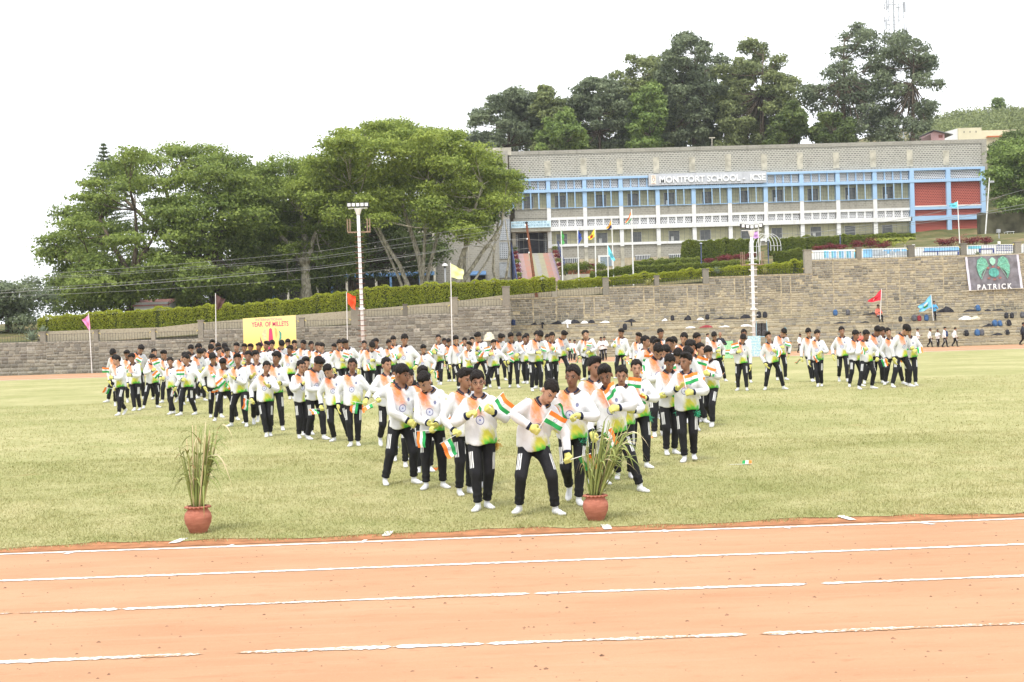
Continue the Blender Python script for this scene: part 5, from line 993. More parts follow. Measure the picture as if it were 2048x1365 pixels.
me = np_mesh('banner_cloth', V, Q, [plain('slate_banner', (.19, .18, .20), .55, .25, 2.2, .3), plain('banner_edge', (.66, .64, .74), .6, .08)], True); me.polygons.foreach_set('material_index', mi); link('banner_cloth', me, bn)
def bshape(pts, mt, nm, dy): MB().add([bil(u, v, -dy) for u, v in pts], [tuple(range(len(pts)))]).build(nm, mt, bn)
TG = plain('emblem_green', (.16, .42, .31), .6, .3, 6); TG2 = plain('emblem_light_green', (.34, .62, .48), .6, .2, 6); TG3 = plain('emblem_teal', (.10, .36, .31), .6, .3, 6)
for s in (-1, 1):
    X_ = lambda u: .5 + s * u
    bshape([(X_(.08), .30), (X_(.12), .10), (X_(.20), .03), (X_(.28), .12), (X_(.31), .32), (X_(.29), .52), (X_(.24), .70), (X_(.235), .55), (X_(.20), .45), (X_(.13), .36)][::s], TG, 'emblem_wing', .055)
    for a0, a1 in [((.08, .28), (.20, .04)), ((.10, .30), (.29, .22)), ((.11, .32), (.29, .48)), ((.12, .34), (.24, .68)), ((.20, .03), (.31, .32))]:
        p = bil(X_(a0[0]), a0[1], -.07); q = bil(X_(a1[0]), a1[1], -.07); MB().tube([p, p.lerp(q, .5) + Vector((0, -.01, .03)), q], .014, 5).build('emblem_wing_rib', TG2, bn)
bshape([(.5 + .095 * math.cos(t), .50 + .13 * math.sin(t)) for t in np.linspace(0, 2 * math.pi, 22)[:-1]], TG3, 'emblem_orb', .06)
bshape([(.44, .12), (.50, .05), (.56, .12), (.55, .22), (.50, .30), (.45, .22)][::-1], TG2, 'emblem_head', .06)
for u, v in [(.40, .36), (.60, .36), (.40, .66), (.60, .66), (.5, .33), (.5, .70)]: bshape([(u + .03 * math.cos(t), v + .03 * math.sin(t)) for t in np.linspace(0, 2 * math.pi, 9)[:-1]], plain('emblem_rust', (.32, .14, .12), .6), 'emblem_claw', .064)
pm = bil(.5, .97, -.07); o_ = fit_text('PATRICK', 1955, 2024, 568.5, 579.5, YN - .09, plain('banner_white_print', (.80, .80, .80), .6, .04), bn, bold=.025, space=1.45); o_.rotation_euler = (math.pi / 2, rad(-.6), 0)
for v in (0, 1):
    p = bil(0, v); q = bil(1, v); d = (q - p).normalized(); MB().tube([p - d * .6, q + d * .5], .02, 6).build('batten', plain('pale_batten', (.62, .55, .42), .7), bn)
# ------------------------------------------------------------------ loudspeaker stand, boards
YK2 = 82.0; g0 = G(1514, 706); sx_ = AT(1523, 690, YK2).x; ss = tag(empty('speaker_stand', (sx_, YK2, 0)), 'pale blue trestle stand below the black loudspeakers', 'stand'); M_PBL = plain('pale_blue_metal', (.36, .55, .66), .6, .1, 4)
zt2 = AT(1523, 673, YK2).z; MB().box(sx_ - .36, sx_ + .36, YK2 - .2, YK2 + .2, zt2 - .05, zt2).build('shelf', M_PBL, ss)
for dx in (-.33, .33):
    for dy in (-.18, .18): MB().tube([(sx_ + dx * 1.25, YK2 + dy * 1.2, 0), (sx_ + dx, YK2 + dy, zt2 + (1.0 if dy < 0 else 0))], .022, 6).build('leg', M_PBL, ss)
MB().box(sx_ - .37, sx_ + .37, YK2 - .2, YK2 - .16, .45, .39).build('cross_bar', M_PBL, ss); MB().box(sx_ - .38, sx_ + .36, YK2 - .26, YK2 + .22, zt2 + 1.0, zt2 + 1.04).build('top_board', plain('pale_board', (.6, .56, .45), .7), ss)
for i, dx in enumerate((-.18, .18)):
    s_ = tag(empty('loudspeaker', (sx_ + dx, YK2, zt2)), ['black loudspeaker on the left of the blue stand', 'black loudspeaker on the right of the blue stand'][i], 'loudspeaker'); MB().box(-.15, .15, -.14, .16, .002, .84).build('cabinet', M_IRON, s_, loc=(0, 0, 0))
    for z_, r_ in ((.28, .12), (.62, .07)): MB().lathe([(r_, 0), (r_ * .9, .012), (r_ * .35, -.03), (0, -.02)], n=16).build('driver', plain('speaker_cone', (.10, .10, .11), .5), s_, True, (0, -.142, z_)).rotation_euler = (math.pi / 2, 0, 0)
def board(label, c, y0, Y, k_):
    a = AT(c[0], y0, Y); b = AT(c[1], c[2], Y); o_ = tag(empty('display_board', ((a.x + b.x) / 2, Y, 0)), label, 'board'); zb = max(.05, a.z); MB().box(a.x, b.x, Y, Y + .03, zb, b.z).build('panel', k_, o_)
    for x in (a.x + .08, b.x - .08): MB().box(x - .015, x + .015, Y + .031, Y + .06, 0, b.z - .1).build('leg', M_IRON, o_); 
    return o_, a, b
k = N('green_leaf_print', .5, .2); f = k.noise(k.pos(False), 9, 3); k.col(k.ramp(f, [(.35, (.10, .42, .18)), (.5, (.45, .68, .42)), (.65, (.16, .50, .24))])); o_, a, b = board('green patterned display board standing behind a boy, tricolour strip on it', (1445, 1466, 682), 732, 69, k.m)
for j, c in enumerate((SAF, WCL, GCL)): MB().box(a.x + .05, b.x - .05, 68.98, 68.995, b.z - .55 - j * .07, b.z - .482 - j * .07).build('printed_strip', c, o_)
k = N('pale_blue_print', .5, .2); f = k.noise(k.pos(False), 12, 3); k.col(k.ramp(f, [(.4, (.30, .52, .66)), (.6, (.62, .66, .66))])); board('pale blue printed board leaning behind two boys', (1497, 1521, 672), 724, 71, k.m)
# ------------------------------------------------------------------ backpacks and clothes on the steps
def mesh_of(mb, name, mt, smooth=True): o_ = mb.build(name, mt, None, smooth); me = o_.data; bpy.data.objects.remove(o_); return me
def rbox(w_, d, h, n=4, top=.5):   # rounded lump
    V = []; F = []; 
    for j in range(7):
        t = j / 6; z = h * t; s = (1 - (2 * t - 1) ** 6) ** .35 * (1 - .25 * max(0, t - .5) * 2 * top) if 0 < t < 1 else .55
        for i in range(12):
            a = 2 * math.pi * i / 12; c, s2 = math.cos(a), math.sin(a); q = .62; V.append((math.copysign(abs(c) ** q, c) * w_ / 2 * s, math.copysign(abs(s2) ** q, s2) * d / 2 * s, z))
    for j in range(6):
        for i in range(12): F.append((j * 12 + i, j * 12 + (i + 1) % 12, (j + 1) * 12 + (i + 1) % 12, (j + 1) * 12 + i))
    F += [tuple(range(11, -1, -1)), tuple(72 + i for i in range(12))]; return MB().add(V, F)
BM = {}
def bagmesh(col):
    if col not in BM:
        mt = plain('bag_' + col, dict(black=(.025, .025, .03), navy=(.03, .05, .13), blue=(.05, .12, .26), grey=(.10, .10, .11), red=(.28, .04, .05), teal=(.06, .20, .24), white=(.72, .72, .72), cream=(.6, .55, .42))[col], .75, .2, 9)
        st2 = MB(); st2.tube([(-.04, .0, .44), (-.03, 0, .49), (.03, 0, .49), (.04, 0, .44)], .012, 5); BM[col] = (mesh_of(rbox(.32, .22, .45), 'bag_body', mt), mesh_of(rbox(.24, .1, .24), 'pocket', mt), mesh_of(st2, 'handle', mt), mt)
    return BM[col]
def step_at(px, py):   # which step tread does a pixel rest on
    best = None
    for i, z in enumerate([0] + SZ):
        Y = (YW - 1.2 if i == 0 else YW + SD * (i - 1) + (SD * .5 if i < 4 else -.25 + SD * .5)); p = AT(px, py, Y)
        if best is None or abs(p.z - z) < best[0]: best = (abs(p.z - z), Vector((p.x, Y, z + (.03 if i else 0))))
    return best[1]
CNAME = dict(black='black', navy='navy', blue='blue', grey='dark grey', red='dark red', teal='teal', white='white', cream='cream'); bagn = {}
BAGS = [(1345, 642, 'black'), (1415, 641, 'black'), (1518, 636, 'black'), (1530, 637, 'black'), (1671, 633, 'blue'), (1696, 632, 'grey'), (1801, 646, 'black'), (1829, 645, 'grey'), (1839, 645, 'red'), (1853, 645, 'blue'), (1892, 674, 'navy'), (1933, 673, 'black'), (1955, 672, 'blue'), (1964, 671, 'grey'), (1990, 655, 'blue'), (2000, 655, 'blue'), (2018, 655, 'black'), (2013, 640, 'black'), (2024, 640, 'black'), (2015, 669, 'black'), (2045, 637, 'grey'), (1570, 672, 'teal'), (1250, 662, 'black'), (1027, 655, 'navy'), (1956, 625, 'blue')]
from collections import Counter
tot = Counter(c for _, _, c in BAGS)
for i, (px, py, c) in enumerate(sorted(BAGS)):
    P = step_at(px, py); bm0 = bagmesh(c); bagn[c] = bagn.get(c, 0) + 1
    o_ = tag(empty('backpack', P, RND.uniform(-.5, .5)), ('%s backpack on the stone steps, %s %s one from the left' % (CNAME[c], ORD[bagn[c] - 1], CNAME[c])) if tot[c] > 1 else '%s backpack standing on the stone steps' % CNAME[c], 'backpack', 'bags on the steps'); s = RND.uniform(.8, 1.05); o_.scale = (s, s, s)
    link('bag_body', bm0[0], o_, (0, 0, 0)); link('pocket', bm0[1], o_, (0, -.12, .04)); link('handle', bm0[2], o_, (0, .03, 0))
    MB().tube([(-.1, .1, .4), (-.13, .17, .25), (-.12, .12, .05)], .018, 5).build('strap', bm0[3], o_, True, (0, 0, 0))
def pile(label, px, py, w_, h_, col, seed, white=False):
    P = step_at(px, py); r = random.Random(seed); V = []; F = []; n, m = 16, 7; k_ = .5 * w_ * 88 / FPX * .85; hh = h_ * 88 / FPX * .7
    for j in range(m + 1):
        t = j / m * math.pi / 2
        for i in range(n):
            a = 2 * math.pi * i / n; s = 1 + .35 * math.sin(3 * a + seed) + .2 * math.sin(5 * a + seed * 2) + r.uniform(-.1, .1); V.append((math.cos(a) * math.cos(t) * k_ * s, max(-.22, min(.22, math.sin(a) * math.cos(t) * .2 * s)), math.sin(t) * hh * (1 + .3 * math.sin(2 * a + seed)) + .002))
    for j in range(m):
        for i in range(n): F.append((j * n + i, j * n + (i + 1) % n, (j + 1) * n + (i + 1) % n, (j + 1) * n + i))
    o_ = tag(empty('clothes_pile', P), label, 'clothes', 'clothes left on the steps'); MB().add(V, F).build('heap', bagmesh(col)[3], o_, True, (0, 0, 0)); 
    if r.random() < .2: MB().add([(-.12, -.2, .05), (.05, -.2, .05), (.02, -.5, .03), (-.09, -.5, .03), (.03, -.52, -.28), (-.08, -.52, -.25)], [(0, 3, 2, 1), (3, 5, 4, 2)]).build('dangling_sleeve', bagmesh(col)[3], o_, False, (0, .1, 0))
PIL = sorted([(1115, 648, 22, 9, 'black'), (1135, 648, 26, 10, 'white'), (1148, 649, 20, 10, 'black'), (1168, 650, 16, 6, 'white'), (1182, 650, 16, 8, 'black'), (1210, 644, 22, 5, 'white'), (1262, 644, 26, 8, 'black'), (1330, 645, 12, 6, 'white'), (1376, 642, 14, 12, 'black'), (1400, 642, 16, 5, 'white'), (1440, 641, 26, 5, 'black'), (1462, 641, 30, 4, 'black'), (1490, 639, 20, 10, 'black'), (1380, 659, 20, 4, 'white'), (1412, 658, 30, 6, 'red'), (1450, 657, 22, 4, 'white'), (1490, 656, 24, 5, 'white'), (1068, 654, 14, 5, 'black'), (1085, 654, 12, 6, 'black'), (1745, 631, 34, 6, 'black'), (1680, 651, 30, 4, 'black'), (1730, 648, 22, 4, 'black'), (1892, 628, 30, 14, 'black'), (1940, 626, 30, 6, 'black'), (1975, 625, 14, 5, 'black'), (1996, 624, 22, 5, 'black'), (1930, 642, 26, 9, 'white'), (1950, 642, 22, 8, 'cream'), (1978, 657, 22, 8, 'black'), (1995, 671, 22, 6, 'black')]); pc = {}; ptot = Counter(q[4] for q in PIL)
for i, (px, py, w_, h_, c) in enumerate(PIL):
    pc[c] = pc.get(c, 0) + 1; pile(('heap of %s clothes on the steps, %s such heap from the left' % (CNAME[c], ORD[pc[c] - 1])) if ptot[c] > 1 else 'heap of %s clothes lying on the steps' % CNAME[c], px, py, w_, h_, c, i + 3)
P = AT(979, 682, YW - 1.0); P.z = max(.3, P.z); o_ = tag(empty('bell_basket', (P.x, YW - .6, P.z)), 'cream bell-shaped basket above the heads at the wall foot', 'basket'); MB().lathe([(.42, 0), (.38, .08), (.28, .42), (.18, .48), (.17, .56), (0, .57)], n=18).build('bell', bagmesh('cream')[3], o_, True, (0, 0, 0)); MB().lathe([(.43, -.01), (.46, .03), (.40, .07)], n=18).build('rim', bagmesh('cream')[3], o_, True, (0, 0, 0)); MB().tube([(0, 0, -P.z), (0, 0, .05)], .03, 6).build('stand', M_STEEL, o_, True, (0, 0, 0))
# ------------------------------------------------------------------ pots with millet sheaves
def mat_pot():
    k = N('clay_pot', .8, .2); p = k.pos(True); s = k.xyz(p); f = k.noise(k.scale(p, (1, 1, 4)), 6, 5); c = k.mix(k.step(f, .35, .65), (.33, .115, .075), (.43, .165, .11)); c = k.mix(k.ma('MULTIPLY', k.step(k.noise(p, 40, 3), .55, .7), .3), c, (.26, .085, .055)); k.col(c); k.bump(k.noise(k.scale(p, (1, 1, 12)), 5, 3), .25, .01); return k.m
M_POT = mat_pot()
def mat_blade(name, a, b):
    k = N(name, .7, .2); r = k.n('ShaderNodeObjectInfo').outputs['Random']; f = k.noise(k.pos(True), 7, 3); k.col(k.mix(k.ma('MULTIPLY', k.ma('ADD', r, f), .5), a, b)); return k.m
M_MG = mat_blade('millet_green', (.12, .17, .04), (.36, .39, .13)); M_MD = mat_blade('millet_dry', (.45, .33, .15), (.62, .55, .36))
def sheaf(label_pot, label_plant, px, py, wpx, hpx, seed, lean, topw):
    r = random.Random(seed); P = G(px, py); s = wpx / 2 * P.y / FPX / .165; root = tag(empty('clay_pot', P), label_pot, 'pot'); root.scale = (s, s, s)
    prof = [(0, .004), (.095, .004), (.105, .02), (.155, .13), (.165, .19), (.155, .245), (.125, .285), (.118, .305), (.13, .32), (.13, .325), (.11, .32), (.105, .29), (.0, .26)]; MB().lathe(prof, n=36).build('vessel', M_POT, root, True, (0, 0, 0))
    m_ = MB(); n = 72; V = []
    for j, (rr_, z_, wv) in enumerate([(.118, .31, 0), (.152, .318, .010), (.154, .33, .010), (.118, .336, 0)]):
        for i in range(n): V.append(((rr_ + wv * math.sin(i * 2 * math.pi * 18 / n)) * math.cos(2 * math.pi * i / n), (rr_ + wv * math.sin(i * 2 * math.pi * 18 / n)) * math.sin(2 * math.pi * i / n), z_ - (.006 * math.sin(i * 2 * math.pi * 18 / n) if wv else 0)))
    m_.add(V, [(j * n + i, j * n + (i + 1) % n, (j + 1) * n + (i + 1) % n, (j + 1) * n + i) for j in range(3) for i in range(n)]); m_.build('scalloped_rim', M_POT, root, True, (0, 0, 0))
    H_ = hpx * P.y / FPX; pl = tag(empty('millet_sheaf', P + Vector((0, 0, .27 * s))), label_plant, 'plant')
    for i in range(50):      # stalks
        a = r.uniform(0, 6.28); q = r.random() ** .5 * .04; b = Vector((math.cos(a) * q, math.sin(a) * q, 0)); h = H_ * r.uniform(.45, .92); sp = topw * r.random() ** .6; e = b + Vector((math.cos(a) * sp + lean * h, math.sin(a) * sp * .6, h)); mid = b.lerp(e, .5) + Vector((-lean * h * .12, 0, 0))
        pts = [b * (1 - t) ** 2 + mid * 2 * t * (1 - t) + e * t * t for t in np.linspace(0, 1, 6)]; MB().tube(pts, [.0085 * (1 - .6 * t) for t in np.linspace(0, 1, 6)], 5).build('stalk', M_MG if r.random() < .8 else M_MD, pl, True, (0, 0, 0))
        for _ in range(2):
            t = r.uniform(.45, 1.0); st_ = b * (1 - t) ** 2 + mid * 2 * t * (1 - t) + e * t * t; az = a + r.uniform(-1.2, 1.2); L_ = H_ * r.uniform(.14, .40); droop = r.uniform(.4, 1.7); w_ = r.uniform(.006, .011); d = Vector((math.cos(az), math.sin(az) * .6, 0)); V = []
            up0 = r.uniform(.5, 1.1)
            for q in range(7):
                u = q / 6; c = st_ + d * (L_ * u * (.35 + .30 * droop)) + Vector((lean * L_ * u, 0, L_ * (up0 * u - droop * u * u * .95))); sd_ = Vector((-d.y, d.x, .3)).normalized() * w_ * (1 - u ** 2.2) ; V += [c - sd_, c + sd_]
            MB().add(V, [(2 * q, 2 * q + 1, 2 * q + 3, 2 * q + 2) for q in range(6)]).build('leaf', M_MG if r.random() < .82 else M_MD, pl, True, (0, 0, 0))
sheaf('round clay pot with scalloped rim at the lawn edge, left', 'sheaf of green millet stalks standing in the left clay pot', 397, 1067, 54, 195, 4, .05, .14)
sheaf('tapered clay pot with scalloped rim in front of the boys', 'leaning sheaf of millet stalks in the pot before the boys', 1192, 1042, 52, 175, 9, .22, .19)
# ------------------------------------------------------------------ people: template from a distance field, posed by bones
def rcone(p, a, b, ra, rb):
    a = np.array(a, float); b = np.array(b, float); ab = b - a; t = np.clip(((p - a) @ ab) / (ab @ ab), 0, 1)
    return np.linalg.norm(p - (a + t[:, None] * ab), axis=1) - (ra + (rb - ra) * t)
def ellp(p, c, r):
    q = p - np.array(c, float); r = np.array(r, float); k0 = np.linalg.norm(q / r, axis=1); k1 = np.linalg.norm(q / r ** 2, axis=1) + 1e-9; return k0 * (k0 - 1) / k1
def smin(a, b, k):
    h = np.clip(.5 + .5 * (b - a) / k, 0, 1); return b * (1 - h) + a * h - k * h * (1 - h)
def nets(f, xs, ys, zs):
    xs, ys, zs = map(np.asarray, (xs, ys, zs)); A, B, C = len(xs), len(ys), len(zs)
    P = np.stack(np.meshgrid(xs, ys, zs, indexing='ij'), -1); d = f(P.reshape(-1, 3)).reshape(A, B, C); s = d < 0
    acc = np.zeros((A - 1, B - 1, C - 1, 3)); cnt = np.zeros((A - 1, B - 1, C - 1))
    cor = [(i, j, k) for i in (0, 1) for j in (0, 1) for k in (0, 1)]
    sl = lambda c: (slice(c[0], A - 1 + c[0]), slice(c[1], B - 1 + c[1]), slice(c[2], C - 1 + c[2]))
    for c in cor:
        for ax in range(3):
            if c[ax]: continue
            e = list(c); e[ax] = 1; d0, d1 = d[sl(c)], d[sl(e)]; m = (d0 < 0) != (d1 < 0); t = np.where(m, d0 / np.where(m, d0 - d1, 1), 0)
            p = P[sl(c)] + (P[sl(e)] - P[sl(c)]) * t[..., None]; acc += p * m[..., None]; cnt += m
    idx = -np.ones(cnt.shape, int); has = cnt > 0; idx[has] = np.arange(has.sum()); V = acc[has] / cnt[has][:, None]; Q = []
    for ax in range(3):
        o1, o2 = [(1, 2), (2, 0), (0, 1)][ax]; n = [A, B, C]; r = [slice(0, n[0]), slice(0, n[1]), slice(0, n[2])]
        lo = [slice(None)] * 3; hi = [slice(None)] * 3; lo[ax] = slice(0, n[ax] - 1); hi[ax] = slice(1, n[ax])
        for o in (o1, o2): lo[o] = slice(1, n[o] - 1); hi[o] = slice(1, n[o] - 1)
        s0, s1 = s[tuple(lo)], s[tuple(hi)]; I = np.argwhere(s0 != s1); fl = s0[s0 != s1]; off = np.zeros(3, int); off[o1] = 1; off[o2] = 1; I = I + off
        u = np.zeros(3, int); u[o1] = 1; v = np.zeros(3, int); v[o2] = 1
        q = np.stack([idx[tuple((I - a).T)] for a in (u + v, v, 0 * u, u)], 1); q[~fl] = q[~fl][:, ::-1]; Q.append(q)
    return V, np.concatenate(Q)
L3 = lambda p, k=3.0: .5 * (np.sin(p[:, 0] * 31 * k + 3 * np.sin(p[:, 2] * 23)) * np.sin(p[:, 2] * 27 * k + p[:, 1] * 17) )
HIP, KNEE, ANK = (.080, 0, .73), (.088, -.004, .395), (.092, .012, .075); SH, EL, WR = (.136, .012, 1.098), (.266, .012, .875), (.371, .0, .690)
NECK = (0, .012, 1.145); WAIST = (0, 0, .87)
mir = lambda q: (-q[0], q[1], q[2])
def f_trousers(p):
    d = ellp(p, (0, .004, .79), (.128, .10, .13))
    for s in (1, -1):
        h, k, a = [(s * q[0], q[1], q[2]) for q in (HIP, KNEE, ANK)]; L = smin(rcone(p, h, k, .080, .064), rcone(p, k, a, .061, .048), .02); L = smin(L, ellp(p, (s * .07, .035, .73), (.07, .075, .08)), .03); d = smin(d, L, .018)
    d = d - .006 * (np.abs(np.sin(p[:, 2] * 22 + 2 * np.sin(p[:, 0] * 30) + p[:, 1] * 25)) ** .7 - .6) * np.clip((.78 - p[:, 2]) / .1, 0, 1) + .006 * np.sin(p[:, 2] * 110 + p[:, 1] * 30) * (p[:, 2] < .2)
    return np.maximum(np.maximum(d, .085 - p[:, 2]), p[:, 2] - .90)
def f_shirt(p):
    t = np.clip((1.0 - p[:, 2]) / .32, 0, 1); rx = .155 + .022 * t; ry = .104 + .030 * t
    tub = np.maximum((np.sqrt((p[:, 0] / rx) ** 2 + ((p[:, 1] - .004) / ry) ** 2) - 1) * ry * .95, p[:, 2] - 1.0); d = smin(ellp(p, (0, .006, 1.0), (.150, .100, .17)), tub, .05)
    d = smin(d, rcone(p, (-.105, .014, 1.092), (.105, .014, 1.092), .052, .052), .05); d = smin(d, rcone(p, (0, .014, 1.08), (0, .014, 1.17), .085, .058), .04)
    for s in (1, -1):
        a, b, c = [(s * q[0], q[1], q[2]) for q in (SH, EL, WR)]; A = smin(rcone(p, a, b, .060, .054), rcone(p, b, c, .053, .038), .02)
        dr = np.array(c) - np.array(b); dr /= np.linalg.norm(dr); A = np.maximum(A, (p - np.array(c)) @ dr - .004); d = smin(d, A, .025)
    x_, y_, z_ = p.T; fw = np.clip((1.08 - z_) / .06, 0, 1)
    fold = np.abs(np.sin(13 * (z_ * 1.5 + x_ * .9) + 2.2 * np.sin(8 * x_ + 5 * z_) + 9 * y_)) ** .7 - .6; fold2 = np.abs(np.sin(19 * (z_ * .8 - x_ * 1.3) + 1.7 * np.sin(11 * z_ + 4 * y_))) ** .7 - .6
    d = d - (.0085 * fold + .006 * fold2) * fw
    return np.maximum(np.maximum(d, .675 + .012 * np.sin(p[:, 0] * 20) - p[:, 2]), p[:, 2] - 1.160 - .45 * np.minimum(0, p[:, 1] + .0))
def f_head(p):
    d = ellp(p, (0, .016, 1.335), (.074, .092, .087)); d = smin(d, ellp(p, (0, -.022, 1.272), (.056, .066, .072)), .03); d = smin(d, ellp(p, (0, -.056, 1.226), (.026, .026, .02)), .02)
    d = smin(d, rcone(p, (0, -.086, 1.302), (0, -.103, 1.272), .007, .013), .012); d = smin(d, ellp(p, (0, -.083, 1.247), (.026, .011, .011)), .008)
    for s in (1, -1):
        d = smin(d, ellp(p, (s * .078, .014, 1.292), (.010, .021, .031)), .01); d = -smin(-d, ellp(p, (s * .033, -.104, 1.303), (.018, .018, .011)), .012); d = smin(d, ellp(p, (s * .033, -.088, 1.322), (.022, .012, .006)), .008)
    return d
def f_body(p):
    d = f_head(p); d = smin(d, rcone(p, (0, .022, 1.10), (0, .012, 1.24), .049, .044), .02); d = smin(d, ellp(p, (0, .006, .96), (.10, .065, .24)), .03)
    for s in (1, -1):
        h, k, a = [(s * q[0], q[1], q[2]) for q in (HIP, KNEE, ANK)]; d = smin(d, smin(rcone(p, h, k, .055, .042), rcone(p, k, a, .04, .03), .01), .02)
        a, b, c = [(s * q[0], q[1], q[2]) for q in (SH, EL, WR)]; d = smin(d, smin(rcone(p, a, b, .032, .028), rcone(p, b, c, .026, .022), .01), .02)
    return d
def axis_(segs):
    o = [segs[0][0]]
    for a, b, h in segs:
        n = max(1, int(round((b - a) / h))); o += list(np.linspace(a, b, n + 1)[1:])
    return np.array(o)
A_ = np.array
def template(v, vb):
    T = {}
    T['shirt'] = nets(f_shirt, axis_([(-.45, .45, v)]), axis_([(-.18, .18, v)]), axis_([(.62, 1.24, v)])); T['trousers'] = nets(f_trousers, axis_([(-.22, .22, v)]), axis_([(-.16, .18, v)]), axis_([(.04, .95, v * 1.25)]))
    T['body'] = nets(f_body, axis_([(-.44, -.10, .045), (-.10, .10, vb), (.10, .44, .045)]), axis_([(-.14, .14, vb)]), axis_([(.02, 1.10, .06), (1.10, 1.46, vb)]))
    # collar: a turned-down band around the neck
    V = []; n = 26; rows = [(.056, 1.178), (.066, 1.190), (.080, 1.172), (.089, 1.148), (.083, 1.140)]
    for r, z in rows:
        for i in range(n):
            t = -math.pi / 2 + rad(16) + (2 * math.pi - rad(32)) * i / (n - 1); fr = max(0, -math.sin(t)); V.append((r * math.cos(t) * (1 + .05 * fr), .014 + r * math.sin(t) * .95, z - .042 * fr ** 2 - (.012 * fr ** 6 if r > .08 else 0)))
    V = np.array(V); out_ = np.repeat(np.array([0, 1, 1, 1, 1], bool), n)
    for _ in range(14):
        bad = out_ & (f_shirt(V) < .006); c = V - A_((0, .014, 0)); c[:, 2] = 0; c /= np.linalg.norm(c, axis=1, keepdims=True); V = V + bad[:, None] * (c * .0012 + A_((0, 0, .0032)))
    T['collar'] = (V, np.array([(j * n + i, j * n + i + 1, (j + 1) * n + i + 1, (j + 1) * n + i) for j in range(len(rows) - 1) for i in range(n - 1)])); return T
BONES = [((0, 0, .70), (0, 0, .85), .085), ((0, .005, .90), (0, .01, 1.10), .10), ((0, .012, 1.20), (0, .01, 1.40), .07), (mir(SH), mir(EL), .035), (mir(EL), mir(WR), .03), (SH, EL, .035), (EL, WR, .03), (mir(HIP), mir(KNEE), .06), (mir(KNEE), mir(ANK), .045), (HIP, KNEE, .06), (KNEE, ANK, .045)]
def weights(V, part):
    W = []
    for i, (a, b, r) in enumerate(BONES):
        q = V if i not in (0, 1) else V * np.array([.8, 1, 1]); d = np.maximum(rcone(q, a, b, 0, 0) - r, 0) + .011; w_ = d ** -3.2
        x = V[:, 0]
        if i in (3, 4): w_ = w_ * np.clip((-x - .085) / .05, 0, 1)
        if i in (5, 6): w_ = w_ * np.clip((x - .085) / .05, 0, 1)
        if i in (7, 8): w_ = w_ * np.clip((-x + .012) / .024, 0, 1)
        if i in (9, 10): w_ = w_ * np.clip((x + .012) / .024, 0, 1)
        if i == 2: w_ = w_ * np.clip((V[:, 2] - 1.15) / .04, 0, 1)
        if i > 6 and part == 'shirt': w_ = w_ * .10
        if i == 1 and part != 'trousers': w_ = np.where(V[:, 2] > 1.19, w_ * .02, w_)
        if i in (3, 4, 5, 6) and part == 'trousers': w_ = w_ * 0
        if part == 'collar': w_ = w_ * (1 if i == 1 else 1e-4)
        W.append(w_)
    W = np.stack(W, 1); return W / W.sum(1, keepdims=True)
def rb(a, b):   # minimal rotation a -> b
    return np.array(Vector(a).rotation_difference(Vector(b)).to_matrix())
def euler(x, y, z): return np.array(Matrix.Rotation(rad(z), 3, 'Z') @ Matrix.Rotation(rad(x), 3, 'X') @ Matrix.Rotation(rad(y), 3, 'Y'))
def ik(a, t, l1, l2, hint):
    a = np.array(a, float); t = np.array(t, float); d = t - a; L = np.linalg.norm(d); Lm = (l1 + l2) * .997
    if L > Lm: t = a + d / L * Lm; d = t - a; L = Lm
    u = d / L; x = (l1 * l1 - l2 * l2 + L * L) / (2 * L); h = math.sqrt(max(0, l1 * l1 - x * x)); hn = np.array(hint, float); hn = hn - u * (hn @ u); hn /= np.linalg.norm(hn) + 1e-9; return a + u * x + hn * h, t
A_ = np.array; LT = np.linalg.norm(A_(KNEE) - A_(HIP)); LS = np.linalg.norm(A_(ANK) - A_(KNEE)); LU = np.linalg.norm(A_(EL) - A_(SH)); LF = np.linalg.norm(A_(WR) - A_(EL))
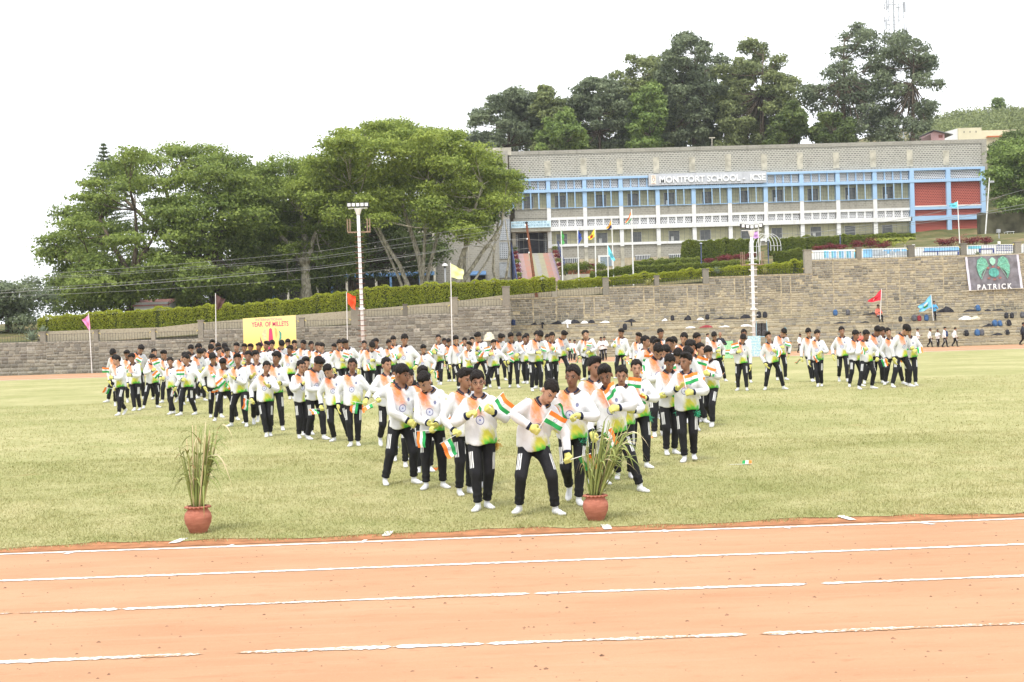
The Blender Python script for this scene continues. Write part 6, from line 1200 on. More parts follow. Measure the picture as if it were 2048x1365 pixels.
def solve(P):
    """pose: feet fr/fl = (x, y, lift, yaw deg); hips shift; pel/chest/head rotations; wrists wr/wl in chest space; elbow hints"""
    Rp = euler(*P.get('pel', (0, 0, 0))); sh = P.get('hip', (0, 0)); feet = {}; hz = []
    for s, key in ((-1, 'fr'), (1, 'fl')):
        x, y, lift, yw = P[key]; ank = A_([x, y, .075 + lift]); hl = Rp @ A_([s * HIP[0], 0, HIP[2] - .78]); dx = ank[:2] - A_([sh[0] + hl[0], sh[1] + hl[1]]); R_ = (LT + LS) * P.get('stretch', .99)
        if lift < .12: hz.append(ank[2] + math.sqrt(max(.02, R_ * R_ - dx @ dx)) - hl[2])
        feet[key] = (ank, yw, lift)
    pz = P['pz'] if 'pz' in P else min(hz) - P.get('dip', 0); pel = A_([sh[0], sh[1], pz]); T = [None] * 11; T[0] = (Rp, A_([0, 0, .78]), pel)
    Rc = Rp @ euler(*P.get('chest', (0, 0, 0))); wp = pel + Rp @ (A_(WAIST) - A_([0, 0, .78])); T[1] = (Rc, A_(WAIST), wp); Rh = Rc @ euler(*P.get('head', (0, 0, 0))); npz = wp + Rc @ (A_(NECK) - A_(WAIST)); T[2] = (Rh, A_(NECK), npz); out = {}
    for s, key, wk, ek, bi, hi in ((-1, 'fr', 'wr', 'er', 3, 7), (1, 'fl', 'wl', 'el', 5, 9)):
        m = A_([s, 1, 1]); shp = wp + Rc @ (A_(SH) * m - A_(WAIST)); tg = wp + Rc @ (A_(P[wk]) - A_(WAIST)); e, w_ = ik(shp, tg, LU, LF, Rc @ A_(P.get(ek, (s * .8, .6, -.4))))
        ru = (A_(EL) - A_(SH)) * m; R1 = rb(Rc @ ru, e - shp) @ Rc; rf = (A_(WR) - A_(EL)) * m; R2 = rb(R1 @ rf, w_ - e) @ R1; T[bi] = (R1, A_(SH) * m, shp); T[bi + 1] = (R2, A_(EL) * m, e); out[wk] = (w_, (w_ - e) / np.linalg.norm(w_ - e))
        hp = pel + Rp @ (A_(HIP) * m - A_([0, 0, .78])); ank, yw, lift = feet[key]; k, a = ik(hp, ank, LT, LS, A_([math.sin(rad(yw)) * .5, -1, 0]) + A_([0, 0, .0])); R1 = rb(Rp @ ((A_(KNEE) - A_(HIP)) * m), k - hp) @ Rp; R2 = rb(R1 @ ((A_(ANK) - A_(KNEE)) * m), a - k) @ R1
        T[hi] = (R1, A_(HIP) * m, hp); T[hi + 1] = (R2, A_(KNEE) * m, k); out[key] = (a, yw, lift)
    out['T'] = T; return out
def skin(V, W, T):
    o = np.zeros_like(V)
    for i, (R_, pr, pp) in enumerate(T): o += W[:, i:i + 1] * ((V - pr) @ R_.T + pp)
    return o
TPL = {}
for nm, v, vb in (('hi', .0165, .0105), ('lo', .024, .0165)):
    t = template(v, vb); TPL[nm] = {k_: (V, Q, weights(V, k_)) for k_, (V, Q) in t.items()}
# ---- clothes materials, patterned by the garment's own rest coordinates ('rest' attribute)
def mat_jersey(plain_white=False, c0=None, name='tricolour_jersey'):
    k = N(name, .8, .15); r = k.attr('rest').outputs['Vector']; s = k.xyz(r); x, y, z = s; rot = k.n('ShaderNodeVectorRotate'); rot.inputs['Angle'].default_value = .7; rot.inputs['Axis'].default_value = (0, 1, 0); k.put(rot.inputs['Vector'], r); nz_ = k.noise(k.scale(rot.outputs[0], (1, 1, .3)), 16, 5, .65); nzf = k.ma('MULTIPLY', k.ma('SUBTRACT', nz_, .5), 1.7)
    c = c0 or (.66, .66, .675)
    if not plain_white:
        arm = k.step(k.ma('ABSOLUTE', x), .19, .16); front = k.ma('MULTIPLY', k.step(y, .03, -.01), arm)
        xo = k.ma('ADD', x, k.ma('MULTIPLY', k.ma('SUBTRACT', z, 1.07), .22)); o = k.step(k.ma('ADD', k.ell(xo, z, -.068, 1.095, .105, .15), k.ma('MULTIPLY', nzf, 1.2)), 1.15, .1); o = k.ma('MULTIPLY', o, k.ma('MULTIPLY', k.step(y, .07, .01), k.step(x, -.165, -.13)))
        c = k.mix(k.ma('MULTIPLY', o, .95), c, (.84, .22, .06))
        ye = k.ma('MULTIPLY', k.step(k.ma('ADD', k.ell(x, z, .065, .735, .11, .145), k.ma('MULTIPLY', nzf, .9)), 1.1, .45), front); c = k.mix(k.ma('MULTIPLY', ye, .95), c, (.52, .50, .04))
        gr = k.ma('MULTIPLY', k.step(k.ma('ADD', z, k.ma('MULTIPLY', nzf, .10)), .765, .70), k.ma('MULTIPLY', front, k.step(k.ma('ADD', x, k.ma('MULTIPLY', nzf, .05)), -.03, .03))); c = k.mix(k.ma('MULTIPLY', gr, .95), c, (.08, .42, .05))
        e = k.ell(x, z, -.012, .925, .043, .043); fr = k.step(y, .0, -.03); ring = k.ma('MULTIPLY', k.ma('MULTIPLY', k.step(e, .86, .92), k.step(e, 1.12, 1.04)), fr); inner = k.ma('MULTIPLY', k.step(e, .86, .80), fr); dot = k.ma('MULTIPLY', k.step(e, .24, .16), fr)
        c = k.mix(k.ma('MULTIPLY', inner, .35), c, (.40, .46, .75)); c = k.mix(k.ma('MULTIPLY', ring, .9), c, (.03, .04, .20)); c = k.mix(dot, c, (.04, .06, .32))
        bd = k.ma('MULTIPLY', k.step(k.ell(x, z, .068, 1.025, .019, .021), 1.08, .9), fr); c = k.mix(k.ma('MULTIPLY', bd, .85), c, (.10, .11, .22))
    # cuffs
    ax = k.ma('ADD', k.ma('MULTIPLY', k.ma('SUBTRACT', k.ma('ABSOLUTE', x), .371), .494), k.ma('MULTIPLY', k.ma('SUBTRACT', z, .690), -.87)); c = k.mix(k.step(ax, -.034, -.028), c, (.018, .022, .045)) if not plain_white else c
    if not isinstance(c, tuple): k.col(c)
    else: k.col(c)
    wr_ = k.noise(k.scale(r, (1, 1, .6)), 13, 2, .4); k.bump(wr_, .5, .03); return k.m
def mat_trouser(name='black_track_trousers', stripes=True):
    k = N(name, .75, .2); r = k.attr('rest').outputs['Vector']; x, y, z = k.xyz(r); c = (.017, .017, .020)
    if stripes:
        ax = k.ma('SUBTRACT', k.ma('ABSOLUTE', x), .083); u = k.ma('ADD', k.ma('MULTIPLY', ax, .64), k.ma('MULTIPLY', y, .77)); n = k.ma('SUBTRACT', k.ma('MULTIPLY', ax, .77), k.ma('MULTIPLY', y, .64)); m_ = k.step(n, .035, .042); m_ = k.ma('MULTIPLY', m_, k.ma('MULTIPLY', k.step(z, .425, .435), k.step(z, .60, .59))); t = None
        for q in (-.021, .0, .021): st_ = k.step(k.ma('ABSOLUTE', k.ma('SUBTRACT', u, q)), .0075, .005); t = st_ if t is None else k.ma('MAXIMUM', t, st_)
        c = k.mix(k.ma('MULTIPLY', m_, t), c, (.78, .78, .78))
    k.col(c); k.bump(k.ma('ADD', k.noise(k.scale(r, (1, 1, .5)), 22, 3), k.ma('MULTIPLY', k.noise(r, 60, 2), .3)), .5, .02); return k.m
def mat_skin():
    k = N('brown_skin', .6, .3); r = k.attr('rest').outputs['Vector']; x, y, z = k.xyz(r); rn = k.n('ShaderNodeObjectInfo').outputs['Random']; c = k.ramp(rn, [(.0, (.20, .098, .058)), (.45, (.33, .175, .11)), (1, (.45, .26, .17))]); f = k.step(y, -.045, -.06); ax = k.ma('ABSOLUTE', x)
    c = k.mix(k.ma('MULTIPLY', k.step(k.noise(r, 40, 3), .4, .7), .12), c, (.18, .08, .05)); c = k.mix(k.ma('MULTIPLY', k.ma('MULTIPLY', k.step(k.ell(x, z, 0, 1.247, .026, .0085), 1.1, .8), f), .7), c, (.20, .065, .055)); c = k.mix(k.ma('MULTIPLY', k.ma('MULTIPLY', k.step(k.ell(x, z, 0, 1.2465, .022, .0018), 1.2, .8), f), .8), c, (.05, .015, .012))
    w_ = k.ma('MULTIPLY', k.step(k.ell(ax, z, .033, 1.303, .0145, .0055), 1.1, .9), f); c = k.mix(k.ma('MULTIPLY', w_, .6), c, (.42, .36, .32)); c = k.mix(k.ma('MULTIPLY', k.step(k.ell(ax, z, .0325, 1.3035, .0072, .0062), 1.1, .9), f), c, (.012, .008, .006))
    c = k.mix(k.ma('MULTIPLY', k.ma('MULTIPLY', k.step(k.ell(ax, z, .034, 1.3115, .019, .0028), 1.1, .8), f), .8), c, (.03, .015, .01)); c = k.mix(k.ma('MULTIPLY', k.ma('MULTIPLY', k.step(k.ell(ax, z, .035, 1.3265, .021, .0042), 1.1, .7), f), .85), c, (.015, .01, .008)); k.col(c); return k.m
def mat_collar():
    k = N('navy_striped_collar', .8, .1); x, y, z = k.xyz(k.attr('rest').outputs['Vector']); r = k.ma('SQRT', k.ma('ADD', k.ma('MULTIPLY', x, x), k.ma('MULTIPLY', k.ma('SUBTRACT', y, .014), k.ma('SUBTRACT', y, .014)))); e = k.ma('MULTIPLY', k.step(r, .0815, .0825), k.step(r, .0865, .0855)); k.col(k.mix(e, (.017, .021, .042), (.42, .22, .06))); return k.m
M_JER, M_TRO, M_SKIN, M_COL = mat_jersey(), mat_trouser(), mat_skin(), mat_collar(); M_WSH = mat_jersey(True, (.78, .78, .78), 'white_school_shirt'); M_TROP = mat_trouser('plain_dark_trousers', False)
M_SOCK = plain('white_socks', (.68, .68, .69), .9, .05, 20, .05, .2, world=False); M_GLOVE = plain('yellow_knit_glove', (.66, .62, .20), .9, .10, 30, .05, .4, world=False); M_HAIR = None
k = N('black_hair', .45, .4); rr_ = k.pos(True); hn = k.noise(k.scale(rr_, (60, 60, 18)), 3, 3, .6); k.col(k.mix(hn, (.006, .005, .005), (.028, .022, .019))); k.b.inputs['Roughness'].default_value = .6; k.b.inputs['Specular IOR Level'].default_value = .15; k.bump(hn, .8, .01); M_HAIR = k.m
M_SHOE = plain('black_shoes', (.02, .02, .022), .5, .2, 9)
# ---- rigid shared pieces: hair, gloves, socks
def f_hair(var):
    def f(p):
        fr = np.clip(-p[:, 1] / .09, -1, 1); base = ellp(p, (0, .016, 1.335), (.074, .092, .087)); th = .003 + .0075 * np.clip((p[:, 2] - 1.285) / .07, 0, 1); d = base - th
        if var == 1: d = smin(d, ellp(p, (.012, -.045, 1.405), (.055, .045, .024)), .03)
        if var == 2: d = smin(d, ellp(p, (-.022, -.062, 1.368), (.05, .030, .034)), .02)
        ang = np.arctan2(p[:, 0], -p[:, 1]); tuf = np.clip((p[:, 2] - 1.28) / .06, 0, 1); d = d + .0045 * np.sin(ang * 23 + 4 * np.sin(p[:, 2] * 40 + var)) * tuf + .0045 * np.sin(p[:, 0] * 130 + p[:, 1] * 70 + var * 2) * np.sin(p[:, 1] * 110 + 1) * tuf
        line = np.where(fr > 0, 1.300 + (.060 if var != 2 else .046) * np.clip(fr * 1.6, 0, 1) + .008 * np.sin(p[:, 0] * 90 + var * 2) + .003 * np.sin(p[:, 0] * 290), 1.300 + .055 * fr); side = 0.0
        return np.maximum(d, line + side - p[:, 2])
    return f
def rig(name, f, xs, ys, zs, mt, off=(0, 0, 0)):
    V, Q = nets(f, xs, ys, zs); return np_mesh(name, V - A_(off), Q, mt, True)
HAIR = [rig('hair', f_hair(v), axis_([(-.12, .12, .0105)]), axis_([(-.12, .16, .0105)]), axis_([(1.22, 1.47, .0105)]), M_HAIR, NECK) for v in (0, 1, 2)]
def f_hand(grip, s):
    def f(p):
        p = p * A_([1, s, 1]); d = ellp(p, (0, 0, .046), (.038, .018, .050)); d = smin(d, rcone(p, (0, 0, -.02), (0, 0, .03), .030, .030), .02)
        for x, ln in ((.028, .92), (.009, 1.0), (-.010, .95), (-.027, .78)):
            a = A_([x, 0, .080]); ch = [(0, -.026, .018), (0, -.030, -.020), (0, .010, -.026)] if grip else [(x * .10, -.010, .036), (x * .06, -.016, .026), (0, -.016, .016)]; q = a; g = None
            for i, c in enumerate(ch): b = q + A_(c) * ln; g_ = rcone(p, q, b, .0108 - .0008 * i, .0104 - .0010 * i); g = g_ if g is None else np.minimum(g, g_); q = b
            d = smin(d, g, .004)
        t = [(.028, -.004, .022), (.050, -.018, .046), (.040, -.040, .064)] if grip else [(.028, -.004, .018), (.052, -.014, .042), (.056, -.022, .074)]
        return smin(d, np.minimum(rcone(p, t[0], t[1], .014, .012), rcone(p, t[1], t[2], .012, .010)), .006)
    return f
GLV = {(g, s): rig('glove', f_hand(g, s), axis_([(-.06, .085, .0072)]), axis_([(-.085, .085, .0072)]), axis_([(-.06, .18, .0072)]), M_GLOVE) for g in (True, False) for s in (1, -1)}
f_sock = lambda p: np.maximum(smin(smin(rcone(p, (0, .010, .14), (0, .012, .06), .032, .031), rcone(p, (0, .028, .030), (0, -.05, .030), .029, .030), .025), ellp(p, (0, -.098, .020), (.040, .062, .021)), .03), .001 - p[:, 2])
SOCK = rig('sock', f_sock, axis_([(-.07, .07, .013)]), axis_([(-.19, .09, .013)]), axis_([(-.015, .20, .013)]), M_SOCK, (0, .012, .075))
SHOE = SOCK.copy(); SHOE.materials.clear(); SHOE.materials.append(M_SHOE)
def posed(P, lod, jersey=True):
    S = solve(P); out = {}
    for k_, mt in (('body', M_SKIN), ('shirt', M_JER), ('trousers', M_TRO), ('collar', M_COL)):
        V, Q, W = TPL[lod][k_]; out[k_] = np_mesh(k_, skin(V, W, S['T']), Q, mt, True, {'rest': V})
    S['mesh'] = out; S['P'] = P; hd = out['body']; R_, pr, pp = S['T'][2]; S['top'] = (pp + R_ @ (A_([0, .02, 1.43]) - pr))[2]; return S
def mat4(R_, t): m = Matrix(A_(R_).tolist()).to_4x4(); m.translation = Vector(A_(t).tolist()); return m
STICK = mesh_of(MB().tube([(-.07, 0, 0), (.0, 0, 0), (.27, 0, 0)], .0042, 6), 'stick', plain('white_stick', (.75, .75, .72), .5))
def mat_handflag():
    k = N('tricolour_paper_flag', .6, .2); x, y, z = k.xyz(k.attr('rest').outputs['Vector']); c = k.mix(k.step(y, .335, .345), (.03, .33, .09), (.78, .78, .76)); c = k.mix(k.step(y, .655, .665), c, (.86, .22, .04)); e = k.ell(x, y, .5, .5, .095, .14); c = k.mix(k.ma('MULTIPLY', k.ma('MULTIPLY', k.step(e, .75, .85), k.step(e, 1.1, 1.0)), .8), c, (.06, .08, .30)); c = k.mix(k.ma('MULTIPLY', k.step(e, .8, .7), .3), c, (.3, .34, .6)); k.col(c); return k.m
M_HF = mat_handflag(); FLAGS = []
for v in range(7):
    V = []; Rr = []; nx_, ny_ = 12, 6; r = random.Random(v); cu = r.uniform(-.5, .9); wv = r.uniform(.010, .022); ph = r.uniform(0, 6)
    for j in range(ny_ + 1):
        for i in range(nx_ + 1):
            u, w_ = i / nx_, j / ny_; V.append((.12 + .14 * w_ + .02 * cu * u * u, .205 * u * (1 - .05 * abs(cu)), wv * math.sin(u * 7 + ph + w_ * 1.5) * u ** .5 + .05 * cu * u * u)); Rr.append((u, w_, 0))
    FLAGS.append(np_mesh('cloth', V, [(j * (nx_ + 1) + i, j * (nx_ + 1) + i + 1, (j + 1) * (nx_ + 1) + i + 1, (j + 1) * (nx_ + 1) + i) for j in range(ny_) for i in range(nx_)], M_HF, True, {'rest': Rr}))
NFLAG = 0
def add_flag(label, M, stick_rot=0, v=0):
    o_ = bpy.data.objects.new('hand_flag', None); COL.objects.link(o_); o_.matrix_world = M; o_.empty_display_size = .05; tag(o_, label, 'flag', 'paper tricolour flags in the boys\' hands'); link('stick', STICK, o_, (0, 0, 0)); link('cloth', FLAGS[v], o_, (0, 0, 0)); return o_
def person(S, P0, yaw, height, label, group, outfit='jersey', hair=None, flags=True, cat='person', short=None, name='person', colors=None, rnd=None, headpitch=0):
    """one boy: an Empty at his feet with body, shirt, trousers, collar, hair, gloves and socks as parts"""
    rnd = rnd or RND; sc_ = height / S['top']; o_ = tag(empty(name, P0, rad(yaw)), label, cat, group); o_.scale = (sc_ * .91, sc_ * .94, sc_); T = S['T']; mw = Matrix.Translation(Vector(P0)) @ Matrix.Rotation(rad(yaw), 4, 'Z') @ Matrix.Diagonal((sc_ * .91, sc_ * .94, sc_, 1))
    def part(nm, me, mtx=None, mt=None):
        q = bpy.data.objects.new(nm, me); COL.objects.link(q); q.parent = o_
        if mtx is not None: q.matrix_local = mtx
        if mt is not None: q.material_slots[0].link = 'OBJECT'; q.material_slots[0].material = mt
        return q
    part('body', S['mesh']['body']); part('shirt', S['mesh']['shirt'], None, {'jersey': None, 'white': M_WSH}.get(outfit, colors[0] if colors else None)); part('trousers', S['mesh']['trousers'], None, None if outfit in ('jersey', 'white') else colors[1]); part('collar', S['mesh']['collar'], None, None if outfit == 'jersey' else (M_WSH if outfit == 'white' else colors[0]))
    R_, pr, pp = T[2]
    if hair != -1: part('hair', HAIR[rnd.randrange(3) if hair is None else hair], mat4(R_, pp))
    for key, s in (('fr', -1), ('fl', 1)):
        a, yw, lift = S[key]; Rz = euler(38 if lift > .03 else 0, 0, yw); part('sock' if outfit == 'jersey' else 'shoe', SOCK if outfit == 'jersey' else SHOE, mat4(Rz, a))
    for wk, s in (('wr', -1), ('wl', 1)):
        w_, d = S[wk]; g = S['P'].get('g' + wk[1], (0, -.3, 1)); hold = S['P'].get('h' + wk[1], True); g = A_(g, float) if hold else A_([0, -1, .2]) * 1.0; g = g - d * (g @ d); g /= np.linalg.norm(g) + 1e-9
        Rm = np.stack([g, np.cross(d, g), d], 1); hm = mat4(Rm, w_); q = part('glove' if outfit == 'jersey' else 'hand', GLV[(hold, 1 if s < 0 else -1)], hm, None if outfit == 'jersey' else M_SKINH)
        if hold and flags and outfit == 'jersey':
            ctr = w_ + Rm @ A_([0, (-.026 if s < 0 else .026), .076]); fly = A_(S['P'].get('y' + wk[1], (rnd.uniform(-1, 1), -.2, -.5)), float); fly = fly - g * (fly @ g); fly /= np.linalg.norm(fly) + 1e-9; M = mw @ mat4(np.stack([g, fly, np.cross(g, fly)], 1), ctr); L, Rt, Sx = M.decompose()
            add_flag('tricolour flag, %s hand of %s' % ('right' if s < 0 else 'left', short or 'boy'), Matrix.Translation(L) @ Rt.to_matrix().to_4x4() @ Matrix.Scale(.88 if S.get('hi') else .95, 4), 0, rnd.randrange(7))
    return o_, mw
M_SKINH = plain('bare_brown_hand', (.17, .085, .05), .6, .1, 9)
def rpose(r, kind=None):
    """a random dance-step pose"""
    kind = kind or r.choice(['stand', 'wide', 'step', 'cross', 'step', 'wide']); P = {}
    if kind == 'stand': P['fr'] = (-r.uniform(.07, .14), r.uniform(-.05, .05), 0, -r.uniform(5, 25)); P['fl'] = (r.uniform(.07, .14), r.uniform(-.05, .05), 0, r.uniform(5, 25))
    elif kind == 'wide': P['fr'] = (-r.uniform(.17, .27), r.uniform(-.08, .08), 0, -r.uniform(10, 35)); P['fl'] = (r.uniform(.17, .27), r.uniform(-.08, .08), 0, r.uniform(10, 35)); P['hip'] = (r.uniform(-.06, .06), 0)
    elif kind == 'step':
        s = r.choice((-1, 1)); P['fr'] = (-.09, -.16 * s, 0, -12); P['fl'] = (.09, .16 * s, 0, 12)
        if r.random() < .5: P['fr' if s < 0 else 'fl'] = ((-.10 if s < 0 else .10), .22, .06, 0)
    else: P['fr'] = (.02, -.10, 0, 10); P['fl'] = (.06, .10, 0, 15)
    P['pel'] = (0, r.uniform(-3, 3), r.uniform(-10, 10)); P['chest'] = (r.uniform(-2, 14), r.uniform(-9, 9), r.uniform(-22, 22)); P['head'] = (r.choice([r.uniform(-4, 8), r.uniform(10, 32)]), r.uniform(-6, 6), r.uniform(-35, 35)); P['stretch'] = r.uniform(.97, .995)
    for s, w_, e, g, h, f in ((-1, 'wr', 'er', 'gr', 'hr', 'fr_'), (1, 'wl', 'el', 'gl', 'hl', 'fl_')):
        q = r.random()
        if q < .55: P[w_] = (s * r.uniform(.0, .13), -r.uniform(.17, .25), r.uniform(.84, 1.0)); P[g] = (r.uniform(-.9, .9), -.2, r.uniform(-.2, 1)); P[h] = r.random() < .85
        elif q < .9: P[w_] = (s * r.uniform(.20, .27), -r.uniform(.0, .10), r.uniform(.66, .74)); P[g] = (s * .3, -1, -.3); P[h] = r.random() < .45
        else: P[w_] = (s * r.uniform(.36, .46), -r.uniform(.0, .15), r.uniform(.76, .90)); P[g] = (s * .6, -.5, .4); P[h] = r.random() < .9
    return P
# ------------------------------------------------------------------ the dancing boys
GRPS = {  # cluster key: (phrase for labels, [(x feet, y feet, y head)])
 'LF': ('left wing front row', [(243, 831, 711), (272, 822, 706), (303, 817, 708), (345, 829, 714), (377, 831, 708), (432, 836, 706), (452, 842, 717), (478, 854, 706), (503, 846, 701), (518, 850, 700), (533, 874, 722), (552, 862, 702)]),
 'LB': ('left wing back rows', [(232, 805, 699), (238, 813, 709), (262, 806, 700), (277, 800, 691), (312, 800, 697), (338, 806, 700), (362, 811, 706), (383, 807, 703), (392, 803, 699), (387, 795, 690), (407, 792, 687), (410, 798, 697), (420, 793, 690), (427, 786, 679), (438, 787, 685), (441, 796, 694), (449, 790, 688), (459, 798, 695), (477, 790, 685)]),
 'BL': ('back row under the billboard and mast', [(495, 791, 687), (508, 789, 687), (521, 789, 685), (534, 787, 682), (547, 785, 680), (560, 784, 682), (582, 780, 678), (595, 780, 680), (607, 780, 680), (580, 799, 690), (627, 783, 682), (638, 785, 685), (652, 797, 685), (668, 781, 687), (683, 789, 679), (692, 779, 679), (704, 784, 679), (732, 779, 681), (741, 796, 685), (748, 777, 679), (758, 781, 676), (782, 777, 679), (793, 775, 672)]),
 'BC': ('middle back row', [(812, 803, 668), (849, 798, 689), (880, 770, 669), (890, 764, 676), (903, 764, 677), (915, 779, 671), (938, 783, 683), (929, 763, 675), (947, 764, 674), (963, 776, 665), (986, 779, 679), (996, 762, 669), (1007, 760, 668), (1028, 776, 665), (1046, 760, 665), (1053, 768, 670), (1066, 766, 666), (1072, 783, 663), (1090, 778, 661), (1099, 767, 668), (1107, 775, 664), (1120, 760, 663), (1174, 760, 661), (1186, 761, 660), (1243, 757, 657), (1278, 772, 665)]),
 'FB': ('column behind the front right boys', [(1295, 823, 671), (1304, 834, 674), (1319, 838, 677), (1331, 832, 675), (1344, 831, 673), (1323, 776, 657), (1338, 867, 689), (1356, 868, 697), (1369, 862, 695), (1366, 806, 665), (1377, 838, 679), (1388, 846, 680), (1397, 801, 665), (1405, 846, 685), (1424, 853, 692)]),
 'RG': ('right-hand group', [(1436, 764, 664), (1484, 782, 669), (1489, 766, 658), (1549, 780, 663), (1562, 761, 658), (1622, 764, 656), (1637, 774, 659), (1687, 764, 653), (1710, 774, 660), (1733, 779, 660), (1746, 768, 654), (1757, 766, 653), (1769, 767, 653), (1788, 770, 655), (1799, 775, 651), (1823, 772, 653)]),
}
pr_ = random.Random(23); LIB = [posed(rpose(pr_), 'lo') for _ in range(40)]
def metric(x, yf, yh):
    P = G(x, yf); k_ = FPX / (P - CAM).dot(F0); return P, (yf - yh) / k_ / math.cos(.01)
hips = 0
for key, (phr, lst) in GRPS.items():
    lst = sorted(lst)
    for i, (x, yf, yh) in enumerate(lst):
        P, H_ = metric(x, yf, yh); yaw = pr_.uniform(-32, 28) - x / 2048 * 6
        S = LIB[pr_.randrange(40)]; big = key == 'BC' and i == 0
        short = '%s boy from left, %s' % (ORD[i], phr)
        person(S, P, yaw, H_, 'boy in tricolour jersey, %s from left in the %s' % (ORD[i], phr), 'boys in tricolour jerseys', short=short, rnd=pr_)[0]
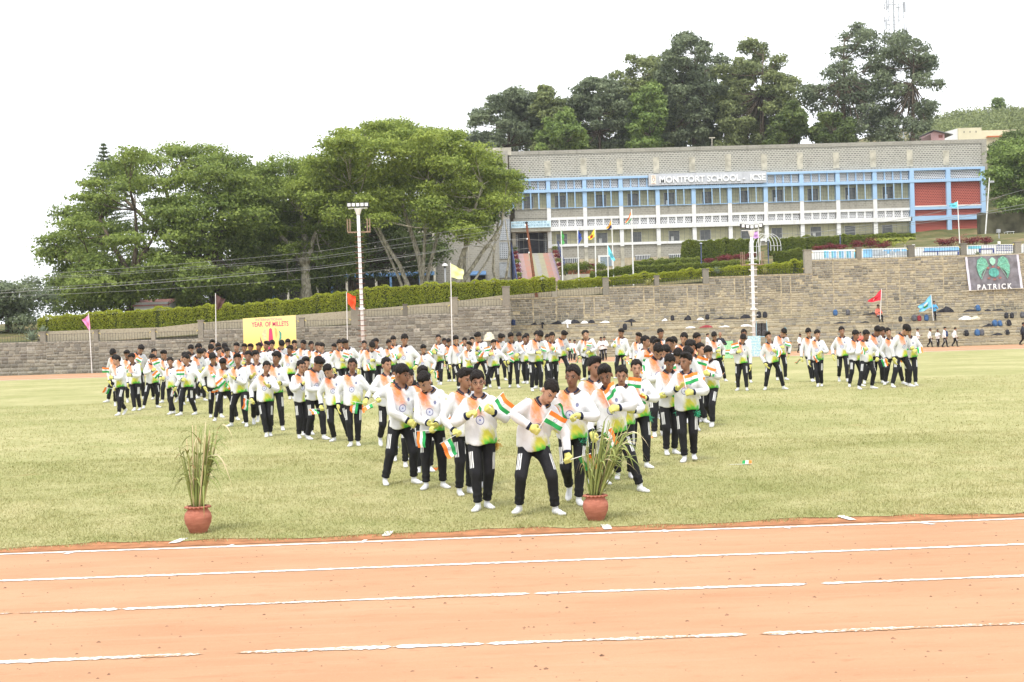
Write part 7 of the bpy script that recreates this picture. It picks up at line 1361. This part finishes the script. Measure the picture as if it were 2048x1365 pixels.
# ---- the nearer boys, each with a pose of his own
D = dict
FRONT = [
 ('boy leaning over with both flags out, nearest the right clay pot', 'leaning boy by the pot', 1082, 1030, 762, 4, D(fr=(-.23, .0, .03, -28), fl=(.15, -.04, 0, 30), hip=(-.05, .03), stretch=.945, pel=(6, 4, 4), chest=(10, 13, 4), head=(20, 4, 10), wr=(-.13, -.23, .95), er=(-1, .25, .15), wl=(.36, -.20, .78), el=(.9, .5, -.1), gr=(.55, -.25, .85), yr=(.9, -.1, -.1), gl=(.3, -.5, -.6), yl=(1, -.2, -.1)), 0),
 ('bespectacled boy with both hands raised to his chest, front left', 'bespectacled boy', 967, 1020, 739, 10, D(fr=(-.07, -.06, 0, -30), fl=(.06, .10, 0, 15), chest=(0, -3, -8), head=(4, 0, 2), wr=(-.14, -.20, .99), er=(-.8, .3, -.6), wl=(.13, -.22, 1.0), el=(.8, .3, -.6), gr=(.75, -.2, .6), yr=(-.2, -.5, -.9), gl=(.9, -.2, .35), yl=(.2, -.5, -.9), stretch=.99), 2),
 ('open-mouthed boy right behind the leaning boy', 'open-mouthed boy', 1149, 1010, 728, -6, D(fr=(-.06, .20, .10, -10), fl=(.05, -.03, 0, 18), chest=(2, 3, -6), head=(2, 2, -10), wr=(-.20, .0, .80), wl=(.11, -.22, .93), el=(.9, .4, -.3), gl=(-.9, -.3, .05), yl=(-.1, -.3, .9), hr=False, stretch=.985), 0),
 ('dark-skinned boy striding sideways behind the right millet sheaf', 'striding boy behind the sheaf', 1238, 984, 727, -4, D(fr=(-.20, .02, 0, -30), fl=(.24, -.06, .0, 35), hip=(-.06, 0), chest=(3, -6, 4), head=(16, -4, -12), wr=(-.26, -.10, .72), wl=(.06, -.25, .96), el=(1, .2, -.2), gl=(-.9, -.2, .25), yl=(.2, -.2, .9), gr=(.5, -.4, .3), yr=(0, 0, -1), stretch=.985), 1),
 ('curly-haired boy half hidden between the open-mouthed and striding boys', 'half-hidden curly-haired boy', 1195, 970, 712, 8, D(fr=(-.09, 0, 0, -12), fl=(.09, .02, 0, 12), head=(4, 0, 18), wr=(-.2, -.1, .74), wl=(.2, -.12, .72), gr=(0, -1, -.2), hl=False), 1),
 ('boy peering out behind the striding boy\'s shoulder', 'peering boy', 1249, 958, 730, 0, D(fr=(-.09, 0, 0, -12), fl=(.09, .02, 0, 12), head=(12, 3, -10), wr=(-.12, -.2, .86), wl=(.12, -.2, .86), hr=False, hl=False), 0),
 ('boy with green tinsel at his hip and a flag at his chest', 'boy with green tinsel', 1279, 937, 718, 4, D(fr=(-.10, .12, .03, -8), fl=(.10, -.03, 0, 22), head=(2, 0, -6), wr=(-.16, -.18, .80), wl=(.07, -.23, .93), el=(.9, .3, -.3), gl=(-.2, -.2, 1), yl=(-.9, -.1, -.2), gr=(.3, -.8, .2)), 0),
 ('boy looking down at the flag in his hands, right column front', 'boy looking down, right column', 1342, 910, 708, 8, D(fr=(-.07, .0, 0, -10), fl=(.08, .08, 0, 12), chest=(4, 0, 0), head=(24, 0, -4), wr=(-.02, -.22, .92), wl=(-.14, -.24, .86), gr=(.9, -.1, .25), gl=(.6, -.3, .4), yr=(.2, 0, 1)), 0),
 ('boy walking with head turned aside, holding a flag up, right column', 'boy with head turned', 1377, 924, 704, -14, D(fr=(-.05, -.04, 0, -10), fl=(.07, .12, .02, 10), chest=(0, 2, -4), head=(4, 0, -32), wr=(-.10, -.22, .96), wl=(.12, -.22, .92), el=(1, .2, -.3), gl=(-.75, -.1, .75), yl=(.5, 0, .7), hr=False), 1),
 ('boy with bowed head and flag across his chest, right column', 'boy with bowed head, right column', 1318, 874, 689, 6, D(fr=(-.08, -.03, 0, -12), fl=(.08, .05, 0, 12), chest=(6, 0, 0), head=(38, 0, -4), wr=(.0, -.24, .90), wl=(.08, -.25, .86), gr=(.1, -.1, 1), yr=(.9, 0, .3), hl=False), 0),
 ('boy gazing right with a flag at his chest, left of the front wedge', 'boy gazing right', 778, 897, 714, 16, D(fr=(-.10, .22, .10, -5), fl=(.06, -.05, 0, 16), chest=(3, 0, 4), head=(-2, 0, 18), wr=(-.12, -.22, .92), er=(-1, .3, -.2), wl=(.12, -.22, .92), gr=(.7, -.2, .5), yr=(.3, -.1, .8), gl=(.4, -.2, .6)), 0),
 ('thick-haired boy bending with crossed hands, front left wedge', 'boy with crossed hands', 802, 969, 727, 18, D(fr=(-.20, .02, 0, -8), fl=(.16, -.04, 0, 22), hip=(.02, 0), chest=(9, 2, 6), head=(2, 0, 26), wr=(.02, -.24, .80), er=(-1, .2, -.2), wl=(.16, -.24, .82), gr=(.9, -.2, -.1), yr=(.1, -.3, -1), gl=(.5, -.3, -.6), yl=(1, 0, .1), stretch=.985), 2),
 ('boy with wristwatch looking down at his flag, front left wedge', 'boy looking down with wristwatch', 868, 978, 744, 6, D(fr=(-.10, -.02, 0, -24), fl=(.12, .02, 0, 26), chest=(8, -4, -10), head=(30, 0, -26), wr=(-.02, -.24, .82), wl=(.06, -.27, .80), gr=(-.7, -.2, -.4), yr=(0, -.4, -1), gl=(-.7, -.3, -.4), yl=(0, -.2, -1), hr=False), 1),
 ('boy with hand lowered beside the bespectacled boy', 'boy beside the bespectacled boy', 932, 990, 735, 20, D(fr=(-.09, -.02, 0, -8), fl=(.08, .08, 0, 14), chest=(6, 0, 6), head=(6, 0, 16), wr=(-.20, -.16, .76), wl=(.10, -.2, .9), gr=(.2, -.6, -.6), yr=(.6, 0, -.8), gl=(.3, -.3, .6)), 1),
 ('boy looking down between the bespectacled boy and his neighbour', 'boy behind the bespectacled boy', 953, 978, 741, 14, D(fr=(-.09, 0, 0, -8), fl=(.08, .06, 0, 14), head=(20, 0, 8), wr=(-.12, -.2, .86), wl=(.42, -.12, .93), el=(.7, .5, -.4), gl=(.8, -.2, .35), yl=(.3, -.1, -.8), hr=False), 0),
 ('boy half hidden behind the crossed-hands boy, face turned right', 'half-hidden boy, face right', 822, 934, 738, 14, D(fr=(-.09, 0, 0, -8), fl=(.08, .06, 0, 14), head=(6, 0, 16), wr=(-.14, -.2, .86), wl=(.12, -.22, .9), hr=False, hl=False), 2),
 ('boy mostly hidden behind the gazing boy\'s shoulder', 'boy behind the gazing boy', 801, 922, 729, 10, D(fr=(-.09, 0, 0, -8), fl=(.08, .06, 0, 14), head=(4, 0, 10), wr=(-.34, -.16, .92), er=(-.8, .5, -.4), wl=(.12, -.22, .9), gr=(-.5, -.3, -.3), hl=False), 0),
 ('boy seen only as hair behind the boy with wristwatch', 'boy behind the wristwatch', 850, 945, 731, 6, D(fr=(-.09, 0, 0, -8), fl=(.08, .06, 0, 14), head=(14, 0, 10), wr=(-.14, -.2, .86), wl=(.30, -.18, .95), gl=(.4, -.2, -.5), hr=False), 1),
 ('grinning boy with arms hanging, flag in his left hand', 'grinning boy', 709, 893, 716, 2, D(fr=(-.06, -.03, 0, -10), fl=(.06, .05, 0, 10), head=(0, 2, 4), wr=(-.26, -.03, .68), wl=(.24, -.12, .76), gl=(-.4, -.6, -.5), yl=(.3, 0, -1), hr=False), 0),
 ('boy with head bent over his shoulder, both flags hanging down', 'boy with head bent aside', 676, 884, 729, -4, D(fr=(-.08, .06, 0, -20), fl=(.20, .10, .0, 25), hip=(-.04, 0), chest=(6, -6, 6), head=(30, -8, -24), wr=(-.27, -.05, .70), wl=(.26, -.14, .70), gr=(-.1, -.5, -.8), yr=(.8, 0, -.3), gl=(.3, -.5, -.8), yl=(.8, 0, -.4)), 0),
 ('boy in profile bowing over the flag held before him', 'bowing boy in profile', 630, 880, 715, 40, D(fr=(-.08, .10, 0, -4), fl=(.08, -.16, 0, 8), chest=(12, 0, 2), head=(30, 0, 8), wr=(-.03, -.28, .90), wl=(.05, -.28, .88), gr=(.3, -.2, 1), yr=(.7, -.5, .2), hl=False), 1),
 ('boy with glasses half hidden behind the bowing boy', 'boy with glasses, left', 606, 877, 720, 24, D(fr=(-.08, .0, 0, -8), fl=(.08, .05, 0, 10), head=(4, 0, 14), wr=(-.04, -.22, 1.0), wl=(.2, -.1, .74), gr=(.8, -.1, .4), hl=False), 0),
 ('boy peeping over the head of the left boy with glasses', 'peeping boy, left', 615, 871, 713, 12, D(fr=(-.08, .0, 0, -8), fl=(.08, .05, 0, 10), head=(10, 0, 10), wr=(-.2, -.1, .76), wl=(.2, -.1, .74), hr=False, hl=False), 1),
]
FR = {}
for (lab, short, x, yf, yh, yaw, P_, hv) in FRONT:
    P, H_ = metric(x, yf, yh); S = posed(P_, 'hi'); S['hi'] = True; FR[short] = (*person(S, P, yaw, H_, lab, 'boys in tricolour jerseys', short='the ' + short, hair=hv, rnd=pr_), S)
# spectacles
M_SPEC = plain('dark_spectacle_frame', (.02, .02, .022), .4)
sp = MB()
for s in (-1, 1):
    sp.tube([(s * .034 + .021 * math.cos(t), -.108, 1.303 + .016 * math.sin(t)) for t in np.linspace(0, 2 * math.pi, 15)], .0022, 5, cap=False); sp.tube([(s * .055, -.107, 1.308), (s * .078, -.04, 1.308), (s * .080, .02, 1.304)], .002, 5)
sp.tube([(-.013, -.109, 1.306), (0, -.112, 1.309), (.013, -.109, 1.306)], .002, 5); SPEC = mesh_of(MB().add([(x - NECK[0], y - NECK[1], z - NECK[2]) for x, y, z in sp.v], sp.f), 'spectacles', M_SPEC)
for nm, lab in (('bespectacled boy', 'dark-framed spectacles worn by the boy with both hands raised'), ('boy with glasses, left', 'thin spectacles worn by the boy behind the bowing boy')):
    o_, mw, S = FR[nm]; R_, pr, pp = S['T'][2]; q = link('spectacles', SPEC, o_, (0, 0, 0)); q.matrix_local = mat4(R_, pp)
# wrist watch
o_, mw, S = FR['boy looking down with wristwatch']; w_, d = S['wl']; q = link('wristwatch', mesh_of(MB().tube([(0, 0, -.012), (0, 0, .012)], .041, 12), 'wristwatch', M_SPEC), o_, (0, 0, 0)); q.matrix_local = mat4(rb((0, 0, 1), d), w_ - d * .02)
# tinsel tassels hung at some waists
M_TING = plain('green_tinsel', (.02, .40, .20), .3, .4, 60, .6); M_TINY = plain('gold_tinsel', (.70, .42, .05), .3, .4, 60, .6)
def tassel(label, at, mt, s=.09, seed=1):
    r = random.Random(seed); o_ = tag(empty('tinsel_tassel', at), label, 'tassel'); m_ = MB()
    for i in range(70):
        d = Vector((r.gauss(0, .5), r.gauss(0, .5), r.gauss(-.6, .6))).normalized() * s * r.uniform(.5, 1.1); sd_ = Vector((r.uniform(-1, 1), r.uniform(-1, 1), r.uniform(-1, 1))).normalized() * .004; k2 = d * .5 + Vector((r.gauss(0, .012), r.gauss(0, .012), r.gauss(0, .012))); m_.add([-sd_, sd_, k2 + sd_, k2 - sd_, d], [(0, 1, 2, 3), (3, 2, 4)])
    m_.build('strands', mt, o_, False, (0, 0, 0)); MB().tube([(0, 0, .0), (0, 0, s * .6)], .006, 6).build('cord', mt, o_, False, (0, 0, 0))
for i, (nm, lx, ly, lz, mt, lab) in enumerate([('boy with green tinsel', .16, -.02, .66, M_TING, 'green tinsel tassel at the hip of the boy beyond the sheaf'), ('boy with head turned', .14, -.05, .64, M_TING, 'green tinsel tassel on the boy whose head is turned'), ('boy looking down, right column', .10, -.11, .62, M_TING, 'green tinsel tassel on the boy looking down, right column'), ('boy gazing right', .13, -.05, .64, M_TING, 'green tinsel tassel on the boy gazing right'), ('bespectacled boy', .17, .02, .66, M_TINY, 'gold tinsel tassel on the left hip of the bespectacled boy'), ('boy beside the bespectacled boy', .12, -.06, .66, M_TINY, 'gold tinsel tassel on the boy beside the bespectacled boy'), ('open-mouthed boy', .12, -.06, .66, M_TING, 'green tinsel tassel on the open-mouthed boy')]):
    o_, mw, S = FR[nm]; tassel(lab, mw @ Vector((lx, ly, lz)), mt, .085, i)
# ------------------------------------------------------------------ other people at the far side
CORAL = mat_jersey(True, (.72, .20, .14), 'coral_shirt'); SKYB = mat_jersey(True, (.10, .38, .66), 'blue_shirt'); DARKJ = mat_jersey(True, (.03, .033, .045), 'dark_jacket')
def walk(s=1): return D(fr=(-.07, -.16 * s, 0, 0), fl=(.07, .20 * s, .03 if s > 0 else 0, 0), chest=(6, 0, 8 * s), head=(8, 0, 0), wr=(-.2, -.14, .72), wl=(.2, .02, .70), hr=False, hl=False)
STN = posed(D(fr=(-.08, 0, 0, -10), fl=(.08, .02, 0, 10), wr=(-.12, -.2, .9), wl=(.12, -.2, .9), hr=False, hl=False, head=(6, 0, 0)), 'lo'); WK1 = posed(walk(1), 'lo'); WK2 = posed(walk(-1), 'lo')
SIT = posed(D(fr=(-.10, -.36, 0, -8), fl=(.12, -.34, 0, 10), pz=.50, chest=(6, 0, 0), wr=(-.10, -.26, .92), wl=(.10, -.26, .84), hr=False, hl=False, pel=(-4, 0, 0)), 'lo')
for lab, x, yf, yh, S, yaw in [('pupil in white shirt bending by the steps, leftmost of the walkers', 1836, 697, 657, STN, 60), ('pupil in white shirt walking with back bent, second of the walkers', 1860, 695, 657, WK1, 70), ('small pupil in a long white shirt between two walkers', 1876, 695, 659, STN, 20), ('pupil in white shirt striding, fourth of the walkers', 1889, 695, 654, WK2, 75), ('pupil in white shirt striding, rightmost of the walkers', 1910, 694, 655, WK1, 80),
                                 ('pupil in white shirt seen between rows, left of two', 1141, 722, 679, STN, -20), ('pupil in white shirt seen between rows next to another', 1149, 721, 680, WK1, 30), ('pupil in white shirt beyond the back row gap, left one', 1203, 722, 674, STN, 15), ('pupil in white shirt beyond the back row gap, right one', 1210, 721, 673, STN, -30), ('pupil in white shirt near the loudspeakers', 1573, 706, 668, STN, -40), ('pupil in white shirt right of the loudspeakers', 1600, 706, 668, WK2, 50), ('pupil in white shirt near the bald man', 1416, 712, 667, STN, 60)]:
    P, H_ = metric(x, yf, yh); person(S, P, yaw, H_, lab, 'pupils in white shirts by the steps', 'white', flags=False, rnd=pr_)
P, H_ = metric(2046, 691, 645); person(WK1, P, 60, H_, 'man in dark clothes walking off at the right edge', None, 'x', flags=False, colors=(DARKJ, M_TROP), rnd=pr_)
P, H_ = metric(1447, 730, 664); P.y += .6; person(STN, P, 0, H_, 'bald man in a dark suit behind the green board', None, 'x', hair=-1, flags=False, colors=(DARKJ, M_TROP), rnd=pr_)
M_SUIT = mat_jersey(True, (.05, .055, .075), 'slate_jacket')
def on_step(px, i, frac):
    Y = YW + SD * frac; return Vector((AT(px, 640, Y).x, Y, (SZ[i] + .031) if i >= 0 else .012))
q = on_step(1757, 2, 2.72); o1, mw1 = person(SIT, q, 8, 1.28, 'boy in coral shirt sitting on the top step with a red flag', None, 'x', flags=False, colors=(CORAL, M_TRO), rnd=pr_)
q2 = on_step(1869, 2, 2.5); o2, mw2 = person(STN, q2, 0, 1.40, 'boy in blue shirt standing on the steps with a blue flag', None, 'x', flags=False, colors=(SKYB, M_TRO), rnd=pr_)
for i, px in enumerate((1707, 1720)): person(SIT, on_step(px, -1, -.35), 10 - 20 * i, 1.15, ['boy in dark tracksuit sitting on the lowest step, left of two', 'boy in dark and coral tracksuit sitting on the lowest step'][i], None, 'x', flags=False, colors=((DARKJ, CORAL)[i], M_TROP), rnd=pr_)
def bearer(label, a, b, corners, mats, bands, Y):
    o_ = tag(empty('held_flag', a), label, 'flag'); MB().tube([a, b], [.026, .022], 8).build('pole', M_WPAINT, o_); flag_cloth(corners, Y, mats, 'flag_cloth', o_, .12, bands=bands)
Yf = q.y - .42; a = AT(1760.5, 639, Yf); bearer('crimson flag on a white pole held by the seated boy', a, AT(1763, 578, Yf), [(1763, 579), (1761.5, 601), (1734, 606), (1737, 603)], [CRIM, WCL], lambda u, v: 1 if (u - .5) ** 2 * 3 + (v - .45) ** 2 < .012 else 0, Yf)
Yf = q2.y - .35; a = AT(1867, 645, Yf); bearer('light blue flag on a white pole held by the standing boy', a, AT(1862, 589, Yf), [(1862, 590), (1864, 614), (1839, 626), (1837, 614)], [LBLU, WCL, GCL], lambda u, v: 1 if (u - .45) ** 2 + (v - .35) ** 2 < .015 else 2 if (u - .45) ** 2 + (v - .6) ** 2 < .02 else 0, Yf)
P = AT(1979, 230, 279); P.z = terr(P.x, 279) ; person(STN, P, 0, 1.7, 'tiny figure in blue standing on the hill skyline', None, 'x', flags=False, colors=(SKYB, M_TROP), rnd=pr_)
# things lying on the lawn
g = G(1485, 931); M = Matrix.Translation(g + Vector((-.12, 0, .02))) @ Matrix.Rotation(rad(-4), 4, 'Z') @ Matrix.Rotation(rad(80), 4, 'X'); o_ = add_flag('rolled tricolour flag lying alone on the lawn', Matrix.Translation(g + Vector((-.10, 0, .015))) @ Matrix.Rotation(rad(-3), 4, 'Z'), 0, 2); del o_['group']; o_.scale = (.8, .3, .6)
for i, (px, py) in enumerate([(1307, 876), (868, 942), (880, 938)]):
    c = G(px, py); V = [(RND.uniform(-.05, .05), RND.uniform(-.03, .03), RND.uniform(.002, .03)) for _ in range(4)]; tag(MB().add([(-.05, -.02, .005), (.03, -.03, .005), (.05, .02, .03), (-.02, .03, .02), (0, 0, .04)], [(0, 1, 4), (1, 2, 4), (2, 3, 4), (3, 0, 4)]).build('paper_scrap', SAF, None, False, c), ['orange paper scrap on the lawn right of the sheaf', 'orange paper scrap behind the left wedge boys\' feet', 'second orange scrap beside the first, left wedge'][i], 'paper')
# ------------------------------------------------------------------ thin humid air over the whole site
hz_ = MB().box(-430, 430, -70, 940, -2, 80).build('haze', plain('haze_surface_unused', (.8, .8, .8)))
hm_ = bpy.data.materials.new('thin_haze'); hm_.use_nodes = True; ht = hm_.node_tree; ht.nodes.remove(ht.nodes['Principled BSDF']); pv = ht.nodes.new('ShaderNodeVolumePrincipled'); pv.inputs['Color'].default_value = (.92, .95, 1, 1); pv.inputs['Density'].default_value = .00022; pv.inputs['Anisotropy'].default_value = .2
ht.links.new(pv.outputs[0], ht.nodes['Material Output'].inputs['Volume']); hz_.data.materials.clear(); hz_.data.materials.append(hm_); tag(hz_, 'thin pale air over the field and hills', 'haze', None, 'stuff')
sc.cycles.volume_bounces = 0
